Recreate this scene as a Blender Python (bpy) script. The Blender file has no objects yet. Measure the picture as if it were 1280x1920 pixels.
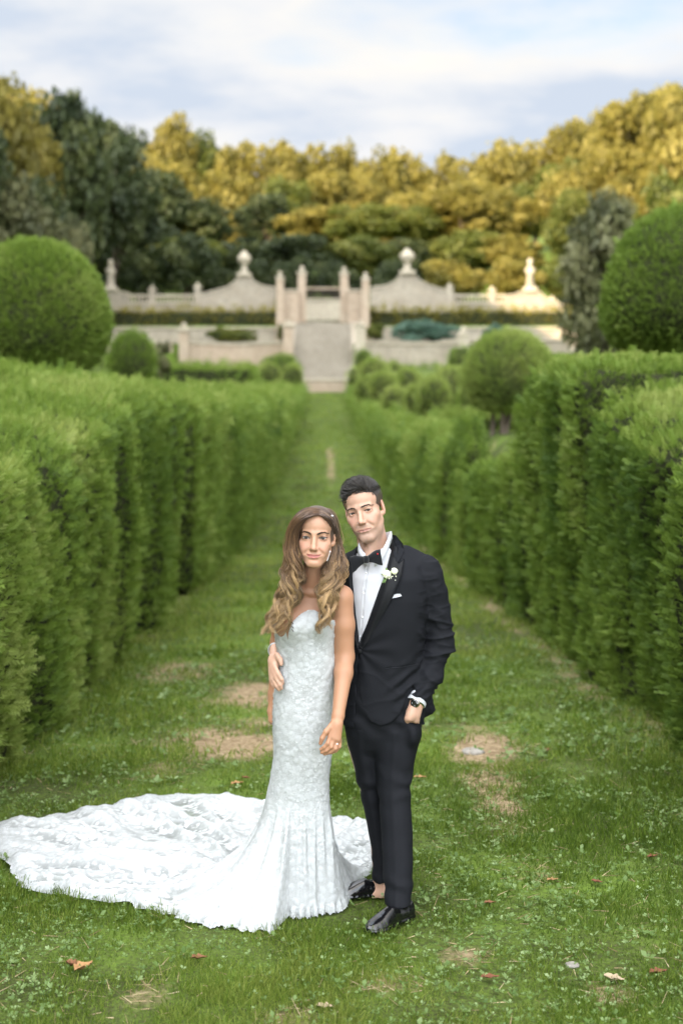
import bpy, math, random
import numpy as np
from mathutils import Vector, Matrix
from mathutils.bvhtree import BVHTree

# ------------------------------------------------------------------ camera, sky, sun, exposure
SC = bpy.context.scene
COL = SC.collection
R = math.radians
FPX, EYE, HOR = 2667.0, 2.046, 780.0          # focal length in photo pixels, eye height, horizon row of the photograph

cam_d = bpy.data.cameras.new('camera')
cam = bpy.data.objects.new('camera', cam_d); COL.objects.link(cam)
cam_d.sensor_fit = 'VERTICAL'; cam_d.sensor_height = 36.0; cam_d.sensor_width = 24.0
cam_d.lens = FPX / 1920 * 36.0
cam_d.shift_y = -(960 - HOR) / 1920.0
cam.location = (0, 0, EYE); cam.rotation_euler = (R(90), 0, 0)
cam_d.clip_start = 0.1; cam_d.clip_end = 3000
cam_d.dof.use_dof = True; cam_d.dof.focus_distance = 5.85; cam_d.dof.aperture_fstop = 1.9
SC.camera = cam

SUN_EL, SUN_AZ = R(23), R(40)                  # light travels towards (+sin, +cos) of SUN_AZ
sun_dir = Vector((-math.sin(SUN_AZ) * math.cos(SUN_EL), -math.cos(SUN_AZ) * math.cos(SUN_EL), math.sin(SUN_EL)))
W = bpy.data.worlds.new('World'); SC.world = W; W.use_nodes = True
nt = W.node_tree; nt.nodes.clear()
def wn(t, **k):
    n = nt.nodes.new(t)
    for a, v in k.items(): setattr(n, a, v)
    return n
out = wn('ShaderNodeOutputWorld'); bgA = wn('ShaderNodeBackground'); bgB = wn('ShaderNodeBackground'); mixs = wn('ShaderNodeMixShader')
sky = wn('ShaderNodeTexSky', sky_type='NISHITA', sun_disc=False, sun_elevation=SUN_EL, sun_rotation=math.atan2(sun_dir.x, sun_dir.y))
sky.altitude = 200; sky.dust_density = 1.5
nt.links.new(sky.outputs[0], bgA.inputs[0]); bgA.inputs[1].default_value = 0.052
tc = wn('ShaderNodeTexCoord')
# clouds: stretched noise on the sky direction, flattened towards the horizon like real cloud decks
sep = wn('ShaderNodeSeparateXYZ'); nt.links.new(tc.outputs['Generated'], sep.inputs[0])
addz = wn('ShaderNodeMath', operation='ADD'); nt.links.new(sep.outputs[2], addz.inputs[0]); addz.inputs[1].default_value = 0.16
absz = wn('ShaderNodeMath', operation='MAXIMUM'); nt.links.new(addz.outputs[0], absz.inputs[0]); absz.inputs[1].default_value = 0.05
dx = wn('ShaderNodeMath', operation='DIVIDE'); dy = wn('ShaderNodeMath', operation='DIVIDE')
nt.links.new(sep.outputs[0], dx.inputs[0]); nt.links.new(absz.outputs[0], dx.inputs[1])
nt.links.new(sep.outputs[1], dy.inputs[0]); nt.links.new(absz.outputs[0], dy.inputs[1])
cmb = wn('ShaderNodeCombineXYZ'); nt.links.new(dx.outputs[0], cmb.inputs[0]); nt.links.new(dy.outputs[0], cmb.inputs[1])
mp = wn('ShaderNodeMapping'); mp.inputs['Location'].default_value = (1.9, 0.65, 0); mp.inputs['Scale'].default_value = (1.0, 1.25, 1)
nt.links.new(cmb.outputs[0], mp.inputs[0])
nz = wn('ShaderNodeTexNoise'); nz.inputs['Scale'].default_value = 1.15; nz.inputs['Detail'].default_value = 7; nz.inputs['Roughness'].default_value = 0.52
nt.links.new(mp.outputs[0], nz.inputs[0])
nz2 = wn('ShaderNodeTexNoise'); nz2.inputs['Scale'].default_value = 2.3; nz2.inputs['Detail'].default_value = 5
mp2 = wn('ShaderNodeMapping'); mp2.inputs['Location'].default_value = (7.1, 2.2, 4); nt.links.new(cmb.outputs[0], mp2.inputs[0]); nt.links.new(mp2.outputs[0], nz2.inputs[0])
cov = wn('ShaderNodeValToRGB'); cov.color_ramp.elements[0].position = 0.30; cov.color_ramp.elements[1].position = 0.47
nt.links.new(nz.outputs[0], cov.inputs[0])
shade = wn('ShaderNodeValToRGB')
e = shade.color_ramp.elements
e[0].position = 0.40; e[0].color = (1.10, 1.03, 0.92, 1)
e[1].position = 0.62; e[1].color = (0.66, 0.74, 0.86, 1)
e2 = shade.color_ramp.elements.new(0.53); e2.color = (0.90, 0.91, 0.93, 1)
mxn = wn('ShaderNodeMath', operation='MULTIPLY_ADD'); nt.links.new(nz2.outputs[0], mxn.inputs[0]); mxn.inputs[1].default_value = 0.35
sub = wn('ShaderNodeMath', operation='MULTIPLY_ADD'); nt.links.new(nz.outputs[0], sub.inputs[0]); sub.inputs[1].default_value = 0.9; sub.inputs[2].default_value = -0.1
nt.links.new(sub.outputs[0], mxn.inputs[2]); nt.links.new(mxn.outputs[0], shade.inputs[0])
# clouds glow towards the sun (forward scattering)
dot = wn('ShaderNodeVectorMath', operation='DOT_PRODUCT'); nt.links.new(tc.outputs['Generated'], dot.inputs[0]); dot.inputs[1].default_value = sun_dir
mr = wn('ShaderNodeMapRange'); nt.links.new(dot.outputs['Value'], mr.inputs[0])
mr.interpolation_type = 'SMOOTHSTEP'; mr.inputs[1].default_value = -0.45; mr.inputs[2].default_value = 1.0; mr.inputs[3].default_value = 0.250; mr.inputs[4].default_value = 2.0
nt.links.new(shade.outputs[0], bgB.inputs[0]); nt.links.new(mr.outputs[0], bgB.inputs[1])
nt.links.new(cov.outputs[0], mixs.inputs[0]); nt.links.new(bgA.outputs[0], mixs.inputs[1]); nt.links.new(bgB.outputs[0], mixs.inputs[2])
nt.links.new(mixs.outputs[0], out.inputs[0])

sun_d = bpy.data.lights.new('sun', 'SUN'); sun_d.energy = 3.3; sun_d.angle = R(0.5); sun_d.color = (1.0, 0.76, 0.46)
sun = bpy.data.objects.new('sun', sun_d); COL.objects.link(sun)
sun.rotation_euler = (-sun_dir).to_track_quat('-Z', 'Y').to_euler(); sun.location = (-60, -60, 60)

SC.render.engine = 'CYCLES'
SC.view_settings.view_transform = 'Standard'; SC.view_settings.look = 'None'
SC.view_settings.exposure = 2.03; SC.view_settings.gamma = 1.0; SC.view_settings.use_curve_mapping = False
SC.cycles.use_denoising = True
try: SC.cycles.denoiser = 'OPENIMAGEDENOISE'
except Exception: pass
SC.cycles.max_bounces = 8; SC.cycles.transparent_max_bounces = 16
SC.cycles.caustics_reflective = False; SC.cycles.caustics_refractive = False
SC.cycles.sample_clamp_indirect = 6

# ------------------------------------------------------------------ helpers
rng = np.random.default_rng(7)
random.seed(7)
def at(px, py, Y):
    """world point seen at photo pixel (px, py) at distance Y"""
    return np.array([(px - 640.0) * Y / FPX, Y, EYE - (py - HOR) * Y / FPX])
def smooth(a, b, x):
    t = np.clip((np.asarray(x, float) - a) / (b - a), 0, 1); return t * t * (3 - 2 * t)
def _hash(ix, iy, iz, seed):
    h = (ix.astype(np.int64) * 374761393 + iy.astype(np.int64) * 668265263 + iz.astype(np.int64) * 2147483647 + seed * 1274126177) & 0xFFFFFFFF
    h = ((h ^ (h >> 13)) * 1274126177) & 0xFFFFFFFF
    h = ((h ^ (h >> 16)) * 2246822519) & 0xFFFFFFFF
    return ((h ^ (h >> 15)) & 0xFFFFFF) / float(0xFFFFFF)
def vnoise(P, seed=0):
    """smooth value noise in [-1, 1] at points P (N,3)"""
    P = np.asarray(P, float); i = np.floor(P).astype(np.int64); f = P - i
    u = f * f * f * (f * (f * 6 - 15) + 10)
    r = 0.0
    for a in (0, 1):
        wx = u[:, 0] if a else 1 - u[:, 0]
        for b in (0, 1):
            wy = u[:, 1] if b else 1 - u[:, 1]
            for c in (0, 1):
                wz = u[:, 2] if c else 1 - u[:, 2]
                r = r + wx * wy * wz * _hash(i[:, 0] + a, i[:, 1] + b, i[:, 2] + c, seed)
    return r * 2 - 1
def fbm(P, seed=0, oct=3, gain=.5):
    P = np.asarray(P, float); r = 0; a = 1.0; s = 0
    for k in range(oct):
        r = r + a * vnoise(P * 2.0 ** k + 17.3 * k, seed + k); s += a; a *= gain
    return r / s
def p3(x, y, z=0.0):
    x = np.asarray(x, float); return np.stack([x, np.broadcast_to(y, x.shape), np.broadcast_to(z, x.shape)], -1)

def build(name, V, F, mat, parent=None, attrs=None, smooth_=True, origin=None, corner_attr=None):
    """one mesh object; F is an int array (n,3)/(n,4) or a list of such; V in world space; parent's location is subtracted"""
    V = np.asarray(V, np.float32).reshape(-1, 3)
    Fs = [np.asarray(f, np.int32) for f in (F if isinstance(F, list) else [F]) if len(f)]
    o0 = np.array(parent.get('_org', (0, 0, 0)) if parent is not None else (origin if origin is not None else (0, 0, 0)), np.float32)
    me = bpy.data.meshes.new(name)
    me.vertices.add(len(V)); me.vertices.foreach_set('co', (V - o0).ravel())
    nl = sum(f.size for f in Fs); npoly = sum(len(f) for f in Fs)
    me.loops.add(nl); me.polygons.add(npoly)
    me.loops.foreach_set('vertex_index', np.concatenate([f.ravel() for f in Fs]))
    starts = []; c = 0
    for f in Fs:
        starts.append(c + np.arange(len(f)) * f.shape[1]); c += f.size
    me.polygons.foreach_set('loop_start', np.concatenate(starts).astype(np.int32))
    me.polygons.foreach_set('use_smooth', np.full(npoly, smooth_))
    for k, v in (attrs or {}).items():
        v = np.asarray(v, np.float32)
        if v.ndim == 2:
            a = me.attributes.new(k, 'FLOAT_COLOR', 'POINT')
            if v.shape[1] == 3: v = np.concatenate([v, np.ones((len(v), 1), np.float32)], 1)
            a.data.foreach_set('color', v.ravel())
        else:
            a = me.attributes.new(k, 'FLOAT', 'POINT'); a.data.foreach_set('value', v)
    me.update(calc_edges=True); me.validate(verbose=False)
    mats = mat if isinstance(mat, (list, tuple)) else [mat]
    for m in mats: me.materials.append(m)
    o = bpy.data.objects.new(name, me); COL.objects.link(o)
    if parent is not None: o.parent = parent
    elif origin is not None: o.location = [float(x) for x in o0]; o['_org'] = [float(x) for x in o0]
    return o
def tag(o, label=None, cat=None, group=None, kind=None):
    if label: o['label'] = label
    if cat: o['category'] = cat
    if group: o['group'] = group
    if kind: o['kind'] = kind
    return o
def thing(name, loc, label, cat, group=None):
    o = bpy.data.objects.new(name, None); COL.objects.link(o); o.empty_display_size = .2
    o.location = [float(x) for x in loc]; o['_org'] = [float(x) for x in loc]
    return tag(o, label, cat, group)
def copy_tree(o, loc=None, rz=None, sc=None, label=None):
    c = o.copy(); COL.objects.link(c)
    if loc is not None: c.location = [float(x) for x in loc]; c['_org'] = [float(x) for x in loc]
    if rz is not None: c.rotation_euler = (0, 0, rz)
    if sc is not None: c.scale = sc if hasattr(sc, '__len__') else (sc, sc, sc)
    if label: c['label'] = label
    for ch in list(o.children):
        d = ch.copy(); COL.objects.link(d); d.parent = c
        for g in list(ch.children):
            h = g.copy(); COL.objects.link(h); h.parent = d
    return c

def grid_faces(nu, nv, closed_u=False, closed_v=False):
    iu = np.arange(nu if closed_u else nu - 1); iv = np.arange(nv if closed_v else nv - 1)
    a, b = np.meshgrid(iu, iv, indexing='ij'); a = a.ravel(); b = b.ravel()
    a2 = (a + 1) % nu; b2 = (b + 1) % nv
    return np.stack([a * nv + b, a2 * nv + b, a2 * nv + b2, a * nv + b2], -1)
def box(x0, x1, y0, y1, z0, z1):
    V = np.array([(x, y, z) for x in (x0, x1) for y in (y0, y1) for z in (z0, z1)], float)
    F = np.array([(0, 1, 3, 2), (4, 6, 7, 5), (0, 4, 5, 1), (2, 3, 7, 6), (0, 2, 6, 4), (1, 5, 7, 3)])
    return V, F
def bevel_box(x0, x1, y0, y1, z0, z1, b):
    Vs = []
    for z, i in ((z0, b), (z0 + b, 0), (z1 - b, 0), (z1, b)):
        Vs += [(x0 + i, y0 + b, z), (x0 + b, y0 + i, z), (x1 - b, y0 + i, z), (x1 - i, y0 + b, z), (x1 - i, y1 - b, z), (x1 - b, y1 - i, z), (x0 + b, y1 - i, z), (x0 + i, y1 - b, z)]
    F = [(r * 8 + k, r * 8 + (k + 1) % 8, (r + 1) * 8 + (k + 1) % 8, (r + 1) * 8 + k) for r in range(3) for k in range(8)]
    F += [(0, 7, 6, 1), (1, 6, 5, 2), (2, 5, 4, 3), (24, 25, 30, 31), (25, 26, 29, 30), (26, 27, 28, 29)]
    return np.array(Vs, float), np.array(F)
def join(parts):
    V = []; F3 = []; F4 = []; n = 0
    for v, f in parts:
        f = np.asarray(f); (F4 if f.shape[1] == 4 else F3).append(f + n); V.append(v); n += len(v)
    F = []
    if F4: F.append(np.concatenate(F4))
    if F3: F.append(np.concatenate(F3))
    return np.concatenate(V), F
def lathe(profile, n=20, c=(0, 0, 0)):
    pr = np.array(profile, float); a = np.arange(n) / n * 2 * math.pi
    V = np.stack([pr[:, None, 0] * np.cos(a) + c[0], pr[:, None, 0] * np.sin(a) + c[1], np.repeat(pr[:, 1:2], n, 1) + c[2]], -1).reshape(-1, 3)
    return V, grid_faces(len(pr), n, closed_v=True)
def tubes(paths, radii, ns=6, closed_tip=True):
    """paths (n, m, 3), radii (n, m) -> tubes joined; returns V, F, (index of path, t along) per vertex"""
    P = np.asarray(paths, float); n, m, _ = P.shape; Rr = np.broadcast_to(np.asarray(radii, float), (n, m))
    T = np.gradient(P, axis=1); T /= np.linalg.norm(T, axis=2, keepdims=True) + 1e-9
    ref = np.where(np.abs(T[..., 2:3]) > .9, np.array([1., 0, 0]), np.array([0., 0, 1.]))
    A = np.cross(T, ref); A /= np.linalg.norm(A, axis=2, keepdims=True) + 1e-9
    # keep frames continuous
    for k in range(1, m):
        a = A[:, k - 1] - T[:, k] * np.sum(A[:, k - 1] * T[:, k], 1, keepdims=True)
        A[:, k] = a / (np.linalg.norm(a, axis=1, keepdims=True) + 1e-9)
    B = np.cross(T, A)
    an = np.arange(ns) / ns * 2 * math.pi
    V = P[:, :, None] + Rr[:, :, None, None] * (np.cos(an)[:, None] * A[:, :, None] + np.sin(an)[:, None] * B[:, :, None])
    base = grid_faces(m, ns, closed_v=True)
    F = (base[None] + (np.arange(n) * m * ns)[:, None, None]).reshape(-1, 4)
    idx = np.repeat(np.arange(n), m * ns); t = np.tile(np.repeat(np.linspace(0, 1, m), ns), n)
    Fs = [F]
    if closed_tip:
        caps = []
        for r in (0, m - 1):
            c0 = np.arange(ns) + r * ns
            order = c0 if r else c0[::-1]
            caps.append(np.stack([np.full(ns - 2, order[0]), order[1:-1], order[2:]], -1))
        caps = np.concatenate(caps); Fs.append((caps[None] + (np.arange(n) * m * ns)[:, None, None]).reshape(-1, 3))
    return V.reshape(-1, 3), Fs, idx, t
def rand_rot(n, up=None, spread=1.0, r=None):
    """n rotation matrices whose third column leans from `up` (n,3) by random tilt"""
    r = r or rng
    d = r.normal(size=(n, 3)); d /= np.linalg.norm(d, axis=1, keepdims=True)
    z = d if up is None else up + spread * d
    z = z / (np.linalg.norm(z, axis=1, keepdims=True) + 1e-9)
    h = r.normal(size=(n, 3)); x = np.cross(h, z); x /= np.linalg.norm(x, axis=1, keepdims=True) + 1e-9
    y = np.cross(z, x)
    return np.stack([x, y, z], -1)
def scatter(T, F, pos, rot, scale, tone):
    """copies of a template (k,3)/(f,j) -> V, F, tone per vertex"""
    sc = np.asarray(scale); sc = sc[:, None, None] if sc.ndim == 1 else sc[:, None, :]
    V = np.einsum('nij,nkj->nki', rot, np.broadcast_to(T, (len(pos),) + T.shape) * sc) + pos[:, None, :]
    FF = (F[None] + (np.arange(len(pos)) * len(T))[:, None, None]).reshape(-1, F.shape[1])
    return V.reshape(-1, 3), FF, np.repeat(tone, len(T))

# ------------------------------------------------------------------ materials
def new_mat(name):
    m = bpy.data.materials.new(name); m.use_nodes = True
    n = m.node_tree.nodes; l = m.node_tree.links
    return m, n, l, n['Principled BSDF']
def leaf_mat(name, dark, mid, light, trans=0.35, rough=.55, attr='tone'):
    m, n, l, b = new_mat(name)
    a = n.new('ShaderNodeAttribute'); a.attribute_name = attr
    r = n.new('ShaderNodeValToRGB'); r.color_ramp.elements[0].color = (*dark, 1); r.color_ramp.elements[1].color = (*light, 1)
    k = r.color_ramp.elements.new(.5); k.color = (*mid, 1)
    l.new(a.outputs['Fac'], r.inputs[0]); l.new(r.outputs[0], b.inputs['Base Color'])
    b.inputs['Roughness'].default_value = rough; b.inputs['Specular IOR Level'].default_value = .3
    tr = n.new('ShaderNodeBsdfTranslucent'); l.new(r.outputs[0], tr.inputs[0])
    mx = n.new('ShaderNodeMixShader'); mx.inputs[0].default_value = trans
    l.new(b.outputs[0], mx.inputs[1]); l.new(tr.outputs[0], mx.inputs[2])
    l.new(mx.outputs[0], n['Material Output'].inputs[0])
    return m
def plain_mat(name, col, rough=.6, spec=.4, metal=0, noise=None, bump=None, coat=0, sheen=0):
    """noise=(scale, colour2, contrast): soft mottling; bump=(scale, strength)"""
    m, n, l, b = new_mat(name)
    b.inputs['Base Color'].default_value = (*col, 1); b.inputs['Roughness'].default_value = rough
    b.inputs['Specular IOR Level'].default_value = spec; b.inputs['Metallic'].default_value = metal
    b.inputs['Coat Weight'].default_value = coat; b.inputs['Sheen Weight'].default_value = sheen
    tcn = n.new('ShaderNodeTexCoord')
    if noise:
        t = n.new('ShaderNodeTexNoise'); t.inputs['Scale'].default_value = noise[0]; t.inputs['Detail'].default_value = 6; t.inputs['Roughness'].default_value = .6
        l.new(tcn.outputs['Object'], t.inputs[0])
        r = n.new('ShaderNodeValToRGB'); w = noise[2] if len(noise) > 2 else .15
        r.color_ramp.elements[0].position = .5 - w; r.color_ramp.elements[1].position = .5 + w
        r.color_ramp.elements[0].color = (*col, 1); r.color_ramp.elements[1].color = (*noise[1], 1)
        l.new(t.outputs[0], r.inputs[0]); l.new(r.outputs[0], b.inputs['Base Color'])
    if bump:
        t2 = n.new('ShaderNodeTexNoise'); t2.inputs['Scale'].default_value = bump[0]; t2.inputs['Detail'].default_value = 5
        l.new(tcn.outputs['Object'], t2.inputs[0])
        bp = n.new('ShaderNodeBump'); bp.inputs['Strength'].default_value = bump[1]; bp.inputs['Distance'].default_value = .01
        l.new(t2.outputs[0], bp.inputs['Height']); l.new(bp.outputs[0], b.inputs['Normal'])
    return m
def attr_mat(name, attr='col', rough=.5, spec=.4, sss=0, bump=None):
    m, n, l, b = new_mat(name)
    a = n.new('ShaderNodeAttribute'); a.attribute_name = attr
    l.new(a.outputs['Color'], b.inputs['Base Color']); b.inputs['Roughness'].default_value = rough; b.inputs['Specular IOR Level'].default_value = spec
    if sss:
        b.inputs['Subsurface Weight'].default_value = sss; b.inputs['Subsurface Radius'].default_value = (.012, .005, .003); b.inputs['Subsurface Scale'].default_value = 1.0
    if bump:
        tcn = n.new('ShaderNodeTexCoord')
        t2 = n.new('ShaderNodeTexNoise'); t2.inputs['Scale'].default_value = bump[0]; t2.inputs['Detail'].default_value = 5
        l.new(tcn.outputs['Object'], t2.inputs[0])
        bp = n.new('ShaderNodeBump'); bp.inputs['Strength'].default_value = bump[1]; bp.inputs['Distance'].default_value = .003
        l.new(t2.outputs[0], bp.inputs['Height']); l.new(bp.outputs[0], b.inputs['Normal'])
    return m
# ------------------------------------------------------------------ the ground
AX = -1.72                                            # axis of the stair and the garden theatre
def xc(Y): return np.clip(-0.0113 * (np.asarray(Y, float) - 8.8), -1.42, 0.05)      # centre of the grass walk
_py = np.array([-400, 0, 9, 12.3, 17.3, 27, 37.5, 45, 52, 70, 89.4, 107, 124.4, 200])
_pz = np.array([0, 0, 0, -.2, -.42, -.72, -.91, -.72, -.29, .5, 1.37, 2.7, 4.15, 9])
_fy = np.linspace(-60, 210, 1081); _k = np.hanning(33); _k /= _k.sum()
_fz = np.convolve(np.pad(np.interp(_fy, _py, _pz), 16, mode='edge'), _k, mode='valid')
def walk_z(Y): return np.interp(Y, _fy, _fz)
ST_Y0, ST_Y1, ST_Z0, ST_Z1 = 124.9, 134.0, 5.32, 10.75    # stair run
def ground_z(X, Y):
    X = np.asarray(X, float); Y = np.asarray(Y, float); d = np.abs(X - xc(Y))
    z = walk_z(Y) + 2.3 * smooth(2.9, 5.0, d) * smooth(15, 20, Y)
    # terraces of the garden theatre, held by the stone walls
    da = np.abs(X - AX)
    t = z.copy()
    t = np.where(Y > 118, z + (6.1 - z) * smooth(118, 123, Y) * smooth(2.7, 3.0, da), z)
    t = np.where(Y > 126.6 + 3.6 * np.sin(np.pi * np.clip((da - 2.9) / 10.2, 0, 1)), np.where(da > 2.75, 8.5, walk_z(np.minimum(Y, 125))), t)
    t = np.where((Y > 134.2), 10.6, t)
    t = np.where((Y > 139.4), np.where(da < 3.0, 10.9, 12.6), t)
    t = np.where(Y > 146, 12.6 + 10 * smooth(146, 178, Y) + 36 * smooth(178, 420, Y), t)
    # wooded slopes to both sides and behind, then an added shading hill
    s = 13 * smooth(26, 75, np.abs(X + 2)) * smooth(95, 150, Y) + 6 * smooth(30, 80, X) * smooth(40, 120, Y)
    left = 53 * smooth(24, 50, -X) * (1 - smooth(100, 128, Y)) * smooth(-150, -90, Y)  # unseen hill out of frame, added to shade the couple and the walk
    return t + s + left
def bare(X, Y):
    """0..1 worn earth: patches where the photograph shows straw and trodden soil"""
    b = np.zeros_like(np.asarray(X, float))
    for (px, py, rx, ry, a) in ((425, 1382, 115, 34, 1.0), (480, 1272, 95, 30, .75), (500, 1335, 60, 14, .6), (905, 1405, 62, 50, 1.0), (925, 1465, 60, 36, .7), (930, 1500, 50, 30, .6), (945, 1555, 70, 30, .35),
                             (730, 1850, 80, 30, .35), (270, 1880, 60, 30, .35), (1010, 1630, 90, 40, .3), (870, 1790, 60, 22, .4), (1150, 1860, 60, 26, .45), (560, 1905, 60, 26, .5), (320, 1220, 80, 22, .55), (300, 1440, 60, 24, .4)):
        Yp = FPX * EYE / (py - HOR)
        cx = (px - 640) * Yp / FPX; wx = rx * Yp / FPX; wy = ry * Yp * Yp / (FPX * EYE)
        q = ((X - cx) / wx) ** 2 + ((Y - Yp) / wy) ** 2
        b = np.maximum(b, a * np.exp(-q * 1.1))
    b = np.maximum(b, .42 * np.exp(-((X - xc(Y) - .12) / .20) ** 2) * smooth(46, 56, Y) * (1 - smooth(64, 76, Y)))
    e = np.abs(X - xc(Y))
    b = np.maximum(b, .30 * smooth(1.75, 2.15, e) * (1 - smooth(4.5, 5, e)) * (1 - smooth(30, 50, Y)))
    n = fbm(p3(X * 3.1, Y * 3.1), 3, 3)
    n2 = fbm(p3(X * 9, Y * 9), 5, 2)
    return np.clip(b * (1.0 + .9 * n + .5 * n2) + .16 * np.maximum(n + .3 * n2 - .25, 0) * 2, 0, 1)
def axis_pts(*segs):
    a = [np.arange(s, e, st) for s, e, st in segs]; return np.unique(np.round(np.concatenate(a + [[segs[-1][1]]]), 4))
gx = axis_pts((-420, -80, 20), (-80, -24, 2.0), (-24, -6, .5), (-6, -3, .15), (-3, 3, .085), (3, 6, .15), (6, 24, .5), (24, 80, 2.), (80, 420, 20))
gx = np.unique(np.concatenate([gx, [AX - 2.75, AX - 2.74, AX + 2.74, AX + 2.75]]))
gy = axis_pts((-420, -160, 20), (-160, 0, 4), (0, 4, .4), (4, 12, .085), (12, 24, .25), (24, 60, .6), (60, 118, 1.2), (118, 150, .4), (150, 200, 3), (200, 700, 20))
gy = np.unique(np.concatenate([gy, [126.58, 126.61, 134.18, 134.21, 139.38, 139.41]]))
GX, GY = np.meshgrid(gx, gy, indexing='ij'); fx, fy_ = GX.ravel(), GY.ravel()
gz = ground_z(fx, fy_)
gz = gz + .02 * fbm(p3(fx * 1.3, fy_ * 1.3), 11, 3) * (1 - smooth(30, 60, fy_))
gb = bare(fx, fy_)
gm, n, l, b = new_mat('turf_soil')
a = n.new('ShaderNodeAttribute'); a.attribute_name = 'bare'
tcn = n.new('ShaderNodeTexCoord')
def noise_node(n, l, tcn, s, d=6, r=.6):
    t = n.new('ShaderNodeTexNoise'); t.inputs['Scale'].default_value = s; t.inputs['Detail'].default_value = d; t.inputs['Roughness'].default_value = r
    l.new(tcn.outputs['Object'], t.inputs[0]); return t
t1 = noise_node(n, l, tcn, .9); t2 = noise_node(n, l, tcn, 22, 8)
g1 = n.new('ShaderNodeValToRGB'); g1.color_ramp.elements[0].position = .35; g1.color_ramp.elements[1].position = .7
g1.color_ramp.elements[0].color = (.045, .055, .016, 1); g1.color_ramp.elements[1].color = (.105, .165, .024, 1)
t3 = noise_node(n, l, tcn, 60, 5)
m3 = n.new('ShaderNodeMath'); m3.operation = 'MULTIPLY_ADD'; l.new(t3.outputs[0], m3.inputs[0]); m3.inputs[1].default_value = .9; m3.inputs[2].default_value = -.45
m4 = n.new('ShaderNodeMath'); m4.operation = 'ADD'; l.new(t1.outputs[0], m4.inputs[0]); l.new(m3.outputs[0], m4.inputs[1]); l.new(m4.outputs[0], g1.inputs[0])
d1 = n.new('ShaderNodeValToRGB'); d1.color_ramp.elements[0].position = .3; d1.color_ramp.elements[1].position = .72
d1.color_ramp.elements[0].color = (.13, .085, .045, 1); d1.color_ramp.elements[1].color = (.36, .28, .175, 1)
l.new(t2.outputs[0], d1.inputs[0])
ma = n.new('ShaderNodeMath'); ma.operation = 'MULTIPLY_ADD'; l.new(t2.outputs[0], ma.inputs[0]); ma.inputs[1].default_value = .5; ma.inputs[2].default_value = -.25
mb = n.new('ShaderNodeMath'); mb.operation = 'ADD'; l.new(ma.outputs[0], mb.inputs[0]); l.new(a.outputs['Fac'], mb.inputs[1])
mr_ = n.new('ShaderNodeMapRange'); mr_.inputs[1].default_value = .15; mr_.inputs[2].default_value = .5; l.new(mb.outputs[0], mr_.inputs[0])
mx = n.new('ShaderNodeMix'); mx.data_type = 'RGBA'; l.new(mr_.outputs[0], mx.inputs[0]); l.new(g1.outputs[0], mx.inputs[6]); l.new(d1.outputs[0], mx.inputs[7])
l.new(mx.outputs[2], b.inputs['Base Color']); b.inputs['Roughness'].default_value = .9; b.inputs['Specular IOR Level'].default_value = .15
bp = n.new('ShaderNodeBump'); bp.inputs['Strength'].default_value = .6; bp.inputs['Distance'].default_value = .02; l.new(t2.outputs[0], bp.inputs['Height']); l.new(bp.outputs[0], b.inputs['Normal'])
tag(build('ground', np.stack([fx, fy_, gz], -1), grid_faces(len(gx), len(gy)), gm, attrs={'bare': gb}), kind='structure')
def gz_at(X, Y):
    X = np.asarray(X, float); Y = np.asarray(Y, float)
    return ground_z(X, Y) + .02 * fbm(p3(np.atleast_1d(X) * 1.3, np.atleast_1d(Y) * 1.3), 11, 3) * (1 - smooth(30, 60, Y))

# outline of the train on the grass (world X, Y), used to keep the blades from piercing the tulle
TRAIN_PX = [(637, 1711), (610, 1716), (580, 1722), (541, 1724), (524, 1742), (508, 1752), (487, 1748), (465, 1752), (440, 1745), (415, 1743), (395, 1738), (377, 1743), (350, 1738), (328, 1726), (306, 1721), (273, 1716), (240, 1710),
            (196, 1703), (153, 1700), (104, 1686), (70, 1681), (38, 1672), (34, 1650), (22, 1626), (0, 1612), (-26, 1590), (-22, 1566), (0, 1553), (40, 1546), (82, 1536), (137, 1526), (180, 1521), (213, 1519), (224, 1512), (235, 1504), (268, 1497), (301, 1493),
            (333, 1491), (383, 1500), (410, 1506), (437, 1508), (495, 1511), (560, 1520), (623, 1538), (660, 1545), (689, 1552), (697, 1575), (698, 1600), (697, 1625), (692, 1645), (667, 1660), (652, 1690)]
def ground_pt(px, py):
    Y = FPX * EYE / (py - HOR); return (px - 640) * Y / FPX, Y
TRAIN = np.array([ground_pt(*p) for p in TRAIN_PX])
def in_poly(x, y, poly):
    x = np.asarray(x); y = np.asarray(y); r = np.zeros(x.shape, bool); j = len(poly) - 1
    for i in range(len(poly)):
        xi, yi = poly[i]; xj, yj = poly[j]
        if yi != yj:
            r ^= ((yi > y) != (yj > y)) & (x < (xj - xi) * (y - yi) / (yj - yi) + xi)
        j = i
    return r

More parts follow.
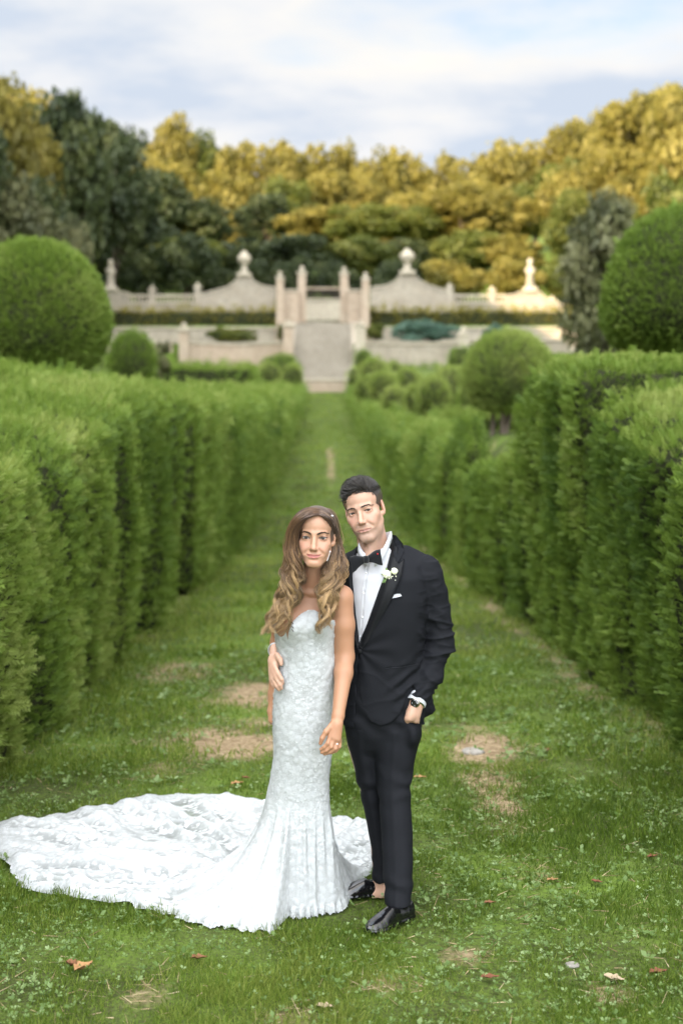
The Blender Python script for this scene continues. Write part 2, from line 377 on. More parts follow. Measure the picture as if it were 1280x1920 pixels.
# grass: real blades, thinner and taller close to the lens
BLADE = np.array([(-.5, 0, 0), (.5, 0, 0), (-.06, .38, 1.), (.10, .40, .97)], float)
BL_F4 = np.array([(0, 1, 3, 2)])
grass_m = leaf_mat('grass_blades', (.050, .094, .008), (.120, .195, .018), (.255, .305, .064), trans=.42, rough=.7)
def grass_zone(y0, y1, x_of, dens, h, w, seed, walk_only=False):
    r = np.random.default_rng(seed)
    xm = x_of(y1); n_ = int(dens * (y1 - y0) * 2 * xm)
    X = r.uniform(-xm, xm, n_); Y = r.uniform(y0, y1, n_)
    X = X + xc(Y) * (1 if walk_only else 0)
    keep = np.abs(X - xc(Y)) < 2.55
    keep &= ~in_poly(X, Y, TRAIN * .985 + TRAIN.mean(0) * .015)
    bb = bare(X, Y); cl = fbm(p3(X * 2.2, Y * 2.2), 21, 3); cl2 = fbm(p3(X * 7, Y * 7), 23, 2)
    keep &= r.random(n_) > bb * 1.15
    keep &= r.random(n_) < .62 + .55 * cl + .3 * cl2
    X, Y, bb, cl, cl2 = X[keep], Y[keep], bb[keep], cl[keep], cl2[keep]; m_ = len(X)
    edge = smooth(1.4, 2.2, np.abs(X - xc(Y)))
    hh = h * (.55 + .8 * r.random(m_)) * (1 + .9 * cl + .6 * cl2) * (1 + .5 * edge) * (1 - .4 * bb)
    ang = r.uniform(0, 2 * math.pi, m_); lean = r.normal(0, .42, (m_, 2))
    Z = np.stack([lean[:, 0], lean[:, 1], np.ones(m_)], -1); Z /= np.linalg.norm(Z, axis=1, keepdims=True)
    Xa = np.stack([np.cos(ang), np.sin(ang), np.zeros(m_)], -1); Xa -= Z * np.sum(Xa * Z, 1, keepdims=True); Xa /= np.linalg.norm(Xa, axis=1, keepdims=True)
    rot = np.stack([Xa, np.cross(Z, Xa), Z], -1)
    pos = np.stack([X, Y, gz_at(X, Y) - .004], -1)
    sc = np.stack([w * (.7 + .6 * r.random(m_)), hh, hh], -1)
    tone = np.clip(.45 + .35 * fbm(p3(X * .8, Y * .8), 31, 2) + .25 * cl2 + r.normal(0, .20, m_) + .25 * bb + .5 * (r.random(m_) < .04) + .16 * smooth(9, 16, Y), 0, 1)  # far walk toned lighter to make up for the hedge shade
    V, _, t = scatter(BLADE, BL_F4, pos, rot, sc, tone)
    return V, (BL_F4[None] + (np.arange(m_) * 4)[:, None, None]).reshape(-1, 4), None, t
zs_ = [grass_zone(4.55, 6.2, lambda y: .275 * y + .1, 15000, .034, .0036, 1), grass_zone(6.2, 8.5, lambda y: .27 * y + .1, 8500, .036, .0048, 2),
       grass_zone(8.5, 14, lambda y: 2.6, 2000, .046, .009, 3, True), grass_zone(14, 30, lambda y: 2.6, 420, .06, .018, 4, True), grass_zone(30, 124, lambda y: 2.6, 70, .07, .05, 5, True)]
V = []; A4 = []; A3 = []; T = []; c = 0
for v, f4, f3, t in zs_:
    V.append(v); A4.append(f4 + c); T.append(t); c += len(v)
tag(build('grass', np.concatenate(V), np.concatenate(A4), grass_m, attrs={'tone': np.concatenate(T)}), kind='stuff')

# clover and broad-leaved weeds among the grass
def leaflet(nl, wd):
    V = []; F = []
    for k in range(nl):
        a = 2 * math.pi * k / nl + .5 * math.sin(k * 5.1 + nl); c, s = math.cos(a), math.sin(a); q = (1, .62, .85, .5, .95, .7, .8)[k % 7]
        for (u, v, z) in ((.08, 0, 0), (.55, -wd, .10), (1, 0, .04), (.55, wd, .10)):
            V.append((q * (u * c - v * s), q * (u * s + v * c), z + (.15 + .3 * q) * u))
        F.append([4 * k, 4 * k + 1, 4 * k + 2, 4 * k + 3])
    return np.array(V), np.array(F)
clover_m = leaf_mat('clover_leaves', (.065, .120, .022), (.115, .185, .045), (.24, .32, .14), trans=.3, rough=.45)
parts = []; tn = []; cnt = 0
for (nl, wd, size, nn, y0, y1, seed) in ((3, .42, .013, 9000, 4.6, 7.6, 41), (5, .26, .018, 4200, 4.6, 8.2, 42), (3, .45, .018, 6000, 7.4, 13, 43), (6, .26, .034, 2600, 7.5, 15, 44), (4, .30, .026, 900, 4.7, 7.2, 45)):
    r = np.random.default_rng(seed)
    Y = y0 + (y1 - y0) * r.random(nn) ** .9; X = r.uniform(-1, 1, nn) * np.minimum(.275 * Y + .1, 2.5) + xc(Y)
    cl = fbm(p3(X * 1.6, Y * 1.6), seed, 3); e = np.abs(X - xc(Y))
    keep = (r.random(nn) < .35 + 1.3 * cl + .5 * smooth(1.1, 2.1, e)) & ~in_poly(X, Y, TRAIN) & (bare(X, Y) < .75)
    X, Y = X[keep], Y[keep]; m_ = len(X)
    rot = rand_rot(m_, np.tile([0, -.15, 1.], (m_, 1)), .45, r)
    tone = np.clip(.5 + r.normal(0, .22, m_), 0, 1)
    T_, F_ = leaflet(nl, wd)
    v, f, t = scatter(T_, F_, np.stack([X, Y, gz_at(X, Y) + r.uniform(.008, .035, m_)], -1), rot, size * r.uniform(.6, 1.4, m_), tone)
    parts.append((v, f)); tn.append(t)
v, f = join(parts)
tag(build('clover', v, f, clover_m, attrs={'tone': np.concatenate(tn)}), kind='stuff')

# dead grass and straw lying on the worn patches
r = np.random.default_rng(51); nn = 30000
Y = 4.6 + 10 * r.random(nn) ** 1.3; X = r.uniform(-1, 1, nn) * np.minimum(.27 * Y + .1, 2.4)
bb = bare(X, Y); keep = (r.random(nn) < bb * 1.2 + .05) & ~in_poly(X, Y, TRAIN); X, Y = X[keep], Y[keep]; m_ = len(X)
rot = rand_rot(m_, np.stack([r.normal(size=m_), r.normal(size=m_), np.full(m_, .12)], -1), .25, r)
v, f, t = scatter(BLADE[:4], BL_F4, np.stack([X, Y, gz_at(X, Y) + .008], -1), rot, np.stack([np.full(m_, .004), r.uniform(.02, .05, m_), r.uniform(.03, .08, m_)], -1), np.clip(r.normal(.5, .25, m_), 0, 1))
straw_m = leaf_mat('dry_straw', (.16, .11, .055), (.33, .25, .14), (.50, .42, .27), trans=.15, rough=.7)
tag(build('straw', v, f, straw_m, attrs={'tone': t}), kind='stuff')

# pale stone showing through the worn patch, and single fallen leaves
def pebble(name, px, py, w, h, label, mat, seed):
    X, Y = ground_pt(px, py); z = float(gz_at([X], [Y])[0]); r = np.random.default_rng(seed)
    nu, nv = 8, 14; u = np.linspace(0, math.pi, nu); v_ = np.arange(nv) / nv * 2 * math.pi
    U, Vv = np.meshgrid(u, v_, indexing='ij')
    P = np.stack([np.sin(U) * np.cos(Vv), np.sin(U) * np.sin(Vv) * .8, np.cos(U) * .35], -1).reshape(-1, 3)
    P *= (1 + .22 * fbm(P * 1.6 + seed, seed, 2))[:, None]; P = P * w + [X, Y, z + .004]
    return tag(build(name, P, grid_faces(nu, nv, closed_v=True), mat, origin=(X, Y, z)), label, 'stone')
stone_pale = plain_mat('pale_limestone', (.20, .185, .16), .9, .2, noise=(30, (.34, .32, .29), .2), bump=(60, .4))
pebble('ground_stone', 886, 1404, .075, .05, 'flat pale stone showing in the worn earth right of the man', stone_pale, 3)
pebble('ground_stone', 1072, 1806, .03, .02, 'small pale stone in the grass at the lower right', stone_pale, 5)
leaf_ms = {k: plain_mat(k + '_dead_leaf', c, .75, .2, noise=(60, tuple(x * 1.7 for x in c), .25)) for k, c in (('tan', (.24, .135, .06)), ('brown', (.13, .06, .03)), ('russet', (.115, .046, .024)), ('pale', (.27, .21, .14)))}
def dead_leaf(px, py, size, rz, kind, label, curl=.35):
    X, Y = ground_pt(px, py); z = float(gz_at([X], [Y])[0]) + .022
    s = np.linspace(-1, 1, 9); wv = np.array([.02, .32, .55, .42, .60, .40, .34, .14, .01])
    V = []
    for k, (a, w) in enumerate(zip(s, wv)):
        for q in (-1, -.5, 0, .5, 1):
            V.append((a, q * w, curl * (abs(q) ** 1.5 * w + .3 * a * a) + .06 * math.sin(7 * a + q)))
    V = np.array(V) * size; c, sn = math.cos(rz), math.sin(rz)
    V = np.stack([V[:, 0] * c - V[:, 1] * sn + X, V[:, 0] * sn + V[:, 1] * c + Y, V[:, 2] + z], -1)
    lower = V - [0, 0, .0012]
    F = grid_faces(9, 5)
    VV = np.concatenate([V, lower]); FF = np.concatenate([F, F[:, ::-1] + 45])
    tag(build('fallen_leaf', VV, FF, leaf_ms[kind], origin=(X, Y, z - .022)), label, 'leaf', 'dead leaves fallen on the grass')
dead_leaf(157, 1822, .048, 1.0, 'tan', 'curled tan dead leaf on the grass below the left end of the train', .7)
dead_leaf(137, 1818, .032, -.4, 'brown', 'small crumpled brown leaf against the curled tan leaf', .9)
dead_leaf(373, 1807, .032, .2, 'brown', 'dark brown dead leaf in the grass below the middle of the train', .6)
dead_leaf(445, 1474, .040, .6, 'tan', 'orange tan dead leaf on the grass just behind the train', .5)
dead_leaf(461, 1463, .026, -.2, 'russet', 'tiny red leaf beside the orange tan leaf behind the train', .5)
dead_leaf(787, 1459, .036, .1, 'tan', 'thin orange leaf on the grass beside the trouser leg of the man', .3)
dead_leaf(1025, 1407, .034, 1.2, 'russet', 'reddish brown leaf on the grass right of the worn stony patch', .5)
dead_leaf(918, 1838, .034, .1, 'russet', 'rust red leaf lying in dark soil below the loafers to the right', .3)
dead_leaf(1233, 1832, .036, .3, 'russet', 'rust red leaf in the grass at the lower right corner', .5)
dead_leaf(1222, 1616, .03, .5, 'russet', 'dark red leaf in the grass by the right edge of the picture', .5)
dead_leaf(1118, 1658, .026, -.5, 'russet', 'small rusty leaf left of the dark red leaf by the right edge', .4)
dead_leaf(1035, 1655, .026, .2, 'tan', 'small orange leaf in the open grass right of the loafers', .3)
dead_leaf(610, 1897, .034, -.2, 'pale', 'pale dry strip of leaf at the bottom middle of the grass', .2)
dead_leaf(918, 1702, .026, .2, 'brown', 'small brown leaf in the grass level with the front loafer', .5)
dead_leaf(1150, 1838, .04, -.6, 'pale', 'long pale dry leaf near the lower right corner', .2)
# ------------------------------------------------------------------ clipped cypress hedges and topiary
def spray_template(pairs, wd=.5):
    """a feathery cypress frond along +z in the x-z plane"""
    V = []; F = []
    def leaf(p, d, L, w, bend):
        d = np.array(d, float); d /= np.linalg.norm(d); s = np.array([d[2], 0, -d[0]])
        p = np.array(p, float); c = len(V)
        V.extend([p + s * w * .95 + d * L * .15, p + d * L + [0, bend * 1.6, 0], p - s * w * .95 + d * L * .15 + [0, bend * .5, 0]])
        F.append([c, c + 1, c + 2])
    leaf((0, 0, .1), (0, 0, 1), .9, .06, .05)
    for k in range(pairs):
        t = .12 + .62 * k / max(pairs - 1, 1)
        for s in (-1, 1):
            leaf((0, .03 * s, t), (s * .75, 0, .8), wd * (1 - .45 * t), .075, .06 * s)
    return np.array(V), np.array(F)
SPR = [spray_template(4), spray_template(2, .6), spray_template(1, .7)]
hedge_m = leaf_mat('cypress_fronds', (.062, .116, .018), (.176, .262, .040), (.34, .395, .11), trans=.47, rough=.6)
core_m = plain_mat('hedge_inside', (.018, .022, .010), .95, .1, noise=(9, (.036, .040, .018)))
bark_m = plain_mat('bark', (.085, .065, .048), .9, .15, noise=(14, (.16, .13, .10)), bump=(20, .6))

def tri_normals(P, F):
    a = P[F[:, 0]]; d1 = P[F[:, 2]] - a; d2 = P[F[:, 3]] - P[F[:, 1]]
    nn = np.cross(d1, d2); A = np.linalg.norm(nn, axis=1); return nn / (A[:, None] + 1e-9), A / 2
def foliage_on(P, F, size_of, seed, tone_of, k=4.2, up=.55, spread=.55, jitter=.04, maxn=62000):
    """cypress fronds covering a quad surface; size from the distance, so far ones are coarser"""
    r = np.random.default_rng(seed)
    N, A = tri_normals(P, F); C = P[F].mean(1)
    s = size_of(C); lam = A * k / s ** 2
    view = np.array([0, 0, EYE]) - C; view /= np.linalg.norm(view, axis=1, keepdims=True); fpx = 640 + FPX * C[:, 0] / np.maximum(C[:, 1], 1)
    lam = lam * np.where(np.sum(N * view, 1) < -.25, .15, 1.0) * np.where((fpx < -160) | (fpx > 1440), .15, 1.0)     # thin where turned away or well out of view
    if lam.sum() > maxn: lam *= maxn / lam.sum()
    lam = lam * np.where(C[:, 1] > 20, 1.7, 1.0)
    cnt = r.poisson(lam); fi = np.repeat(np.arange(len(F)), cnt); n_ = len(fi)
    a, b = r.random(n_)[:, None], r.random(n_)[:, None]
    q = P[F[fi]]; pos = (q[:, 0] * (1 - a) + q[:, 1] * a) * (1 - b) + (q[:, 3] * (1 - a) + q[:, 2] * a) * b
    nn = N[fi]; sz = s[fi] * np.exp(r.normal(0, .32, n_))
    pos = pos + nn * r.normal(-.02, jitter, n_)[:, None] * (s[fi] / .09)[:, None] - nn * .25 * sz[:, None]
    rot = rand_rot(n_, nn + np.array([0, 0, up]), spread, r)
    tone = np.clip(tone_of(pos, nn) + r.normal(0, .10, n_), 0, 1)
    ks = np.where(s[fi] < .11, 0, np.where(s[fi] < .3, 1, 2))
    out = []; tt = []
    for k_ in range(3):
        m_ = ks == k_
        if m_.any():
            v, f, t = scatter(SPR[k_][0], SPR[k_][1], pos[m_], rot[m_], sz[m_], tone[m_]); out.append((v, f)); tt.append(t)
    v, f = join(out); return v, f, np.concatenate(tt)
def fol_size(C): return np.maximum(.060, np.abs(C[:, 1]) * .0050)
def fine_size(C): return np.maximum(.055, np.abs(C[:, 1]) * .0030)

def hedge(label, y0, y1, xin, width, ztop, seed, slope=.10, side=1, group=None, dens=4.2, cat='hedge', tone0=.42, toptone=.22, bulge=.14, step=0.0, top_noise=.05):
    """side=+1: inner face at +x side of the walk; the body runs outwards"""
    st = lambda Y: np.maximum(.10, Y * .011)
    ys = [y0]
    while ys[-1] < y1: ys.append(ys[-1] + float(st(ys[-1])))
    ys = np.array(ys); nu = len(ys)
    nv_in, nv_top, nv_out = 22, 14, 8
    P = np.zeros((nu + 6, nv_in + nv_top + nv_out, 3)); up_ = []
    full = np.concatenate([[y0 - .02] * 3, ys, [ys[-1] + .02] * 3]); shrink = np.concatenate([[.06, .5, .9], np.ones(nu), [.9, .5, .06]])
    for i, (Y, sh) in enumerate(zip(full, shrink)):
        xi = xc(Y) + side * xin(Y); xo = xi + side * width
        zt = float(ztop(Y)) + top_noise * float(vnoise([[Y * .9, 3, seed]], seed)[0]) + step * (float(_hash(np.array([int(Y / (1.2 + Y * .05))]), np.array([seed]), np.array([0]), 5)[0]) - .5)
        zi = float(ground_z(xi, Y)) - .05; zo = float(ground_z(xo, Y)) - .05; zo = min(zo, zt - .3)
        v = np.linspace(0, 1, nv_in, endpoint=False); c = np.zeros((nv_in + nv_top + nv_out, 3)); c[:, 1] = Y
        rr = .14
        zz = zi + (zt - rr - zi) * v; c[:nv_in, 2] = zz
        c[:nv_in, 0] = xi + side * (.10 * (1 - v) ** 3 * -1 * -1 + .05 * v)
        w = np.linspace(0, 1, nv_top); arc = np.minimum(w * width, rr) / rr
        c[nv_in:nv_in + nv_top, 0] = xi + side * (.05 + w * (width - .05)); c[nv_in:nv_in + nv_top, 2] = zt - rr + rr * np.sqrt(np.clip(1 - (1 - arc) ** 2, 0, 1)) + slope * w * width
        w = np.linspace(0, 1, nv_out + 1)[1:]
        c[nv_in + nv_top:, 0] = xo; c[nv_in + nv_top:, 2] = (zt + slope * width) * (1 - w) + zo * w
        if sh < 1:
            mid = np.array([(xi + xo) / 2, Y, (zi + zt) / 2]); c = mid + (c - mid) * sh
            c[:, 1] = Y
        P[i] = c
    Q = P.reshape(-1, 3); F = grid_faces(P.shape[0], P.shape[1])
    if side > 0: F = F[:, ::-1]
    # bulges: upright plants side by side, with gaps between
    col = .75 * vnoise(p3(Q[:, 1] * 1.2, Q[:, 2] * .28, Q[:, 0] * .5 + seed), seed) + .45 * vnoise(p3(Q[:, 1] * 2.6, Q[:, 2] * .45, Q[:, 0] * .9 + seed), seed + 21) + .5 * vnoise(p3(Q[:, 1] * 3.1, Q[:, 2] * .8, Q[:, 0] * 1.5), seed + 1)
    fine = fbm(Q * np.array([2.6, 2.6, 2.2]), seed + 2, 3)
    d = bulge * col + .10 * fine - .50 * np.clip(-col - .40, 0, .6)
    d -= .30 * np.clip(fbm(Q * np.array([1.3, 1.5, 1.5]), seed + 31, 2) - .30, 0, .5)
    nG = np.zeros_like(Q); N, _ = tri_normals(Q, F)
    for k in range(4): np.add.at(nG, F[:, k], N)
    nG /= np.linalg.norm(nG, axis=1, keepdims=True) + 1e-9
    dist = np.clip(Q[:, 1] / 20, .8, 2.2)
    Qd = Q + nG * (d * dist ** .5)[:, None] * np.where(nG[:, 2:3] > .6, .5, 1)
    root = thing('hedge', (float(xc((y0 + min(y1, 30)) / 2) + side * (xin(y0) + width / 2)), (y0 + min(y1, 30)) / 2, float(ground_z(xc(y0) + side * xin(y0), (y0 + min(y1, 30)) / 2))), label, cat, group)
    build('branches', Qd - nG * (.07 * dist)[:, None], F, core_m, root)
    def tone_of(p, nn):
        return tone0 + .46 * fbm(p * np.array([1.1, 1.1, .7]), seed + 5, 3) + toptone * smooth(.35, .9, nn[:, 2]) * (.6 + .6 * vnoise(p * 1.5, seed + 8))  # tops paler: new shoots, plus overhead light put into the tone
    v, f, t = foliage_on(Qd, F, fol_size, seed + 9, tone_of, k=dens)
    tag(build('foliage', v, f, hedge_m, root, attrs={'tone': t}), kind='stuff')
    return root
I = lambda xs, ys: (lambda Y: np.interp(Y, xs, ys))
hedge('tall clipped green hedge nearest on the left of the grass walk', 5.6, 18.5, I([6, 9, 20], [1.98, 1.96, 1.94]), 3.3, I([5, 9, 12, 15, 19], [1.72, 1.84, 2.07, 2.24, 2.36]), 101, side=-1, slope=.14, tone0=.46)
hedge('second hedge block on the left, beyond the near left hedge', 20.3, 26.0, I([0, 99], [1.93, 1.93]), 2.6, I([19, 25, 27], [2.22, 2.32, 2.4]), 111, side=-1, slope=.10, tone0=.44)
hedge('long receding hedge on the left running up to the stone stair', 28.2, 121, I([26, 45, 60, 121], [1.95, 1.95, 1.98, 2.0]), 2.6, I([26, 30, 40, 60, 90, 121], [2.38, 2.45, 2.5, 2.9, 3.46, 4.75]), 121, side=-1, slope=.08, step=.3, tone0=.44)
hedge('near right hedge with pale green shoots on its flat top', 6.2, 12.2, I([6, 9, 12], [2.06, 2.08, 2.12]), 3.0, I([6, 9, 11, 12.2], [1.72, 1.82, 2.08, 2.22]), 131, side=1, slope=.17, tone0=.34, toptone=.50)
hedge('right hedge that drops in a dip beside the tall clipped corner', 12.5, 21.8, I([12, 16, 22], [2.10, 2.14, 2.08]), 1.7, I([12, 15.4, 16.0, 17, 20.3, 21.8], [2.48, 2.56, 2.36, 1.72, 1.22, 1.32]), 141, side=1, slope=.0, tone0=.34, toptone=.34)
hedge('narrow pointed hedge column just past the dip on the right', 23.2, 25.2, I([0, 99], [2.12, 2.12]), .34, I([23.2, 24.0, 24.6, 25.2], [1.50, 2.06, 1.92, 1.5]), 151, side=1, slope=0, tone0=.36)
hedge('long receding hedge on the right running up to the stone stair', 26.6, 121, I([25, 45, 121], [2.06, 2.02, 2.0]), .75, I([25, 30, 40, 60, 90, 121], [1.66, 1.66, 1.70, 1.95, 3.1, 4.6]), 161, side=1, slope=.03, step=.34, tone0=.40)

def cross_hedge(label, x0, x1, y0, y1, z0, z1, seed, tone0=.42, toptone=.2, mat=None, cat='hedge', dens=4.2, rough=.08, group=None):
    nx = max(int((x1 - x0) / max(.12, y0 * .008)), 8); prof = [(y0, z0)] + [(y0, z0 + (z1 - .12 - z0) * t) for t in np.linspace(.12, 1, 8)] + [(y0 + .05, z1 - .03)] + [(y0 + (y1 - y0) * t, z1) for t in np.linspace(.1, 1, 8)] + [(y1, z0)]
    prof = np.array(prof); xs = np.linspace(x0, x1, nx)
    P = np.zeros((nx + 4, len(prof), 3)); P[2:-2, :, 0] = xs[:, None]; P[2:-2, :, 1:] = prof[None]
    c = np.array([(y0 + y1) / 2, (z0 + z1) / 2])
    for i, s in ((0, .05), (1, .7)):
        P[i, :, 0] = x0 - .01; P[i, :, 1:] = c + (prof - c) * s; P[-1 - i, :, 0] = x1 + .01; P[-1 - i, :, 1:] = c + (prof - c) * s
    Q = P.reshape(-1, 3); F = grid_faces(P.shape[0], P.shape[1])
    nG = np.zeros_like(Q); N, _ = tri_normals(Q, F)
    for k in range(4): np.add.at(nG, F[:, k], N)
    nG /= np.linalg.norm(nG, axis=1, keepdims=True) + 1e-9
    dist = max(1, (y0 / 20)) ** .5
    Qd = Q + nG * (rough * dist * fbm(Q * 1.4 / dist, seed, 3))[:, None]
    root = thing('hedge', ((x0 + x1) / 2, (y0 + y1) / 2, z0), label, cat, group)
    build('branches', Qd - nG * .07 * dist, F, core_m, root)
    v, f, t = foliage_on(Qd, F, fol_size, seed + 9, lambda p, nn: tone0 + .3 * fbm(p * .8, seed + 5, 3) + toptone * smooth(.35, .9, nn[:, 2]), k=dens)  # upward faces toned paler, overhead light put into the leaf colour
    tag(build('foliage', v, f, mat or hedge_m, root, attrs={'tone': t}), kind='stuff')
cross_hedge('taller hedge running off to the right behind the near right hedge', 2.3, 9.0, 12.9, 14.6, -.1, 2.52, 171, tone0=.42, toptone=.3)

def topiary(label, c, rx, z0, z1, ground, seed, egg=.40, name='topiary_dome', tone0=.40, stems=1, mat=None, flat=.0, rough=.05, group=None, cat='topiary'):
    """clipped dome on a short trunk: widest at the fraction `egg` of its height"""
    h = z1 - z0; nv, nu = 26, 44
    t = np.linspace(0, 1, nv); zc = z0 + egg * h
    ph = -math.pi / 2 + t * math.pi
    zz = np.where(ph < 0, zc + np.sin(ph) * egg * h, zc + np.sin(ph) * (1 - egg) * h)
    rr = rx * np.abs(np.cos(ph)) ** np.where(ph < 0, .55, .92); rr[0] = rr[-1] = .01
    a = np.arange(nu) / nu * 2 * math.pi
    Q = np.stack([c[0] + rr[:, None] * np.cos(a), c[1] + rr[:, None] * np.sin(a), np.repeat(zz[:, None], nu, 1)], -1).reshape(-1, 3)
    F = grid_faces(nv, nu, closed_v=True)
    F = F[:, ::-1]
    N, A = tri_normals(Q, F)
    if np.sum(N[:, 2] * (Q[F].mean(1)[:, 2] - zc)) < 0: F = F[:, ::-1]; N = -N
    nG = np.zeros_like(Q)
    for k in range(4): np.add.at(nG, F[:, k], N)
    nG /= np.linalg.norm(nG, axis=1, keepdims=True) + 1e-9
    Qd = Q + nG * (rough * rx * fbm(Q * 1.6 / max(rx, .6), seed, 3))[:, None]
    root = thing(name, (c[0], c[1], ground), label, cat, group)
    r = np.random.default_rng(seed); ps = []
    for k in range(stems):
        off = r.normal(0, .22 if stems > 1 else 0, 2); top = r.normal(0, .35 if stems > 1 else .02, 2)
        ts = np.linspace(0, 1, 6)[:, None]
        ps.append(np.array([c[0], c[1], ground - .1]) + np.concatenate([off, [0]]) * (1 - ts) + np.concatenate([top, [0]]) * ts + ts * np.array([0, 0, zc - ground]))
    v, f, _, _ = tubes(np.array(ps), np.linspace(.13, .08, 6)[None] * (1 if stems == 1 else .6), 8)
    build('trunk', v, f, bark_m, root)
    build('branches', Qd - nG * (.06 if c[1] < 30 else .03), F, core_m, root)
    v, f, tn = foliage_on(Qd, F, fine_size, seed + 3, lambda p, nn: tone0 + .28 * fbm(p * 1.2, seed + 5, 3), k=4.6 if c[1] < 30 else 6.5, up=.6, spread=.45)
    tag(build('foliage', v, f, mat or hedge_m, root, attrs={'tone': tn}), kind='stuff')
    return root
def dome_px(label, x, ytop, ybot, rpx, Y, seed, **k):
    c = at(x, ybot, Y); top = at(x, ytop, Y)
    g = float(ground_z(c[0], Y)); return topiary(label, (c[0], Y), rpx * Y / FPX, c[2], top[2], min(g, c[2] + .2), seed, **k)
dome_px('big rounded topiary dome rising behind the near left hedge', 66, 455, 700, 138, 24.0, 201, egg=.34, tone0=.54)
dome_px('big dark topiary dome rising behind the near right hedge', 1296, 388, 662, 166, 20.0, 202, egg=.30, tone0=.42)
dome_px('large clipped round bush on bare stems behind the hedge dip', 952, 624, 768, 82, 42, 203, egg=.42, tone0=.74, stems=5, rough=.03)
for k, (x, yt, yb, r_, Y, lab) in enumerate(((845, 690, 774, 41, 56, 'clipped green ball just left of the large round bush'), (787, 722, 780, 29, 58, 'clipped green ball, second left of the large round bush'),
                                             (741, 727, 775, 25, 62, 'clipped green ball, third left of the large round bush'), (716, 700, 748, 26, 78, 'clipped green ball above the third small ball on the right'),
                                             (700, 675, 725, 26, 98, 'clipped green ball close to the right foot of the stair'), (680, 657, 690, 14, 112, 'smallest dark clipped ball against the right of the stair'),
                                             (525, 667, 722, 37, 112, 'clipped dark ball beside the left foot of the stair'), (505, 682, 725, 22, 106, 'small clipped ball left of the ball at the stair foot'),
                                             (248, 625, 720, 42, 62, 'dark round bush just right of the big left dome'), (862, 652, 705, 22, 104, 'dark clipped ball under the pier at the right wall end'))):
    dome_px(lab, x, yt, yb, r_, Y, 220 + k, tone0=.82 if k not in (5, 6, 8, 9) else .45, group='clipped green balls before the stone terrace')
for k, (x, yt, yb, r_, Y, lab) in enumerate(((812, 708, 778, 30, 53, 'low clipped ball between the first and second balls left of the round bush'), (884, 716, 778, 27, 50, 'clipped ball tucked under the left side of the large round bush'), (764, 694, 742, 25, 86, 'clipped ball behind the second and third balls on the right'),
                                             (738, 680, 722, 20, 102, 'small clipped ball before the right curved wall'), (690, 706, 752, 23, 84, 'clipped ball beside the walk, nearest to it on the right'), (668, 690, 724, 15, 108, 'small clipped ball at the walk end, right of the stair foot'),
                                             (548, 684, 724, 18, 110, 'small clipped ball touching the left foot of the stair'), (455, 690, 726, 26, 100, 'broad clipped ball before the left curved wall'))):
    dome_px(lab, x, yt, yb, r_, Y, 260 + k, tone0=.74, group='clipped green balls before the stone terrace')
cross_hedge('dark low hedge under the left curved stone wall', -13.6, -4.4, 119.0, 121, 4.5, 6.15, 301, tone0=.30)
cross_hedge('dark low hedge under the right curved stone wall', 1.2, 11.0, 119.0, 121, 4.5, 6.1, 302, tone0=.30)
cross_hedge('broad low box hedge on the left lawn before the terrace', -13, -5.5, 88, 92, 3.5, 5.0, 303, tone0=.4)
cross_hedge('broad low box hedge on the right lawn below the clipped balls', 3.0, 9.0, 44.5, 46.5, 1.4, 2.05, 304, tone0=.45)
gold_hedge = leaf_mat('golden_hedge_leaves', (.075, .080, .014), (.150, .140, .024), (.27, .23, .05), trans=.3)
cross_hedge('long low yellowish hedge on the upper terrace, left of the gate', -21.8, -4.7, 135.0, 136.6, 10.3, 12.05, 305, mat=gold_hedge, tone0=.7)
cross_hedge('long low yellowish hedge on the upper terrace, right of the gate', 2.7, 22.3, 135.0, 136.6, 10.3, 12.05, 306, mat=gold_hedge, tone0=.6)
# ------------------------------------------------------------------ the stone garden theatre at the end of the walk
def stone_mat(name, a, b_, c_):
    m, n, l, b = new_mat(name); tcn = n.new('ShaderNodeTexCoord')
    class geo_:      # world position, so that repeated steps do not repeat their stains
        outputs = {'Object': n.new('ShaderNodeNewGeometry').outputs['Position']}
    tcn = geo_
    t1 = noise_node(n, l, tcn, .55, 8, .65); t2 = noise_node(n, l, tcn, 3.2, 8, .7)
    r = n.new('ShaderNodeValToRGB'); r.color_ramp.elements[0].position = .32; r.color_ramp.elements[1].position = .68
    r.color_ramp.elements[0].color = (*a, 1); r.color_ramp.elements[1].color = (*b_, 1); l.new(t1.outputs[0], r.inputs[0])
    r2 = n.new('ShaderNodeValToRGB'); r2.color_ramp.elements[0].position = .48; r2.color_ramp.elements[1].position = .66; l.new(t2.outputs[0], r2.inputs[0])
    mx = n.new('ShaderNodeMix'); mx.data_type = 'RGBA'; l.new(r2.outputs[0], mx.inputs[0]); l.new(r.outputs[0], mx.inputs[6]); mx.inputs[7].default_value = (*c_, 1)
    l.new(mx.outputs[2], b.inputs['Base Color']); b.inputs['Roughness'].default_value = .9; b.inputs['Specular IOR Level'].default_value = .2
    bp = n.new('ShaderNodeBump'); bp.inputs['Strength'].default_value = .5; bp.inputs['Distance'].default_value = .05; l.new(t2.outputs[0], bp.inputs['Height']); l.new(bp.outputs[0], b.inputs['Normal'])
    return m
st_wall = stone_mat('weathered_limestone', (0.276, 0.233, 0.176), (0.395, 0.351, 0.279), (0.218, 0.195, 0.158))
st_pink = stone_mat('pinkish_plaster', (0.354, 0.267, 0.194), (0.426, 0.351, 0.270), (0.281, 0.223, 0.167))
st_pale = stone_mat('pale_carved_stone', (0.374, 0.327, 0.252), (0.468, 0.416, 0.324), (0.291, 0.257, 0.203))
st_step = stone_mat('grey_step_stone', (0.302, 0.272, 0.221), (0.395, 0.356, 0.293), (0.250, 0.223, 0.180))
iron_m = plain_mat('dark_iron', (.05, .035, .03), .6, .4)

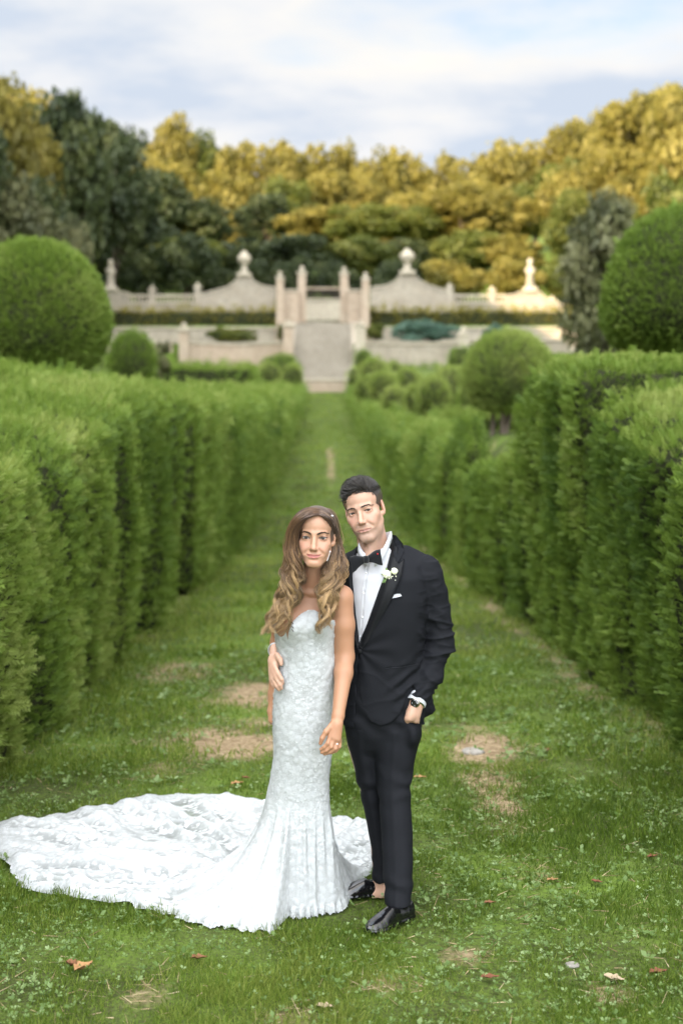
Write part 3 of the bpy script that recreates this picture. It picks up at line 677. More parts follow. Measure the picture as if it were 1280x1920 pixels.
# the stair: single steps between two cheek walls, over a low block at the foot
sx = AX; HW = 2.62
stair = thing('stone_stair', (sx, 124.5, 4.1), 'broad grey stone stair climbing to the gate at the end of the walk', 'stair')
nS = 31; rise = (ST_Z1 - ST_Z0) / nS; run_ = (ST_Y1 - ST_Y0) / nS
step_me = None
for k in range(nS):
    v, f = join([bevel_box(sx - HW, sx + HW, ST_Y0 + k * run_ - .035, ST_Y0 + (k + 1) * run_ + .35, ST_Z0 + (k + 1) * rise - .05, ST_Z0 + (k + 1) * rise, .012), bevel_box(sx - HW + .003, sx + HW - .003, ST_Y0 + k * run_ + .02, ST_Y0 + (k + 1) * run_ + .34, ST_Z0 + (k - 2) * rise, ST_Z0 + (k + 1) * rise - .045, .01)])
    if step_me is None:
        o = build('step', v, f, st_step, stair, smooth_=False); step_me = o.data
    else:
        o = bpy.data.objects.new('step', step_me); COL.objects.link(o); o.parent = stair; o.location = (0, k * run_, k * rise)
v, f = bevel_box(sx - 2.3, sx + 2.3, 124.3, 126.5, 3.9, ST_Z0 - .02, .05); build('foot_block', v, f, st_pink, stair, smooth_=False)
v, f = bevel_box(sx - 2.45, sx + 2.45, 124.2, 125.1, ST_Z0 - .22, ST_Z0 + .001, .04); build('foot_slab', v, f, st_pale, stair, smooth_=False)
def cheek(x0, x1):
    ys = np.array([124.9, 134.3]); V = []
    for x in (x0, x1):
        for y, z in ((124.9, ST_Z0 + .15), (134.3, ST_Z1 + .15)):
            V += [(x, y, 3.5), (x, y, z)]
    return np.array(V, float), np.array([(0, 1, 3, 2), (4, 6, 7, 5), (0, 4, 5, 1), (2, 3, 7, 6), (1, 5, 7, 3), (0, 2, 6, 4)])
for x0, x1 in ((sx - HW - .42, sx - HW - .003), (sx + HW + .003, sx + HW + .42)):
    v, f = cheek(x0, x1); build('cheek_wall', v, f, st_wall, stair, smooth_=False)

def pillar(name, px, ytop, ybot, wpx, Y, label, mat, group=None, ball=.5, cap=True, z_base=None):
    """square pier with base, cap and a small finial; rows ytop and ybot of the photograph give its height"""
    c = at(px, ybot, Y); t = at(px, ytop, Y); w = wpx * Y / FPX / 2; h = t[2] - c[2]
    z0 = c[2] if z_base is None else z_base
    root = thing(name, (c[0], Y, z0), label, 'pillar', group)
    fh = ball * w * 3.2
    zb = t[2] - fh
    v, f = bevel_box(c[0] - w * 1.12, c[0] + w * 1.12, Y - w * 1.12, Y + w * 1.12, z0, z0 + .5, .03); build('base', v, f, mat, root, smooth_=False)
    v, f = bevel_box(c[0] - w, c[0] + w, Y - w, Y + w, z0 + .49, zb - .22, .02); build('shaft', v, f, mat, root, smooth_=False)
    v, f = bevel_box(c[0] - w * 1.25, c[0] + w * 1.25, Y - w * 1.25, Y + w * 1.25, zb - .24, zb, .06); build('cap', v, f, st_pale, root, smooth_=False)
    pr = [(.001, 0), (w * .62, 0), (w * .5, fh * .12), (w * .32, fh * .2), (w * .36, fh * .3), (w * .62, fh * .5), (w * .6, fh * .66), (w * .36, fh * .82), (w * .14, fh * .93), (.001, fh)]
    v, f = lathe(pr, 16, (c[0], Y, zb)); build('finial', v, f, st_pale, root)
    return root
g = 'gate pillars at the top of the stair'
pillar('gate_pillar', 525, 508, 612, 14, 133.0, 'outer gate pillar left of the stair top, leftmost of four', st_pink, g, z_base=9.0)
pillar('gate_pillar', 566, 498, 606, 15, 136.0, 'inner gate pillar at the left of the gate opening', st_pink, g)
pillar('gate_pillar', 645, 500, 606, 15, 136.0, 'inner gate pillar at the right of the gate opening', st_pink, g)
pillar('gate_pillar', 685, 510, 612, 14, 133.0, 'outer gate pillar right of the stair top, rightmost of four', st_pink, g, z_base=9.0)
g = 'end piers of the curved walls'
pillar('wall_pier', 345, 604, 690, 17, 125.8, 'pale pier with a knob at the left end of the left curved wall', st_pink, g)
pillar('wall_pier', 868, 612, 690, 17, 125.8, 'pale pier with a knob at the right end of the right curved wall', st_pale, g)
pillar('stair_pier', 540, 600, 668, 19, 126.4, 'pinkish pier beside the stair where the left curved wall ends', st_pink, 'piers beside the stair', ball=.25, z_base=5.5)
pillar('stair_pier', 675, 600, 668, 19, 126.4, 'pale pinkish pier beside the stair where the right curved wall ends', st_pale, 'piers beside the stair', ball=.25, z_base=5.5)

def profile_wall(root, name, xs, zt, z0, y0, y1, mat, coping=.16):
    xs = np.asarray(xs); zt = np.asarray(zt); n_ = len(xs)
    V = np.concatenate([np.stack([xs, np.full(n_, y), z], -1) for y, z in ((y0, np.full(n_, z0)), (y0, zt), (y1, zt), (y1, np.full(n_, z0)))])
    F = np.concatenate([np.stack([k * n_ + np.arange(n_ - 1), k * n_ + np.arange(1, n_), (k + 1) * n_ + np.arange(1, n_), (k + 1) * n_ + np.arange(n_ - 1)], -1) for k in range(3)])
    ends = np.array([[0, n_, 2 * n_, 3 * n_], [n_ - 1, 4 * n_ - 1, 3 * n_ - 1, 2 * n_ - 1]])
    build(name, V, np.concatenate([F, ends]), mat, root, smooth_=False)
    if coping:
        a = np.concatenate([np.stack([xs, np.full(n_, y), z], -1) for y, z in ((y0 - .12, zt + .003), (y0 - .12, zt + coping), (y1 + .12, zt + coping), (y1 + .12, zt + .003))])
        F2 = np.concatenate([F, np.stack([3 * n_ + np.arange(n_ - 1), 3 * n_ + np.arange(1, n_), np.arange(1, n_), np.arange(n_ - 1)], -1), ends])
        build('coping', a, F2, st_pale, root, smooth_=False)
def screen(label, px, balus, piers):
    Y = 139.0; px = np.array(px, float)
    xs_p = np.arange(px[0, 0], px[-1, 0] + .1, 2.0); yt = np.interp(xs_p, px[:, 0], px[:, 1])
    k = np.array([.25, .5, .25]); yt[1:-1] = np.convolve(yt, k, 'valid')
    b0, b1 = balus; low = (xs_p > b0) & (xs_p < b1)
    yw = np.where(low, 569, yt)
    P = np.array([at(a, b_, Y) for a, b_ in zip(xs_p, yw)])
    root = thing('screen_wall', (P[:, 0].mean(), Y + .3, 10.5), label, 'garden wall')
    profile_wall(root, 'wall_body', P[:, 0], P[:, 2], 10.4, Y, Y + .6, st_wall)
    ra, rb = at(b0 - 2, 555, Y), at(b1 + 2, 555, Y); zlow = at(0, 569, Y)[2] + .16
    v, f = bevel_box(ra[0], rb[0], Y + .05, Y + .55, ra[2] - .08, ra[2] + .14, .03); build('handrail', v, f, st_pale, root, smooth_=False)
    n_ = int((b1 - b0) / 6.5); me = None
    for i in range(n_):
        x = ra[0] + (rb[0] - ra[0]) * (i + .5) / n_; h = ra[2] - .08 - zlow
        if me is None:
            x0 = x; pr = [(.001, 0), (.1, 0), (.1, .06), (.06, .12), (.12, h * .38), (.06, h * .75), (.09, h * .92), (.1, h), (.001, h)]
            v, f = lathe(pr, 10, (x, Y + .3, zlow)); o = build('baluster', v, f, st_pale, root); me = o.data
        else:
            o = bpy.data.objects.new('baluster', me); COL.objects.link(o); o.parent = root; o.location = (x - x0, 0, 0)
    for x, yt_ in piers:
        c = at(x, yt_, Y); w = .3
        v, f = bevel_box(c[0] - w, c[0] + w, Y - .08, Y + .68, 12.0, c[2] - .5, .03)
        v2, f2 = bevel_box(c[0] - w * 1.3, c[0] + w * 1.3, Y - .18, Y + .78, c[2] - .5, c[2] - .32, .03)
        v3, f3 = lathe([(.001, 0), (.2, 0), (.12, .08), (.2, .2), (.1, .31), (.001, .33)], 10, (c[0], Y + .3, c[2] - .32))
        pr_ = build('pier', v, f, st_wall, root, smooth_=False); build('pier_cap', v2, f2, st_pale, pr_ if False else root, smooth_=False); build('pier_knob', v3, f3, st_pale, root)
screen('curving stone screen wall with balustrade left of the gate', [(186, 575), (190, 566), (197, 549), (222, 547), (236, 551), (262, 554), (372, 554), (395, 549), (425, 540), (440, 530), (446, 520), (470, 520), (477, 530), (490, 537), (517, 542)], (242, 366), [(285, 535), (370, 530)])
screen('curving stone screen wall with balustrade right of the gate', [(694, 541), (722, 538), (740, 530), (750, 516), (777, 516), (786, 527), (805, 537), (835, 546), (855, 554), (940, 557), (965, 554), (975, 549), (1010, 549), (1022, 560), (1040, 567), (1058, 575)], (852, 945), [(843, 531), (922, 537), (1035, 555)])
def ornament(px, ytop, ybot, wpx, label, kind):
    Y = 139.3; c = at(px, ybot, Y); t = at(px, ytop, Y); h = t[2] - c[2] + .06; w = wpx * Y / FPX / 2
    root = thing('stone_urn' if kind == 'urn' else 'stone_bust', (c[0], Y, c[2] - .05), label, 'stone ornament', 'carved ornaments on the screen walls')
    z0 = c[2] - .05
    v, f = bevel_box(c[0] - w * 1.05, c[0] + w * 1.05, Y - w * .9, Y + w * .9, z0, z0 + h * .14, .05); build('plinth', v, f, st_pale, root, smooth_=False)
    if kind == 'urn':
        pr = [(.001, .14), (w * .62, .14), (w * .5, .22), (w * .42, .34), (w * .34, .42), (w * .55, .48), (w * .98, .62), (w * 1.0, .74), (w * .8, .82), (w * .5, .87), (w * .42, .91), (w * .36, .96), (w * .16, .99), (.001, 1.0)]
        v, f = lathe([(a, b_ * h) for a, b_ in pr], 20, (c[0], Y, z0)); build('urn_body', v, f, st_pale, root)
    else:
        v, f = lathe([(a, b_ * h) for a, b_ in [(.001, .14), (w * .8, .14), (w * .62, .2), (w * .5, .45), (w * .52, .52), (.001, .53)]], 4, (c[0], Y, z0)); build('pedestal', v, f, st_wall, root, smooth_=False)
        # bust: shoulders, neck and head in one carved piece
        vs = []
        for (a, b_, zz) in ((.5, .35, .52), (.62, .4, .58), (.78, .42, .64), (.74, .38, .70), (.34, .3, .74), (.26, .27, .78), (.38, .42, .84), (.42, .46, .90), (.36, .40, .96), (.18, .2, .995), (.01, .01, 1.0)):
            an = np.arange(16) / 16 * 2 * math.pi
            vs.append(np.stack([c[0] + a * w * np.cos(an), Y + b_ * w * np.sin(an), np.full(16, z0 + zz * h)], -1))
        v = np.concatenate(vs); build('carved_bust', v, grid_faces(11, 16, closed_v=True), st_pale, root)
ornament(458, 470, 518, 25, 'tall grey urn on the left wall beside the gate', 'urn')
ornament(763, 466, 514, 28, 'tall sunlit urn on the right wall beside the gate', 'urn')
ornament(208, 487, 546, 24, 'grey bust on a pedestal at the far left wall end', 'bust')
ornament(993, 485, 547, 24, 'sunlit bust on a pedestal at the far right wall end', 'bust')

def plain_wall(label, x0, x1, y0, y1, z0, z1, mat, coping=True, bulge=None, group=None):
    root = thing('stone_wall', ((x0 + x1) / 2, (y0 + y1) / 2, z0), label, 'garden wall', group)
    if bulge is None:
        v, f = bevel_box(x0, x1, y0, y1, z0, z1 - .18, .02); build('wall_body', v, f, mat, root, smooth_=False)
        v, f = bevel_box(x0 - .05, x1 + .05, y0 - .12, y1 + .12, z1 - .178, z1, .03); build('coping', v, f, st_pale, root, smooth_=False)
    else:
        xs = np.linspace(x0, x1, 25); yy = bulge(xs); n_ = len(xs)
        def strip(yo0, yo1, za, zb):
            V = np.concatenate([np.stack([xs, yy + o_, np.full(n_, z)], -1) for o_, z in ((yo0, za), (yo0, zb), (yo1, zb), (yo1, za))])
            F = np.concatenate([np.stack([k * n_ + np.arange(n_ - 1), k * n_ + np.arange(1, n_), ((k + 1) % 4) * n_ + np.arange(1, n_), ((k + 1) % 4) * n_ + np.arange(n_ - 1)], -1) for k in range(4)])
            return V, np.concatenate([F, [[0, n_, 2 * n_, 3 * n_], [n_ - 1, 4 * n_ - 1, 3 * n_ - 1, 2 * n_ - 1]]])
        v, f = strip(0, 1.2, z0, z1 - .2); build('wall_body', v, f, mat, root, smooth_=False)
        v, f = strip(-.12, 1.3, z1 - .198, z1); build('coping', v, f, st_pale, root, smooth_=False)
        v, f = strip(-.1, .02, z0, z0 + .6); build('plinth', v, f, st_wall, root, smooth_=False)
def wall_Y(X):
    da = np.abs(np.asarray(X, float) - AX); return 126.0 + 3.6 * np.sin(np.pi * np.clip((da - 2.9) / 10.2, 0, 1))
plain_wall('concave pale retaining wall left of the stair foot', -14.1, -5.0, 0, 0, 4.8, 8.72, st_pink, bulge=wall_Y)
plain_wall('concave grey retaining wall right of the stair foot', 1.9, 10.4, 0, 0, 4.8, 8.72, st_wall, bulge=wall_Y)
plain_wall('long low retaining wall under the yellowish hedge, left', -22.2, -4.6, 133.6, 134.25, 8.2, 10.40, st_wall)
plain_wall('long low retaining wall under the yellowish hedge, right', 1.3, 22.6, 133.6, 134.25, 8.2, 10.40, st_wall)
plain_wall('plain stone wall at far right beyond the curved wall', 11.6, 22.0, 126.6, 127.3, 5.0, 8.9, st_wall)
plain_wall('plain stone wall at far left beyond the curved wall', -24, -15.0, 126.6, 127.3, 5.0, 8.7, st_pink)
plain_wall('high wall between the two gate pillars on the left', -5.5, -4.05, 134.5, 135.3, 10.4, 14.0, st_pink)
plain_wall('high wall between the two gate pillars on the right', .58, 2.0, 134.5, 135.3, 10.4, 14.0, st_pink)
# behind the gate: a second low wall, a bench ledge and an open railing
plain_wall('pale wall seen through the gate opening', -5.2, 1.8, 145.0, 145.7, 10.8, 14.0, st_pale)
plain_wall('low stone bench ledge before the pale wall in the gate opening', -4.2, .8, 142.2, 143.0, 10.8, 11.8, st_wall)
rail = thing('gate_railing', (AX, 145.3, 14.0), 'dark railing on the pale wall in the gate opening', 'railing')
v, f = bevel_box(-4.3, .9, 145.2, 145.5, 14.98, 15.16, .03); build('top_rail', v, f, st_pink, rail, smooth_=False)
me = None
for i in range(13):
    x = -4.1 + i * .4
    v, f = lathe([(.001, 0), (.09, 0), (.05, .1), (.09, .35), (.05, .75), (.09, .98), (.001, .98)], 8, (-4.1, 145.35, 14.0))
    if me is None: o = build('bar', v, f, iron_m, rail); me = o.data
    else:
        o = bpy.data.objects.new('bar', me); COL.objects.link(o); o.parent = rail; o.location = (i * .4, 0, 0)
# ------------------------------------------------------------------ woods behind the theatre
tree_mats = {
    'dark': leaf_mat('evergreen_oak_leaves', (.018, .030, .011), (.042, .058, .018), (.095, .110, .034), trans=.25),
    'green': leaf_mat('green_leaves', (.050, .070, .013), (.110, .128, .022), (.20, .20, .045), trans=.45),
    'gold': leaf_mat('yellowing_leaves', (.105, .098, .018), (.215, .185, .036), (.335, .285, .075), trans=.5),
    'grey': leaf_mat('grey_green_leaves', (.050, .058, .024), (.112, .118, .050), (.21, .205, .10), trans=.25),
    'blue': leaf_mat('blue_green_leaves', (.025, .060, .038), (.055, .110, .075), (.10, .17, .12), trans=.25),
}
LEAF = np.array([(-.5, 0, 0), (0, -.1, .5), (.5, 0, 0), (0, .1, -.5)]); LEAF_F = np.array([[0, 1, 2, 3]])
def crown_mesh(seed, nclump=42, per=130, leaf=.048, shape='round'):
    """unit crown: x,y in [-.5,.5], z in [0,1]"""
    r = np.random.default_rng(seed); cs = []
    while len(cs) < nclump:
        p = r.uniform(-1, 1, 3)
        if shape == 'column': ok = (p[0] ** 2 + p[1] ** 2) < (.55 * (1 - abs(p[2]) ** 2.5)) and True
        else: ok = .25 < np.linalg.norm(p * np.array([1, 1, .95 if p[2] > 0 else 1.15])) < 1
        if ok: cs.append(p)
    cs = np.array(cs) * np.array([.40, .40, .42]) + [0, 0, .5]
    rad = r.uniform(.11, .21, nclump)
    n_ = nclump * per; ci = np.repeat(np.arange(nclump), per)
    d = r.normal(size=(n_, 3)); d /= np.linalg.norm(d, axis=1, keepdims=True)
    pos = cs[ci] + d * (rad[ci] * r.uniform(.55, 1.05, n_))[:, None] * [1, 1, .8]
    rot = rand_rot(n_, d, 1.2, r)
    rot = rot[:, :, [2, 0, 1]] if False else rot
    # leaf lies across the outward direction
    tone = np.clip(.45 + .20 * r.normal(size=nclump)[ci] + r.normal(0, .05, n_), 0, 1)
    T_ = LEAF[:, [0, 2, 1]]
    return scatter(T_, LEAF_F, pos, rot, leaf * r.uniform(.7, 1.4, n_), tone), cs
def trunk_mesh(cs, seed):
    r = np.random.default_rng(seed); t = np.linspace(0, 1, 7)[:, None]
    P = [np.array([0, 0, -.45]) * (1 - t) + np.array([r.normal(0, .03), r.normal(0, .03), .62]) * t]; Rr = [np.linspace(.045, .014, 7)]
    for k in r.choice(len(cs), 6, replace=False):
        s = P[0][int(r.integers(2, 5))]; P.append(s * (1 - t) + cs[k] * t + np.array([0, 0, .05]) * np.sin(t * math.pi)); Rr.append(np.linspace(.017, .005, 7))
    v, f, _, _ = tubes(np.array(P), np.array(Rr), 7); return v, f
PROTO = {}
def tree_proto(kind, var, shape='round'):
    key = (kind, var, shape)
    if key not in PROTO:
        (v, f, t), cs = crown_mesh(500 + var * 13, shape=shape, nclump=46 if shape == 'round' else 60)
        tv, tf = trunk_mesh(cs, var)
        cm = bpy.data.objects.new('tmp', None)
        o1 = build('crown', v, f, tree_mats[kind], attrs={'tone': t}); o2 = build('trunk', tv, tf, bark_m)
        m1, m2 = o1.data, o2.data
        bpy.data.objects.remove(o1); bpy.data.objects.remove(o2); PROTO[key] = (m1, m2)
    return PROTO[key]
def tree(name, X, Y, ztop, height, width, kind, var, label, group=None, shape='round', rz=0.0):
    zb = float(ground_z(X, Y)); hc = ztop - (zb + .22 * (ztop - zb)) if height is None else height
    root = thing(name, (X, Y, zb), label, 'tree', group)
    m1, m2 = tree_proto(kind, var, shape)
    for nme, me in (('trunk', m2), ('crown', m1)):
        o = bpy.data.objects.new(nme, me); COL.objects.link(o); o.parent = root
        o.location = (0, 0, ztop - hc - zb); o.scale = (width, width, hc); o.rotation_euler = (0, 0, rz)
    return root
SILX = [-140, 0, 60, 130, 200, 280, 330, 400, 450, 520, 600, 680, 740, 800, 870, 930, 1000, 1060, 1120, 1170, 1230, 1280, 1420]
SILY = [110, 138, 158, 178, 226, 224, 220, 234, 262, 256, 276, 264, 276, 282, 292, 280, 255, 240, 205, 165, 150, 140, 110]
rt = np.random.default_rng(77)
def zone(px):
    return 'left' if px < 250 else ('mid' if px < 460 else ('centre' if px < 770 else 'right'))
WHERE = ((60, 'at the left edge of the wood'), (160, 'above the big left dome'), (250, 'above the left bust'), (330, 'above the left balustrade'), (410, 'just left of the left urn'), (500, 'above the left urn'), (560, 'above the left outer pillar'),
         (650, 'above the gate opening'), (720, 'above the right outer pillar'), (810, 'above the right urn'), (890, 'just right of the right urn'), (960, 'above the right balustrade'), (1040, 'above the right bust'), (1120, 'above the end of the right wall'),
         (1210, 'above the broad grey green tree'), (9999, 'at the right edge of the wood'))
ALL_T = []
LOOK = {'dark': 'dark oak', 'gold': 'golden tree', 'green': 'olive green tree'}
def row(Y, dx_, off, wid, probs, where, jit=(-10, 16), f=1.9):
    px = -70 + rt.uniform(0, dx_) * 6
    while px < 1350:
        X = (px - 640) * Y / FPX; z_ = zone(px); o_ = off[z_] if isinstance(off, dict) else off
        y = np.interp(px, SILX, SILY) + o_ + rt.uniform(*jit)
        zt = at(px, y, Y)[2]; kind = rt.choice(['dark', 'green', 'gold'], p=probs[z_])
        w = wid * rt.uniform(.85, 1.35); gz0 = float(ground_z(X, Y)); H = max(zt - gz0, 5.5); zt = gz0 + H
        ALL_T.append(tree('oak_tree' if kind == 'dark' else 'broadleaf_tree', X, Y + rt.uniform(-4, 4), zt, min(H * .97, w * f), w, kind, int(rt.integers(0, 5)), LOOK[kind] + ' ' + where + ' ' + next(t for a, t in WHERE if px < a), 'trees of the wood behind the garden theatre', rz=rt.uniform(0, 6.28)))
        px += dx_ * FPX / Y * rt.uniform(.8, 1.2)
row(228, 5.6, 0, 9.5, {'left': (.45, .15, .4), 'mid': (.0, .1, .9), 'centre': (0, .1, .9), 'right': (0, .1, .9)}, 'on the skyline')
row(200, 6.2, 42, 9.5, {'left': (.7, .15, .15), 'mid': (.15, .15, .7), 'centre': (0, .1, .9), 'right': (0, .15, .85)}, 'high on the slope', (-26, 46), 2.3)
row(176, 6.6, {'left': 110, 'mid': 100, 'centre': 92, 'right': 96}, 9.0, {'left': (.8, .2, 0), 'mid': (.5, .2, .3), 'centre': (.12, .28, .6), 'right': (0, .3, .7)}, 'halfway up the wood', (-45, 55), 2.4)
row(160, 6.0, {'left': 190, 'mid': 190, 'centre': 205, 'right': 165}, 8.0, {'left': (.8, .2, 0), 'mid': (.75, .25, 0), 'centre': (.75, .25, 0), 'right': (.0, .4, .6)}, 'low in the wood', (-45, 55), 2.2)
row(150, 5.5, 258, 5.5, {'left': (.8, .2, 0), 'mid': (.75, .25, 0), 'centre': (.85, .15, 0), 'right': (.1, .6, .3)}, 'close behind the wall', (-25, 35), 1.7)
by_l = {}
for o in ALL_T: by_l.setdefault(o['label'], []).append(o)
for lab, os_ in by_l.items():
    os_.sort(key=lambda o: o.location.x / o.location.y)
    if len(os_) == 2: os_[0]['label'] = lab + ', left of two'; os_[1]['label'] = lab + ', right of two'
    elif len(os_) > 2:
        for k, o in enumerate(os_): o['label'] = lab + ', ' + ('leftmost' if k == 0 else 'rightmost' if k == len(os_) - 1 else 'middle') + ' one'
# big trees nearer on both sides
for k, (px, yt, Y, w, kind, lab) in enumerate(((20, 140, 128, 9.5, 'gold', 'tall orange tinted tree top at the far upper left'), (120, 172, 134, 11, 'dark', 'tall dark evergreen oak at the upper left'), (-60, 220, 116, 9, 'dark', 'dark evergreen oak at the left edge behind the big dome'),
                                               (72, 258, 128, 4.2, 'gold', 'small yellowing tree in front of the tall dark oak'), (215, 262, 146, 9, 'dark', 'dark oak right of the tall dark evergreen oak'), (92, 330, 121, 6.5, 'dark', 'dark bushy tree between the two grey olive trees on the left'),
                                               (1190, 175, 168, 10.5, 'gold', 'tall golden tree at the upper right'), (1275, 160, 150, 10.5, 'gold', 'tall golden tree at the right edge of the wood'), (1240, 330, 110, 7.5, 'green', 'green tree behind the big right dome'),
                                               (1180, 420, 100, 6.5, 'green', 'low green tree left of the big right dome'))):
    X = (px - 640) * Y / FPX
    zt = at(px, yt, Y)[2]; zg = float(ground_z(X, Y))
    tree('oak_tree' if kind == 'dark' else 'broadleaf_tree', X, Y, zt, min((zt - zg) * .85, w * 2.1), w, kind, k % 5, lab, rz=k * 1.3)
def px_tree(name, px, yt, yb, wpx, Y, kind, var, lab, shape='round'):
    a, b_ = at(px, yt, Y), at(px, yb, Y)
    tree(name, a[0], Y, a[2], a[2] - b_[2], wpx * Y / FPX * 1.15, kind, var, lab, shape=shape, rz=var)
px_tree('olive_tree', 40, 325, 600, 130, 118, 'grey', 0, 'large grey green olive tree above the big left dome')
px_tree('olive_tree', 140, 400, 600, 72, 116, 'grey', 1, 'small silvery olive tree right of the large olive tree')
px_tree('broadleaf_tree', 212, 390, 545, 88, 147, 'green', 2, 'light green tree right of the silvery olive tree')
px_tree('olive_tree', 1126, 350, 720, 150, 66, 'grey', 2, 'tall broad grey green tree left of the big right dome')
px_tree('olive_tree', 1190, 420, 700, 90, 60, 'grey', 1, 'lower grey green tree between the broad grey tree and the big right dome')
px_tree('broadleaf_tree', 350, 440, 560, 110, 146, 'dark', 3, 'dark low tree just behind the balustrade of the left wall')
def bush(label, x, yt, yb, rx, Y, kind, seed):
    a, b_ = at(x, yt, Y), at(x, yb, Y); (v, f, t), cs = crown_mesh(seed, 26, 40, .11)
    v = v * np.array([rx * 2 * Y / FPX * 1.1, 1.6, a[2] - b_[2]]) + np.array([a[0], Y, b_[2]])
    root = thing('bush', (a[0], Y, b_[2]), label, 'bush')
    build('foliage', v, f, tree_mats[kind], root, attrs={'tone': t})
    r = np.random.default_rng(seed); tt = np.linspace(0, 1, 4)[:, None]
    P = np.array([np.array([a[0], Y, b_[2] - .3]) * (1 - tt) + np.array([a[0] + r.normal(0, rx * Y / FPX * .3), Y, (a[2] + b_[2]) / 2]) * tt for _ in range(4)])
    vv, ff, _, _ = tubes(P, .04, 5); build('stems', vv, ff, bark_m, root)
bush('blue green bush on the terrace above the right curved wall', 800, 596, 648, 58, 130.5, 'blue', 31)
bush('smaller blue green bush right of the blue green bush', 930, 606, 650, 26, 130, 'blue', 32)
bush('bright green shrub beside the right stair pier', 704, 606, 642, 20, 129, 'green', 33)
bush('olive coloured shrub above the left curved wall', 432, 612, 645, 48, 131.5, 'green', 34)
bush('small green shrub beside the left stair pier', 528, 605, 642, 9, 128.5, 'green', 35)
bush('small grey conical shrub right of the dark round bush', 305, 640, 712, 17, 70, 'grey', 36)
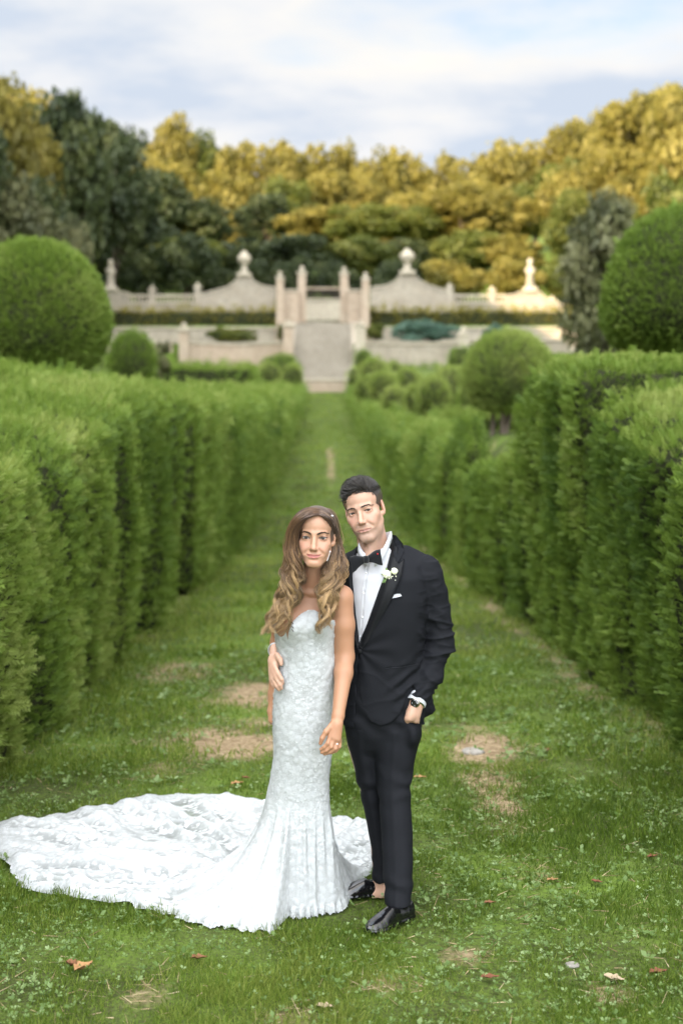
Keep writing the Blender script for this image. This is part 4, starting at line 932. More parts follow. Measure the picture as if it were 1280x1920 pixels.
# ------------------------------------------------------------------ implicit modelling for the two people
def axis_of(*segs):
    """rectilinear axis: fine steps where the detail is; segs = (start, end, step)"""
    a = []
    for s, e, st in segs:
        n_ = max(int(round((e - s) / st)), 1); a.append(np.linspace(s, e, n_, endpoint=False))
    return np.concatenate(a + [[segs[-1][1]]])
class Vol:
    def __init__(s, xs, ys, zs):
        s.ax = [np.asarray(a, np.float32) for a in (xs, ys, zs)]
        s.D = np.full([len(a) for a in s.ax], 9.0, np.float32)
    def region(s, lo, hi):
        sl = []
        for a, l_, h in zip(s.ax, lo, hi):
            i0 = max(int(np.searchsorted(a, l_)) - 1, 0); i1 = min(int(np.searchsorted(a, h)) + 1, len(a)); sl.append(slice(i0, max(i1, i0 + 1)))
        return tuple(sl)
    def pts(s, sl):
        return np.meshgrid(*[a[q] for a, q in zip(s.ax, sl)], indexing='ij', sparse=True)
    def op(s, fn, lo, hi, k=.01, mode='add', m=None):
        m = k * 1.2 + .012 if m is None else m
        sl = s.region(np.array(lo) - m, np.array(hi) + m); X, Y, Z = s.pts(sl)
        d = fn(X, Y, Z).astype(np.float32); A = s.D[sl]
        if mode == 'sub':
            A, d = -A, d
        h = np.maximum(k - np.abs(A - d), 0) / max(k, 1e-6)
        r = np.minimum(A, d) - h * h * k * .25
        s.D[sl] = -r if mode == 'sub' else r
    # round cone between world points
    def rc(s, a, b, ra, rb, k=.012, mode='add'):
        a = np.asarray(a, float); b = np.asarray(b, float); ba = b - a; L2 = max(float(ba @ ba), 1e-9); m = max(ra, rb)
        def f(X, Y, Z):
            px, py, pz = X - a[0], Y - a[1], Z - a[2]
            t = np.clip((px * ba[0] + py * ba[1] + pz * ba[2]) / L2, 0, 1)
            return np.sqrt((px - t * ba[0]) ** 2 + (py - t * ba[1]) ** 2 + (pz - t * ba[2]) ** 2) - (ra + (rb - ra) * t)
        s.op(f, np.minimum(a, b) - m, np.maximum(a, b) + m, k, mode)
    def chain(s, pts, rads, k=.008):
        for i in range(len(pts) - 1): s.rc(pts[i], pts[i + 1], rads[i], rads[i + 1], k)
    def ell(s, c, r, k=.012, mode='add', R_=None):
        c = np.asarray(c, float); r = np.asarray(r, float); M = np.eye(3) if R_ is None else np.asarray(R_, float)
        e = np.sqrt((M ** 2) @ (r ** 2)) if R_ is not None else r
        def f(X, Y, Z):
            p = [X - c[0], Y - c[1], Z - c[2]]
            q = [p[0] * M[0, i] + p[1] * M[1, i] + p[2] * M[2, i] for i in range(3)]
            k0 = np.sqrt(sum((q[i] / r[i]) ** 2 for i in range(3))); k1 = np.sqrt(sum((q[i] / r[i] ** 2) ** 2 for i in range(3)))
            return k0 * (k0 - 1) / np.maximum(k1, 1e-6)
        s.op(f, c - e, c + e, k, mode)
    def stack(s, tab, k=.012, mode='add', yaw=0.0, p=2.0, warp=None, grow=0.0, zlim=None):
        """body lofted up the z axis: rows (z, cx, cy, half width, half depth front, half depth back)"""
        T = np.array(sorted(tab), float); z0, z1 = (T[0, 0], T[-1, 0]) if zlim is None else zlim
        zz = np.linspace(T[0, 0], T[-1, 0], 160); n_ = 9
        cols = []
        for j in range(1, T.shape[1]):
            v = np.interp(zz, T[:, 0], T[:, j]); kk = np.hanning(n_ + 2)[1:-1]; kk /= kk.sum()
            cols.append(np.convolve(np.pad(v, n_ // 2, mode='edge'), kk, 'valid'))
        c_, s_ = math.cos(yaw), math.sin(yaw)
        def f(X, Y, Z):
            Zf = np.clip(Z, T[0, 0], T[-1, 0])
            cx, cy, a, bf, bb = [np.interp(Zf, zz, v) for v in cols]
            a, bf, bb = a + grow, bf + grow, bb + grow
            x = X - cx; y = Y - cy
            x, y = x * c_ + y * s_, -x * s_ + y * c_
            if warp is not None: y = y + warp(x, Z) * (y < .02)
            b_ = np.where(y < 0, bf, bb)
            q = (np.abs(x / a) ** p + np.abs(y / b_) ** p) ** (1 / p)
            d = (q - 1) * np.minimum(a, b_) * .9
            return np.maximum(d, np.maximum(z0 - Z, Z - z1))
        mx = T[:, 3].max() + .25
        s.op(f, (T[:, 1].min() - mx, T[:, 2].min() - mx, z0), (T[:, 1].max() + mx, T[:, 2].max() + mx, z1), k, mode)
    def cut_poly(s, poly, ylo, yhi, zlo=None, zhi=None, k=.004, keep=False):
        """remove (or keep only) what lies inside an x-z outline between two depths"""
        P = np.asarray(poly, float); lo = (P[:, 0].min(), ylo, P[:, 1].min()); hi = (P[:, 0].max(), yhi, P[:, 1].max())
        if keep: lo = (s.ax[0][0], ylo, s.ax[2][0]); hi = (s.ax[0][-1], yhi, s.ax[2][-1])
        sl = s.region(np.array(lo) - .02, np.array(hi) + .02); xs, zs = s.ax[0][sl[0]], s.ax[2][sl[2]]
        XX, ZZ = np.meshgrid(xs, zs, indexing='ij'); d = poly_sdf(XX.ravel(), ZZ.ravel(), P).reshape(XX.shape)
        if keep: d = -d
        ys = s.ax[1][sl[1]]; dy = np.maximum(ylo - ys, ys - yhi)
        dd = np.maximum(d[:, None, :], dy[None, :, None]).astype(np.float32)
        A = s.D[sl]; s.D[sl] = np.maximum(A, -dd)
    def mesh(s, smooth_it=2):
        return surface_nets(s.D, s.ax, smooth_it)
def poly_sdf(x, z, P):
    d = np.full(x.shape, 1e9); n_ = len(P)
    for i in range(n_):
        a, b = P[i], P[(i + 1) % n_]; e = b - a
        t = np.clip(((x - a[0]) * e[0] + (z - a[1]) * e[1]) / max(e @ e, 1e-12), 0, 1)
        d = np.minimum(d, (x - a[0] - t * e[0]) ** 2 + (z - a[1] - t * e[1]) ** 2)
    d = np.sqrt(d); return np.where(in_poly(x, z, P), -d, d)
def surface_nets(D, ax, smooth_it=2):
    ins = D < 0; n0 = [q - 1 for q in D.shape]
    cnt = np.zeros(n0, np.int8)
    for a in (0, 1):
        for b in (0, 1):
            for c in (0, 1): cnt += ins[a:a + n0[0], b:b + n0[1], c:c + n0[2]]
    I_, J, K = np.nonzero((cnt > 0) & (cnt < 8))
    acc = np.zeros((len(I_), 3)); w = np.zeros(len(I_))
    cor = [(a, b, c) for a in (0, 1) for b in (0, 1) for c in (0, 1)]
    xs = [np.asarray(a, float) for a in ax]
    for e0 in cor:
        for d in range(3):
            if e0[d]: continue
            e1 = list(e0); e1[d] = 1
            d0 = D[I_ + e0[0], J + e0[1], K + e0[2]].astype(float); d1 = D[I_ + e1[0], J + e1[1], K + e1[2]].astype(float)
            m_ = (d0 < 0) != (d1 < 0); t = np.where(m_, d0 / np.where(m_, d0 - d1, 1), 0)
            idx = [I_ + e0[0], J + e0[1], K + e0[2]]; idx1 = [I_ + e1[0], J + e1[1], K + e1[2]]
            for q in range(3):
                p0 = xs[q][idx[q]]; p1 = xs[q][idx1[q]]; acc[:, q] += np.where(m_, p0 + (p1 - p0) * t, 0)
            w += m_
    V = acc / w[:, None]
    vid = np.full(n0, -1, np.int32); vid[I_, J, K] = np.arange(len(I_))
    F = []
    for d in range(3):
        sl0 = [slice(None)] * 3; sl1 = [slice(None)] * 3; sl0[d] = slice(0, -1); sl1[d] = slice(1, None)
        a, b = ins[tuple(sl0)], ins[tuple(sl1)]; ch = a != b
        o = [q for q in range(3) if q != d]
        i = list(np.nonzero(ch)); ok = (i[o[0]] > 0) & (i[o[1]] > 0) & (i[o[0]] < n0[o[0]]) & (i[o[1]] < n0[o[1]])
        i = [q[ok] for q in i]; fl = a[tuple(i)]
        def v(d1, d2):
            j = [q.copy() for q in i]; j[o[0]] = j[o[0]] + d1; j[o[1]] = j[o[1]] + d2; return vid[tuple(j)]
        q = np.stack([v(-1, -1), v(0, -1), v(0, 0), v(-1, 0)], -1)
        flip = fl if d != 1 else ~fl
        q = np.where(flip[:, None], q, q[:, ::-1]); F.append(q)
    F = np.concatenate(F); F = F[(F >= 0).all(1)]
    for _ in range(smooth_it):
        S = np.zeros_like(V); c = np.zeros(len(V))
        for k in range(4):
            a, b = F[:, k], F[:, (k + 1) % 4]
            np.add.at(S, a, V[b]); np.add.at(S, b, V[a]); np.add.at(c, a, 1); np.add.at(c, b, 1)
        V = V * .5 + .5 * S / np.maximum(c, 1)[:, None]
    return V, F
def vnormals(V, F):
    N, A = tri_normals(V, F) if F.shape[1] == 4 else (None, None)
    nG = np.zeros_like(V)
    for k in range(4): np.add.at(nG, F[:, k], N * A[:, None])
    return nG / (np.linalg.norm(nG, axis=1, keepdims=True) + 1e-12)

class Frame:
    """head or shoe frame: columns right, forward, up"""
    def __init__(s, c, yaw=0, roll=0, pitch=0, S=1.0):
        y, r_, p = R(yaw), R(roll), R(pitch)
        right = np.array([math.cos(y), -math.sin(y), 0]); fwd = np.array([-math.sin(y), -math.cos(y), 0]); up = np.array([0, 0, 1.])
        fwd, up = fwd * math.cos(p) + up * math.sin(p), up * math.cos(p) - fwd * math.sin(p)
        def rot(v):   # about the viewing axis; positive lifts the right-hand side of the picture
            return np.array([v[0] * math.cos(r_) - v[2] * math.sin(r_), v[1], v[0] * math.sin(r_) + v[2] * math.cos(r_)])
        s.M = np.stack([rot(right), rot(fwd), rot(up)], -1); s.S = S; s.c = np.asarray(c, float)
    def w(s, p): return s.c + (np.asarray(p, float) * s.S) @ s.M.T
    def l(s, P): return ((np.asarray(P, float) - s.c) @ s.M) / s.S

def head_sdf(v, fr, g):
    """skull, face, ears and neck root in the head frame; g holds what differs between the two"""
    S = fr.S; M = fr.M
    def ell(c, r, k=.012, mode='add', R_=None):
        Mx = M if R_ is None else M @ R_
        v.ell(fr.w(c), np.array(r) * S, k, mode, Mx)
    def rc(a, b, ra, rb, k=.010, mode='add'): v.rc(fr.w(a), fr.w(b), ra * S, rb * S, k, mode)
    j = g['jaw']
    ell((0, -.018, g['cz']), g['cr'], .01)
    ell((0, .027, .042), (g['fw'], .052, .052), .02)
    ell((0, .018, -.028), (g['mw'], .063, .070), .02)
    ell((0, .034, -.074), (j - .006, .044, .038), .02)
    for s in (-1, 1):
        ell((s * (g['mw'] - .020), .049, -.026), (.019, .018, .016), .022)                     # cheekbone
        rc((s * j, .002, -.058), (s * .016, .066, g['chin'] + .015), .0155, .0145, .02)        # jaw line
        ell((s * (j - .013), .026, -.050), (.016, .034, .036), .022)                            # cheek fill
        ell((s * .026, .062, -.050), (.021, .018, .022), .02)                                  # cheek beside the mouth
    ell((0, .070, g['chin'] + .0155), (g['cw'], .0155, .0150), .016)
    ell((0, .0645, g['mz']), (.029, .0190, .027), .02)
    for s in (-1, 1):
        rc((s * .010, .077, .017), (s * .042, .064, .016), g['br'], g['br'] * .8, .014)        # brow
        ell((s * .0325, .094, -.003), (.0185, .0165, .0115), .012, 'sub')                      # eye socket
        ell((s * .0325, .0638, -.0015), (.0158, .0140, .0128), .006)                           # lids over the ball
    # nose
    nt = g['nose']
    rc((0, .0745, .012), (0, .0955, nt + .008), .0078, .0098, .010)
    ell((0, .1000, nt + .001), (.0105, .0105, .0090), .007)
    for s in (-1, 1): ell((s * .0115, .0885, nt - .0035), (.0072, .0098, .0072), .006)
    ell((0, .0900, nt - .0060), (.0052, .0090, .0050), .005)
    for s in (-1, 1): ell((s * .0060, .0955, nt - .0105), (.0034, .0050, .0034), .003, 'sub')
    # lips
    mz = g['mz']; mw_ = g['mouth']; sm = g['smile']
    for s in (-1, 1):
        v.chain([fr.w((s * .003, .0838, mz + .0046)), fr.w((s * mw_ * .55, .0824, mz + .0042 + sm * .4)), fr.w((s * mw_, .0768, mz + .0010 + sm))], [.0046 * S * g['lip'], .0040 * S * g['lip'], .0022 * S], .005)
        v.chain([fr.w((0, .0842, mz - .0064)), fr.w((s * mw_ * .5, .0826, mz - .0062 + sm * .3)), fr.w((s * mw_ * .92, .0775, mz - .0022 + sm))], [.0058 * S * g['lip'], .0050 * S * g['lip'], .0024 * S], .005)
    for s in (-1, 1):
        a_, b_, c_ = fr.w((0, .0900, mz - .0010)), fr.w((s * mw_ * .55, .0876, mz - .0008 + sm * .4)), fr.w((s * mw_ * 1.04, .0800, mz + sm))
        v.rc(a_, b_, .0019 * S, .0018 * S, .002, 'sub'); v.rc(b_, c_, .0018 * S, .0014 * S, .002, 'sub')
    for s in (-1, 1): rc((s * .019, .0840, nt - .006), (s * (mw_ + .009), .0765, mz + .008), .0006, .0004, .014, 'sub')   # soft fold beside the mouth
    rc((-.011, .0880, mz - .0165), (.011, .0880, mz - .0165), .0022, .0022, .010, 'sub')
    # eye openings
    for s in (-1, 1):
        c = np.array([s * .0325, .0, -.0015])
        def f(X, Y, Z, s=s, c=c):
            px, py, pz = X - fr.c[0], Y - fr.c[1], Z - fr.c[2]
            lx = (px * M[0, 0] + py * M[1, 0] + pz * M[2, 0]) / S - c[0]; lf = (px * M[0, 1] + py * M[1, 1] + pz * M[2, 1]) / S; lz = (px * M[0, 2] + py * M[1, 2] + pz * M[2, 2]) / S - c[2]
            u = lx / .0148; q = 1 - u * u; tl = .0010 * u * s          # outer corner slightly higher
            hu, hl = g['lid'] * q, .0040 * q
            d = np.maximum(lz - tl - hu, tl - lz - hl); d = np.maximum(d, .062 - lf)
            return d * S * .9
        w_ = fr.w((s * .0325, .075, 0)); v.op(f, w_ - .03, w_ + .03, .0012, 'sub', m=.002)
    # ears
    for s in (-1, 1):
        Re = np.array([[math.cos(.30), s * math.sin(.30), 0], [-s * math.sin(.30), math.cos(.30), .0], [0, 0, 1.]])
        ell((s * g['ear'], -.016, -.008), (.0075, .018, .030), .007, R_=Re)
        ell((s * (g['ear'] + .0065), -.010, -.003), (.0050, .0100, .0190), .004, 'sub', R_=Re)
        ell((s * (g['ear'] + .004), -.006, -.009), (.004, .004, .007), .004, R_=Re)
        ell((s * (g['ear'] - .004), -.006, -.032), (.0075, .009, .010), .008)
def lip_mask(L, g):
    x_, f_, z_ = np.abs(L[:, 0]), L[:, 1], L[:, 2] - g['mz'] - g['smile'] * (np.abs(L[:, 0]) / g['mouth']) ** 2
    q = np.clip(1 - (x_ / (g['mouth'] + .001)) ** 2, 0, 1)
    up = (.0086 * q ** .7 - .0020 * np.exp(-(x_ / .0045) ** 2)) * g['lip']; lo = .0112 * q ** .8 * g['lip']
    return smooth(-.0008, .0010, np.minimum(up - z_, z_ + lo)) * (f_ > .07) * (x_ < g['mouth'] + .001)
def mouth_line(L, g):  # shade of the lip crease, painted in as a dark line
    x_, f_ = np.abs(L[:, 0]), L[:, 1]; z_ = L[:, 2] - g['mz'] + .0008 - g['smile'] * (x_ / g['mouth']) ** 2
    return np.exp(-(z_ / .0013) ** 2) * smooth(g['mouth'] * 1.12, g['mouth'] * .9, x_) * (f_ > .07)
def eye_parts(fr, root, iris, name='eye', gaze=None):
    """glossy eyeball with iris and pupil, looking at the lens"""
    for s in (-1, 1):
        c = fr.w((s * .0325, .0622, -.0015)); rr = .0132 * fr.S
        d = (np.array([0, 0, EYE]) if gaze is None else gaze) - c; d /= np.linalg.norm(d)
        a = np.cross(d, [0, 0, 1.]); a /= np.linalg.norm(a); b = np.cross(d, a)
        th = np.concatenate([[0.001], np.radians([5, 10, 12, 15, 20, 25, 28, 30, 33, 45, 65, 90, 130])]); n_ = 28; ph = np.arange(n_) / n_ * 2 * math.pi
        P = c + rr * (np.cos(th)[:, None, None] * d + np.sin(th)[:, None, None] * (np.cos(ph)[:, None] * a + np.sin(ph)[:, None] * b))
        colr = np.array([(.006, .005, .005) if t < R(11) else (tuple(np.array(iris) * (1.2 if R(13) < t < R(22) else .7)) if t < R(28.5) else ((.08, .06, .05) if t < R(31) else (.46, .42, .40))) for t in th])
        build(name, P.reshape(-1, 3), grid_faces(len(th), n_, closed_v=True), eye_m, root, attrs={'col': np.repeat(colr, n_, 0)})
eye_m = attr_mat('eye_gloss', rough=.10, spec=.35)
eye_m.node_tree.nodes['Principled BSDF'].inputs['Coat Weight'].default_value = .0
eye_m.node_tree.nodes['Principled BSDF'].inputs['Coat Roughness'].default_value = .03
skin_m = attr_mat('skin', rough=.46, spec=.38, sss=.12, bump=(420, .12))
def bvh_of(o):
    me = o.data; off = np.array(o.location) + (np.array(o.parent.location) if o.parent else 0)
    co = np.zeros(len(me.vertices) * 3, np.float32); me.vertices.foreach_get('co', co); co = co.reshape(-1, 3) + off
    return BVHTree.FromPolygons(co.tolist(), [tuple(p.vertices) for p in me.polygons])
def project(bvh, P, dirn=(0, 1, 0), back=.6, default=None):
    """push points onto a surface along a direction; returns points and hit mask"""
    d = Vector(dirn).normalized(); o_ = []; hit = []
    for p in P:
        h = bvh.ray_cast(Vector(p) - d * back, d, back * 3)
        if h[0] is None: o_.append(p); hit.append(False)
        else: o_.append(h[0]); hit.append(True)
    return np.array(o_), np.array(hit)
def patch(name, outline_px, Y, bvh, mat, parent, off=.004, thick=.003, res=.006, dirn=(0, 1, 0), attrs=None, fold=None, ymax=9, fit=False):
    """a flat shape given by its outline, laid on a surface and given thickness"""
    P = np.array([at(px, py, Y) for px, py in outline_px])[:, [0, 2]]
    # dense boundary + interior grid, triangulated by Blender
    B = []
    for i in range(len(P)):
        a, b = P[i], P[(i + 1) % len(P)]; n_ = max(int(np.linalg.norm(b - a) / res), 1)
        for k in range(n_): B.append(a + (b - a) * k / n_)
    B = np.array(B); lo, hi = P.min(0), P.max(0)
    gx_, gz_ = np.meshgrid(np.arange(lo[0], hi[0], res), np.arange(lo[1], hi[1], res), indexing='ij'); q = np.stack([gx_.ravel(), gz_.ravel()], -1)
    q = q[poly_sdf(q[:, 0], q[:, 1], P) < -res * .5]
    from mathutils.geometry import delaunay_2d_cdt
    allp = np.concatenate([B, q]); nb = len(B)
    vv, ee, ff, *_ = delaunay_2d_cdt([Vector(p) for p in allp], [(i, (i + 1) % nb) for i in range(nb)], [], 1, 1e-6)
    vv = np.array([tuple(p) for p in vv]); ff = np.array([f for f in ff if len(f) == 3])
    # facing the camera on perspective rays: keep x,z as seen at distance Y
    P3 = np.stack([vv[:, 0], np.full(len(vv), Y), vv[:, 1]], -1)
    Pp, hit = project(bvh, P3, dirn); hit &= Pp[:, 1] < ymax
    if (~hit).any() and hit.any():
        for i in np.nonzero(~hit)[0]:
            j = np.nonzero(hit)[0][np.argmin(np.sum((vv[hit] - vv[i]) ** 2, 1))]; Pp[i] = [P3[i, 0], Pp[j, 1], P3[i, 2]]
    if fit:      # smooth cubic through the hits, so that cloth edges lie flat
        q = vv - vv.mean(0); q = q / (np.abs(q).max(0) + 1e-9)
        A_ = np.stack([q[:, 0] ** i * q[:, 1] ** j for i in range(4) for j in range(4 - i)], -1)
        w_ = hit & (poly_sdf(vv[:, 0], vv[:, 1], P) < -.002)
        cf = np.linalg.lstsq(A_[w_], Pp[w_, 1], rcond=None)[0]; Pp[:, 1] = A_ @ cf
    d = np.array(dirn, float); d /= np.linalg.norm(d)
    o_ = off if fold is None else off + fold(vv)[:, None]
    top = Pp - d * (o_ + thick); bot = Pp - d * o_
    n_ = len(vv); edge = {}
    for f in ff:
        for k in range(3):
            e = (f[k], f[(k + 1) % 3]); edge[e] = 1
    rim = [(a, b, b + n_, a + n_) for (a, b) in edge if (b, a) not in edge]
    return build(name, np.concatenate([top, bot]), [np.concatenate([ff, ff[:, ::-1] + n_]), np.array(rim)], mat, parent, attrs=attrs)
# ------------------------------------------------------------------ the man
GY = 6.0
man = thing('person', (.24, 5.92, 0), 'man in a black dinner suit and bow tie, one hand in his pocket', 'person')
wool_m = plain_mat('black_wool', (.0085, .0092, .0118), .72, .10, noise=(340, (.0120, .0130, .0160), .3), bump=(900, .18), sheen=.0)
satin_m = plain_mat('black_satin', (.0060, .0066, .0084), .50, .14, noise=(120, (.010, .0108, .0125), .3))
velvet_m = plain_mat('black_velvet', (.0045, .0055, .0075), .85, .15, sheen=.35)
cotton_m = plain_mat('white_cotton', (.53, .545, .585), .75, .2, bump=(500, .10))
patent_m = plain_mat('black_patent_leather', (.004, .004, .005), .12, .45, coat=.5, bump=(26, .35))
steel_m = plain_mat('steel', (.55, .52, .46), .25, .5, metal=1)
pearl_m = plain_mat('pearl', (.70, .70, .72), .25, .5)
def zrow(py, Y): return EYE - (py - HOR) * Y / FPX
def rows(tab):
    """(photo row, left, right, Y, front depth, back depth) -> stack rows"""
    o_ = []
    for py, l_, r_, Y, bf, bb in tab:
        s = Y / FPX; o_.append((zrow(py, Y), ((l_ + r_) / 2 - 640) * s, Y, (r_ - l_) / 2 * s, bf, bb))
    return o_
mf = Frame((0, 0, 0), yaw=14, roll=14.5, pitch=-1, S=1.07)
mf.c = at(674, 959.5, 5.90) - (np.array([0, .078, 0]) * mf.S) @ mf.M.T
MG = dict(cz=.042, cr=(.0745, .096, .073), fw=.058, mw=.0635, jaw=.0495, chin=-.1225, cw=.0215, mz=-.0725, br=.0092, nose=-.040, mouth=.0285, smile=.0004, lip=.74, lid=.0040, ear=.0725)
# body: one continuous surface, head to ankles
vb = Vol(axis_of((-.36, -.20, .0045), (-.20, -.02, .006), (-.02, .215, .0021), (.215, .27, .006), (.27, .36, .0035), (.36, .50, .01)),
         axis_of((5.55, 5.70, .006), (5.70, 6.10, .0026), (6.10, 6.25, .008)),
         axis_of((.0, .14, .006), (.14, .74, .012), (.74, .98, .0035), (.98, 1.44, .009), (1.44, 1.83, .0021)))
head_sdf(vb, mf, MG)
nb = np.array([.150, 6.02, 1.40])
vb.rc(mf.w((0, -.022, -.055)), nb, .060, .068, .02)
vb.rc(mf.w((.03, .02, -.09)), at(690, 1046, 5.94), .024, .02, .03)
vb.stack([(.84, .17, 6.0, .15, .10, .10), (1.05, .185, 6.0, .145, .09, .09), (1.25, .18, 6.0, .16, .095, .095), (1.38, .175, 6.01, .15, .07, .08), (1.43, .17, 6.02, .08, .055, .06)], .03, yaw=-R(12))
# his left arm (right in the picture): down to the pocket
sh, el, wr = at(800, 1080, 6.0), at(826, 1208, 6.02), at(783, 1312, 5.915)
vb.chain([sh, el, wr], [.045, .036, .027], .02)
vb.rc(wr, at(773, 1338, 5.90), .028, .030, .02)
vb.rc(at(777, 1322, 5.89), at(767, 1346, 5.882), .017, .017, .012)
vb.rc(at(784, 1324, 5.90), at(779, 1350, 5.90), .016, .015, .012)
for k in range(4): vb.chain([at(769 + 4.5 * k, 1346 + k, 5.893 + .010 * k), at(768 + 4 * k, 1366, 5.925 + .008 * k), at(765 + 4 * k, 1384, 5.95 + .008 * k)], [.0098, .009, .0075], .004)
vb.chain([at(771, 1330, 5.885), at(763, 1348, 5.885), at(761, 1364, 5.91)], [.012, .011, .009], .006)
# his right arm: behind her back, hand round her waist
vb.chain([at(650, 1085, 6.1), at(560, 1190, 6.10), at(517, 1222, 5.93)], [.045, .036, .027], .02)
hb = lambda px, py, dy=0: at(px, py, 5.80 + dy)
vb.rc(at(517, 1218, 5.90), hb(515, 1240, .03), .026, .024, .02)
vb.rc(hb(510, 1236, .03), hb(510, 1258, .015), .017, .015, .012)
vb.rc(hb(519, 1232, .02), hb(516, 1250, .005), .016, .015, .012)
vb.chain([hb(519, 1228, .01), hb(525, 1237, -.012), hb(527.5, 1246, -.02)], [.0125, .0115, .0085], .006)          # thumb
vb.chain([hb(514, 1246, .0), hb(521, 1262, -.022), hb(528, 1274, -.028), hb(530, 1281, -.024)], [.0105, .0098, .0088, .007], .003)
vb.chain([hb(511, 1252, .004), hb(517, 1270, -.018), hb(525, 1284, -.026), hb(528, 1291, -.022)], [.0105, .0098, .0088, .007], .003)
vb.chain([hb(508, 1257, .010), hb(512, 1274, -.008), hb(519, 1287, -.020), hb(523, 1294, -.018)], [.0100, .0092, .0084, .0068], .003)
vb.chain([hb(506.5, 1260, .018), hb(508, 1274, .004), hb(512, 1284, -.008), hb(516, 1289, -.010)], [.0088, .0082, .0074, .006], .003)
# legs and bare ankles
for pts, rad in (([at(745, 1390, 6.0), at(742, 1530, 5.93), at(750, 1700, 5.80), at(752, 1722, 5.785)], (.052, .040, .032, .032)), ([at(672, 1390, 6.02), at(706, 1530, 6.05), at(714, 1655, 6.06), at(716, 1672, 6.06)], (.050, .036, .030, .030))):
    vb.chain(pts, rad, .02)
vb.rc(at(752, 1722, 5.785), at(716, 1738, 5.70), .034, .022, .02); vb.rc(at(716, 1672, 6.06), at(676, 1680, 6.05), .034, .022, .02)
Vb, Fb = vb.mesh(2)
L = mf.l(Vb); x_, f_, z_ = np.abs(L[:, 0]), L[:, 1], L[:, 2]
col = np.tile(np.array([.50, .305, .222]), (len(Vb), 1))
near = smooth(-.20, -.10, z_) * (Vb[:, 2] > 1.40)
mot = fbm(Vb * 60, 3, 3)[:, None]
col *= 1 + .05 * mot
def mixc(mask, c, a=1.0):
    global col
    m_ = (np.clip(mask, 0, 1) * a)[:, None]; col = col * (1 - m_) + np.array(c) * m_
fr_ = near * smooth(.02, .05, f_)
mixc(fr_ * np.exp(-((x_ - .04) / .018) ** 2 - ((z_ + .032) / .022) ** 2), (.54, .25, .19), .45)
mixc(fr_ * np.exp(-(x_ / .014) ** 2 - ((z_ + .042) / .016) ** 2), (.52, .25, .18), .35)
beard = smooth(.066, .080, np.maximum(np.abs(z_ + .094) * 1.4 + .02, 0) * 0 + (-z_)) * smooth(.0, .03, f_) * near
beard = np.maximum(beard, near * np.exp(-((z_ + .058) / .007) ** 2) * (x_ < .03) * smooth(.06, .075, f_))
mixc(beard, (.30, .21, .17), .5)
mixc(near * np.exp(-((z_ - .0) / .022) ** 2) * (x_ > .066) * (f_ < .02), (.56, .28, .21), .5)
zm = MG['mz']; mixc(lip_mask(L, MG), (.40, .185, .15), .75)
mixc(mouth_line(L, MG), (.13, .055, .045), .8)
mixc(near * np.exp(-((x_ - .0325) / .019) ** 2 - ((z_ + .0) / .012) ** 2) * (f_ > .04), (.40, .22, .16), .35)
mbody = build('person_body', Vb, Fb, skin_m, man, attrs={'col': col})
eye_parts(mf, man, (.050, .026, .014))
# eyebrows and lashes as short hairs laid on the face
bv_body = bvh_of(mbody)
def brow_hairs(fr, pts, n_, width, parent, mat, seed, length=.009, rad=.0007, side=1, name='eyebrow', lift=.25):
    """pts: (x, z, thickness) in the head frame; hairs lie along the brow"""
    r = np.random.default_rng(seed); P = np.array(pts); t = r.random(n_)
    ax = np.linspace(0, 1, len(P)); x = np.interp(t, ax, P[:, 0]); z = np.interp(t, ax, P[:, 1]); th = np.interp(t, ax, P[:, 2])
    z = z + th * r.uniform(-.5, .5, n_); dx = np.interp(np.minimum(t + .08, 1), ax, P[:, 0]) - np.interp(np.maximum(t - .08, 0), ax, P[:, 0]); dz = np.interp(np.minimum(t + .08, 1), ax, P[:, 1]) - np.interp(np.maximum(t - .08, 0), ax, P[:, 1])
    ll = np.sqrt(dx ** 2 + dz ** 2) + 1e-9; dx, dz = dx / ll, dz / ll
    dz = dz + lift * (1 - t) + r.normal(0, .12, n_)
    starts = np.stack([x - dx * length * .4, np.full(n_, .16), z - dz * length * .4], -1); ends = np.stack([x + dx * length * .6, np.full(n_, .16), z + dz * length * .6], -1)
    mid = (starts + ends) / 2; d = -(fr.M[:, 1]); out_ = []
    bv = fr.bvh
    for tri in zip(starts, mid, ends):
        row_ = []
        for q in tri:
            h = bv.ray_cast(Vector(fr.w(q)), Vector(d), .3); row_.append(np.array(h[0]) - d * (.0009) if h[0] else fr.w(q * [1, .4, 1]))
        out_.append(row_)
    v, f, _, _ = tubes(np.array(out_), np.array([rad, rad, rad * .4])[None], 4)
    return build(name, v, f, mat, parent)
mf.bvh = bv_body
brow_m = plain_mat('brow_hair', (.036, .026, .020), .6, .3)
dark_hair_m = plain_mat('dark_brown_hair', (.012, .009, .0075), .45, .5)
for s in (-1, 1):
    brow_hairs(mf, [(s * .0125, .0160, .0050), (s * .026, .0188, .0056), (s * .040, .0188, .0042), (s * .050, .0128, .0018)], 120, .008, man, brow_m, 5 + s, length=.008, rad=.00045, lift=.15)
    brow_hairs(mf, [(s * .0325 - .0145, -.0012, .0008), (s * .0325 - .008, .0018, .001), (s * .0325, .0030, .0012), (s * .0325 + .008, .0018, .001), (s * .0325 + .0145, -.0012, .0008)], 60, .001, man, dark_hair_m, 15 + s, length=.004, rad=.0006, name='eyelashes', lift=0)
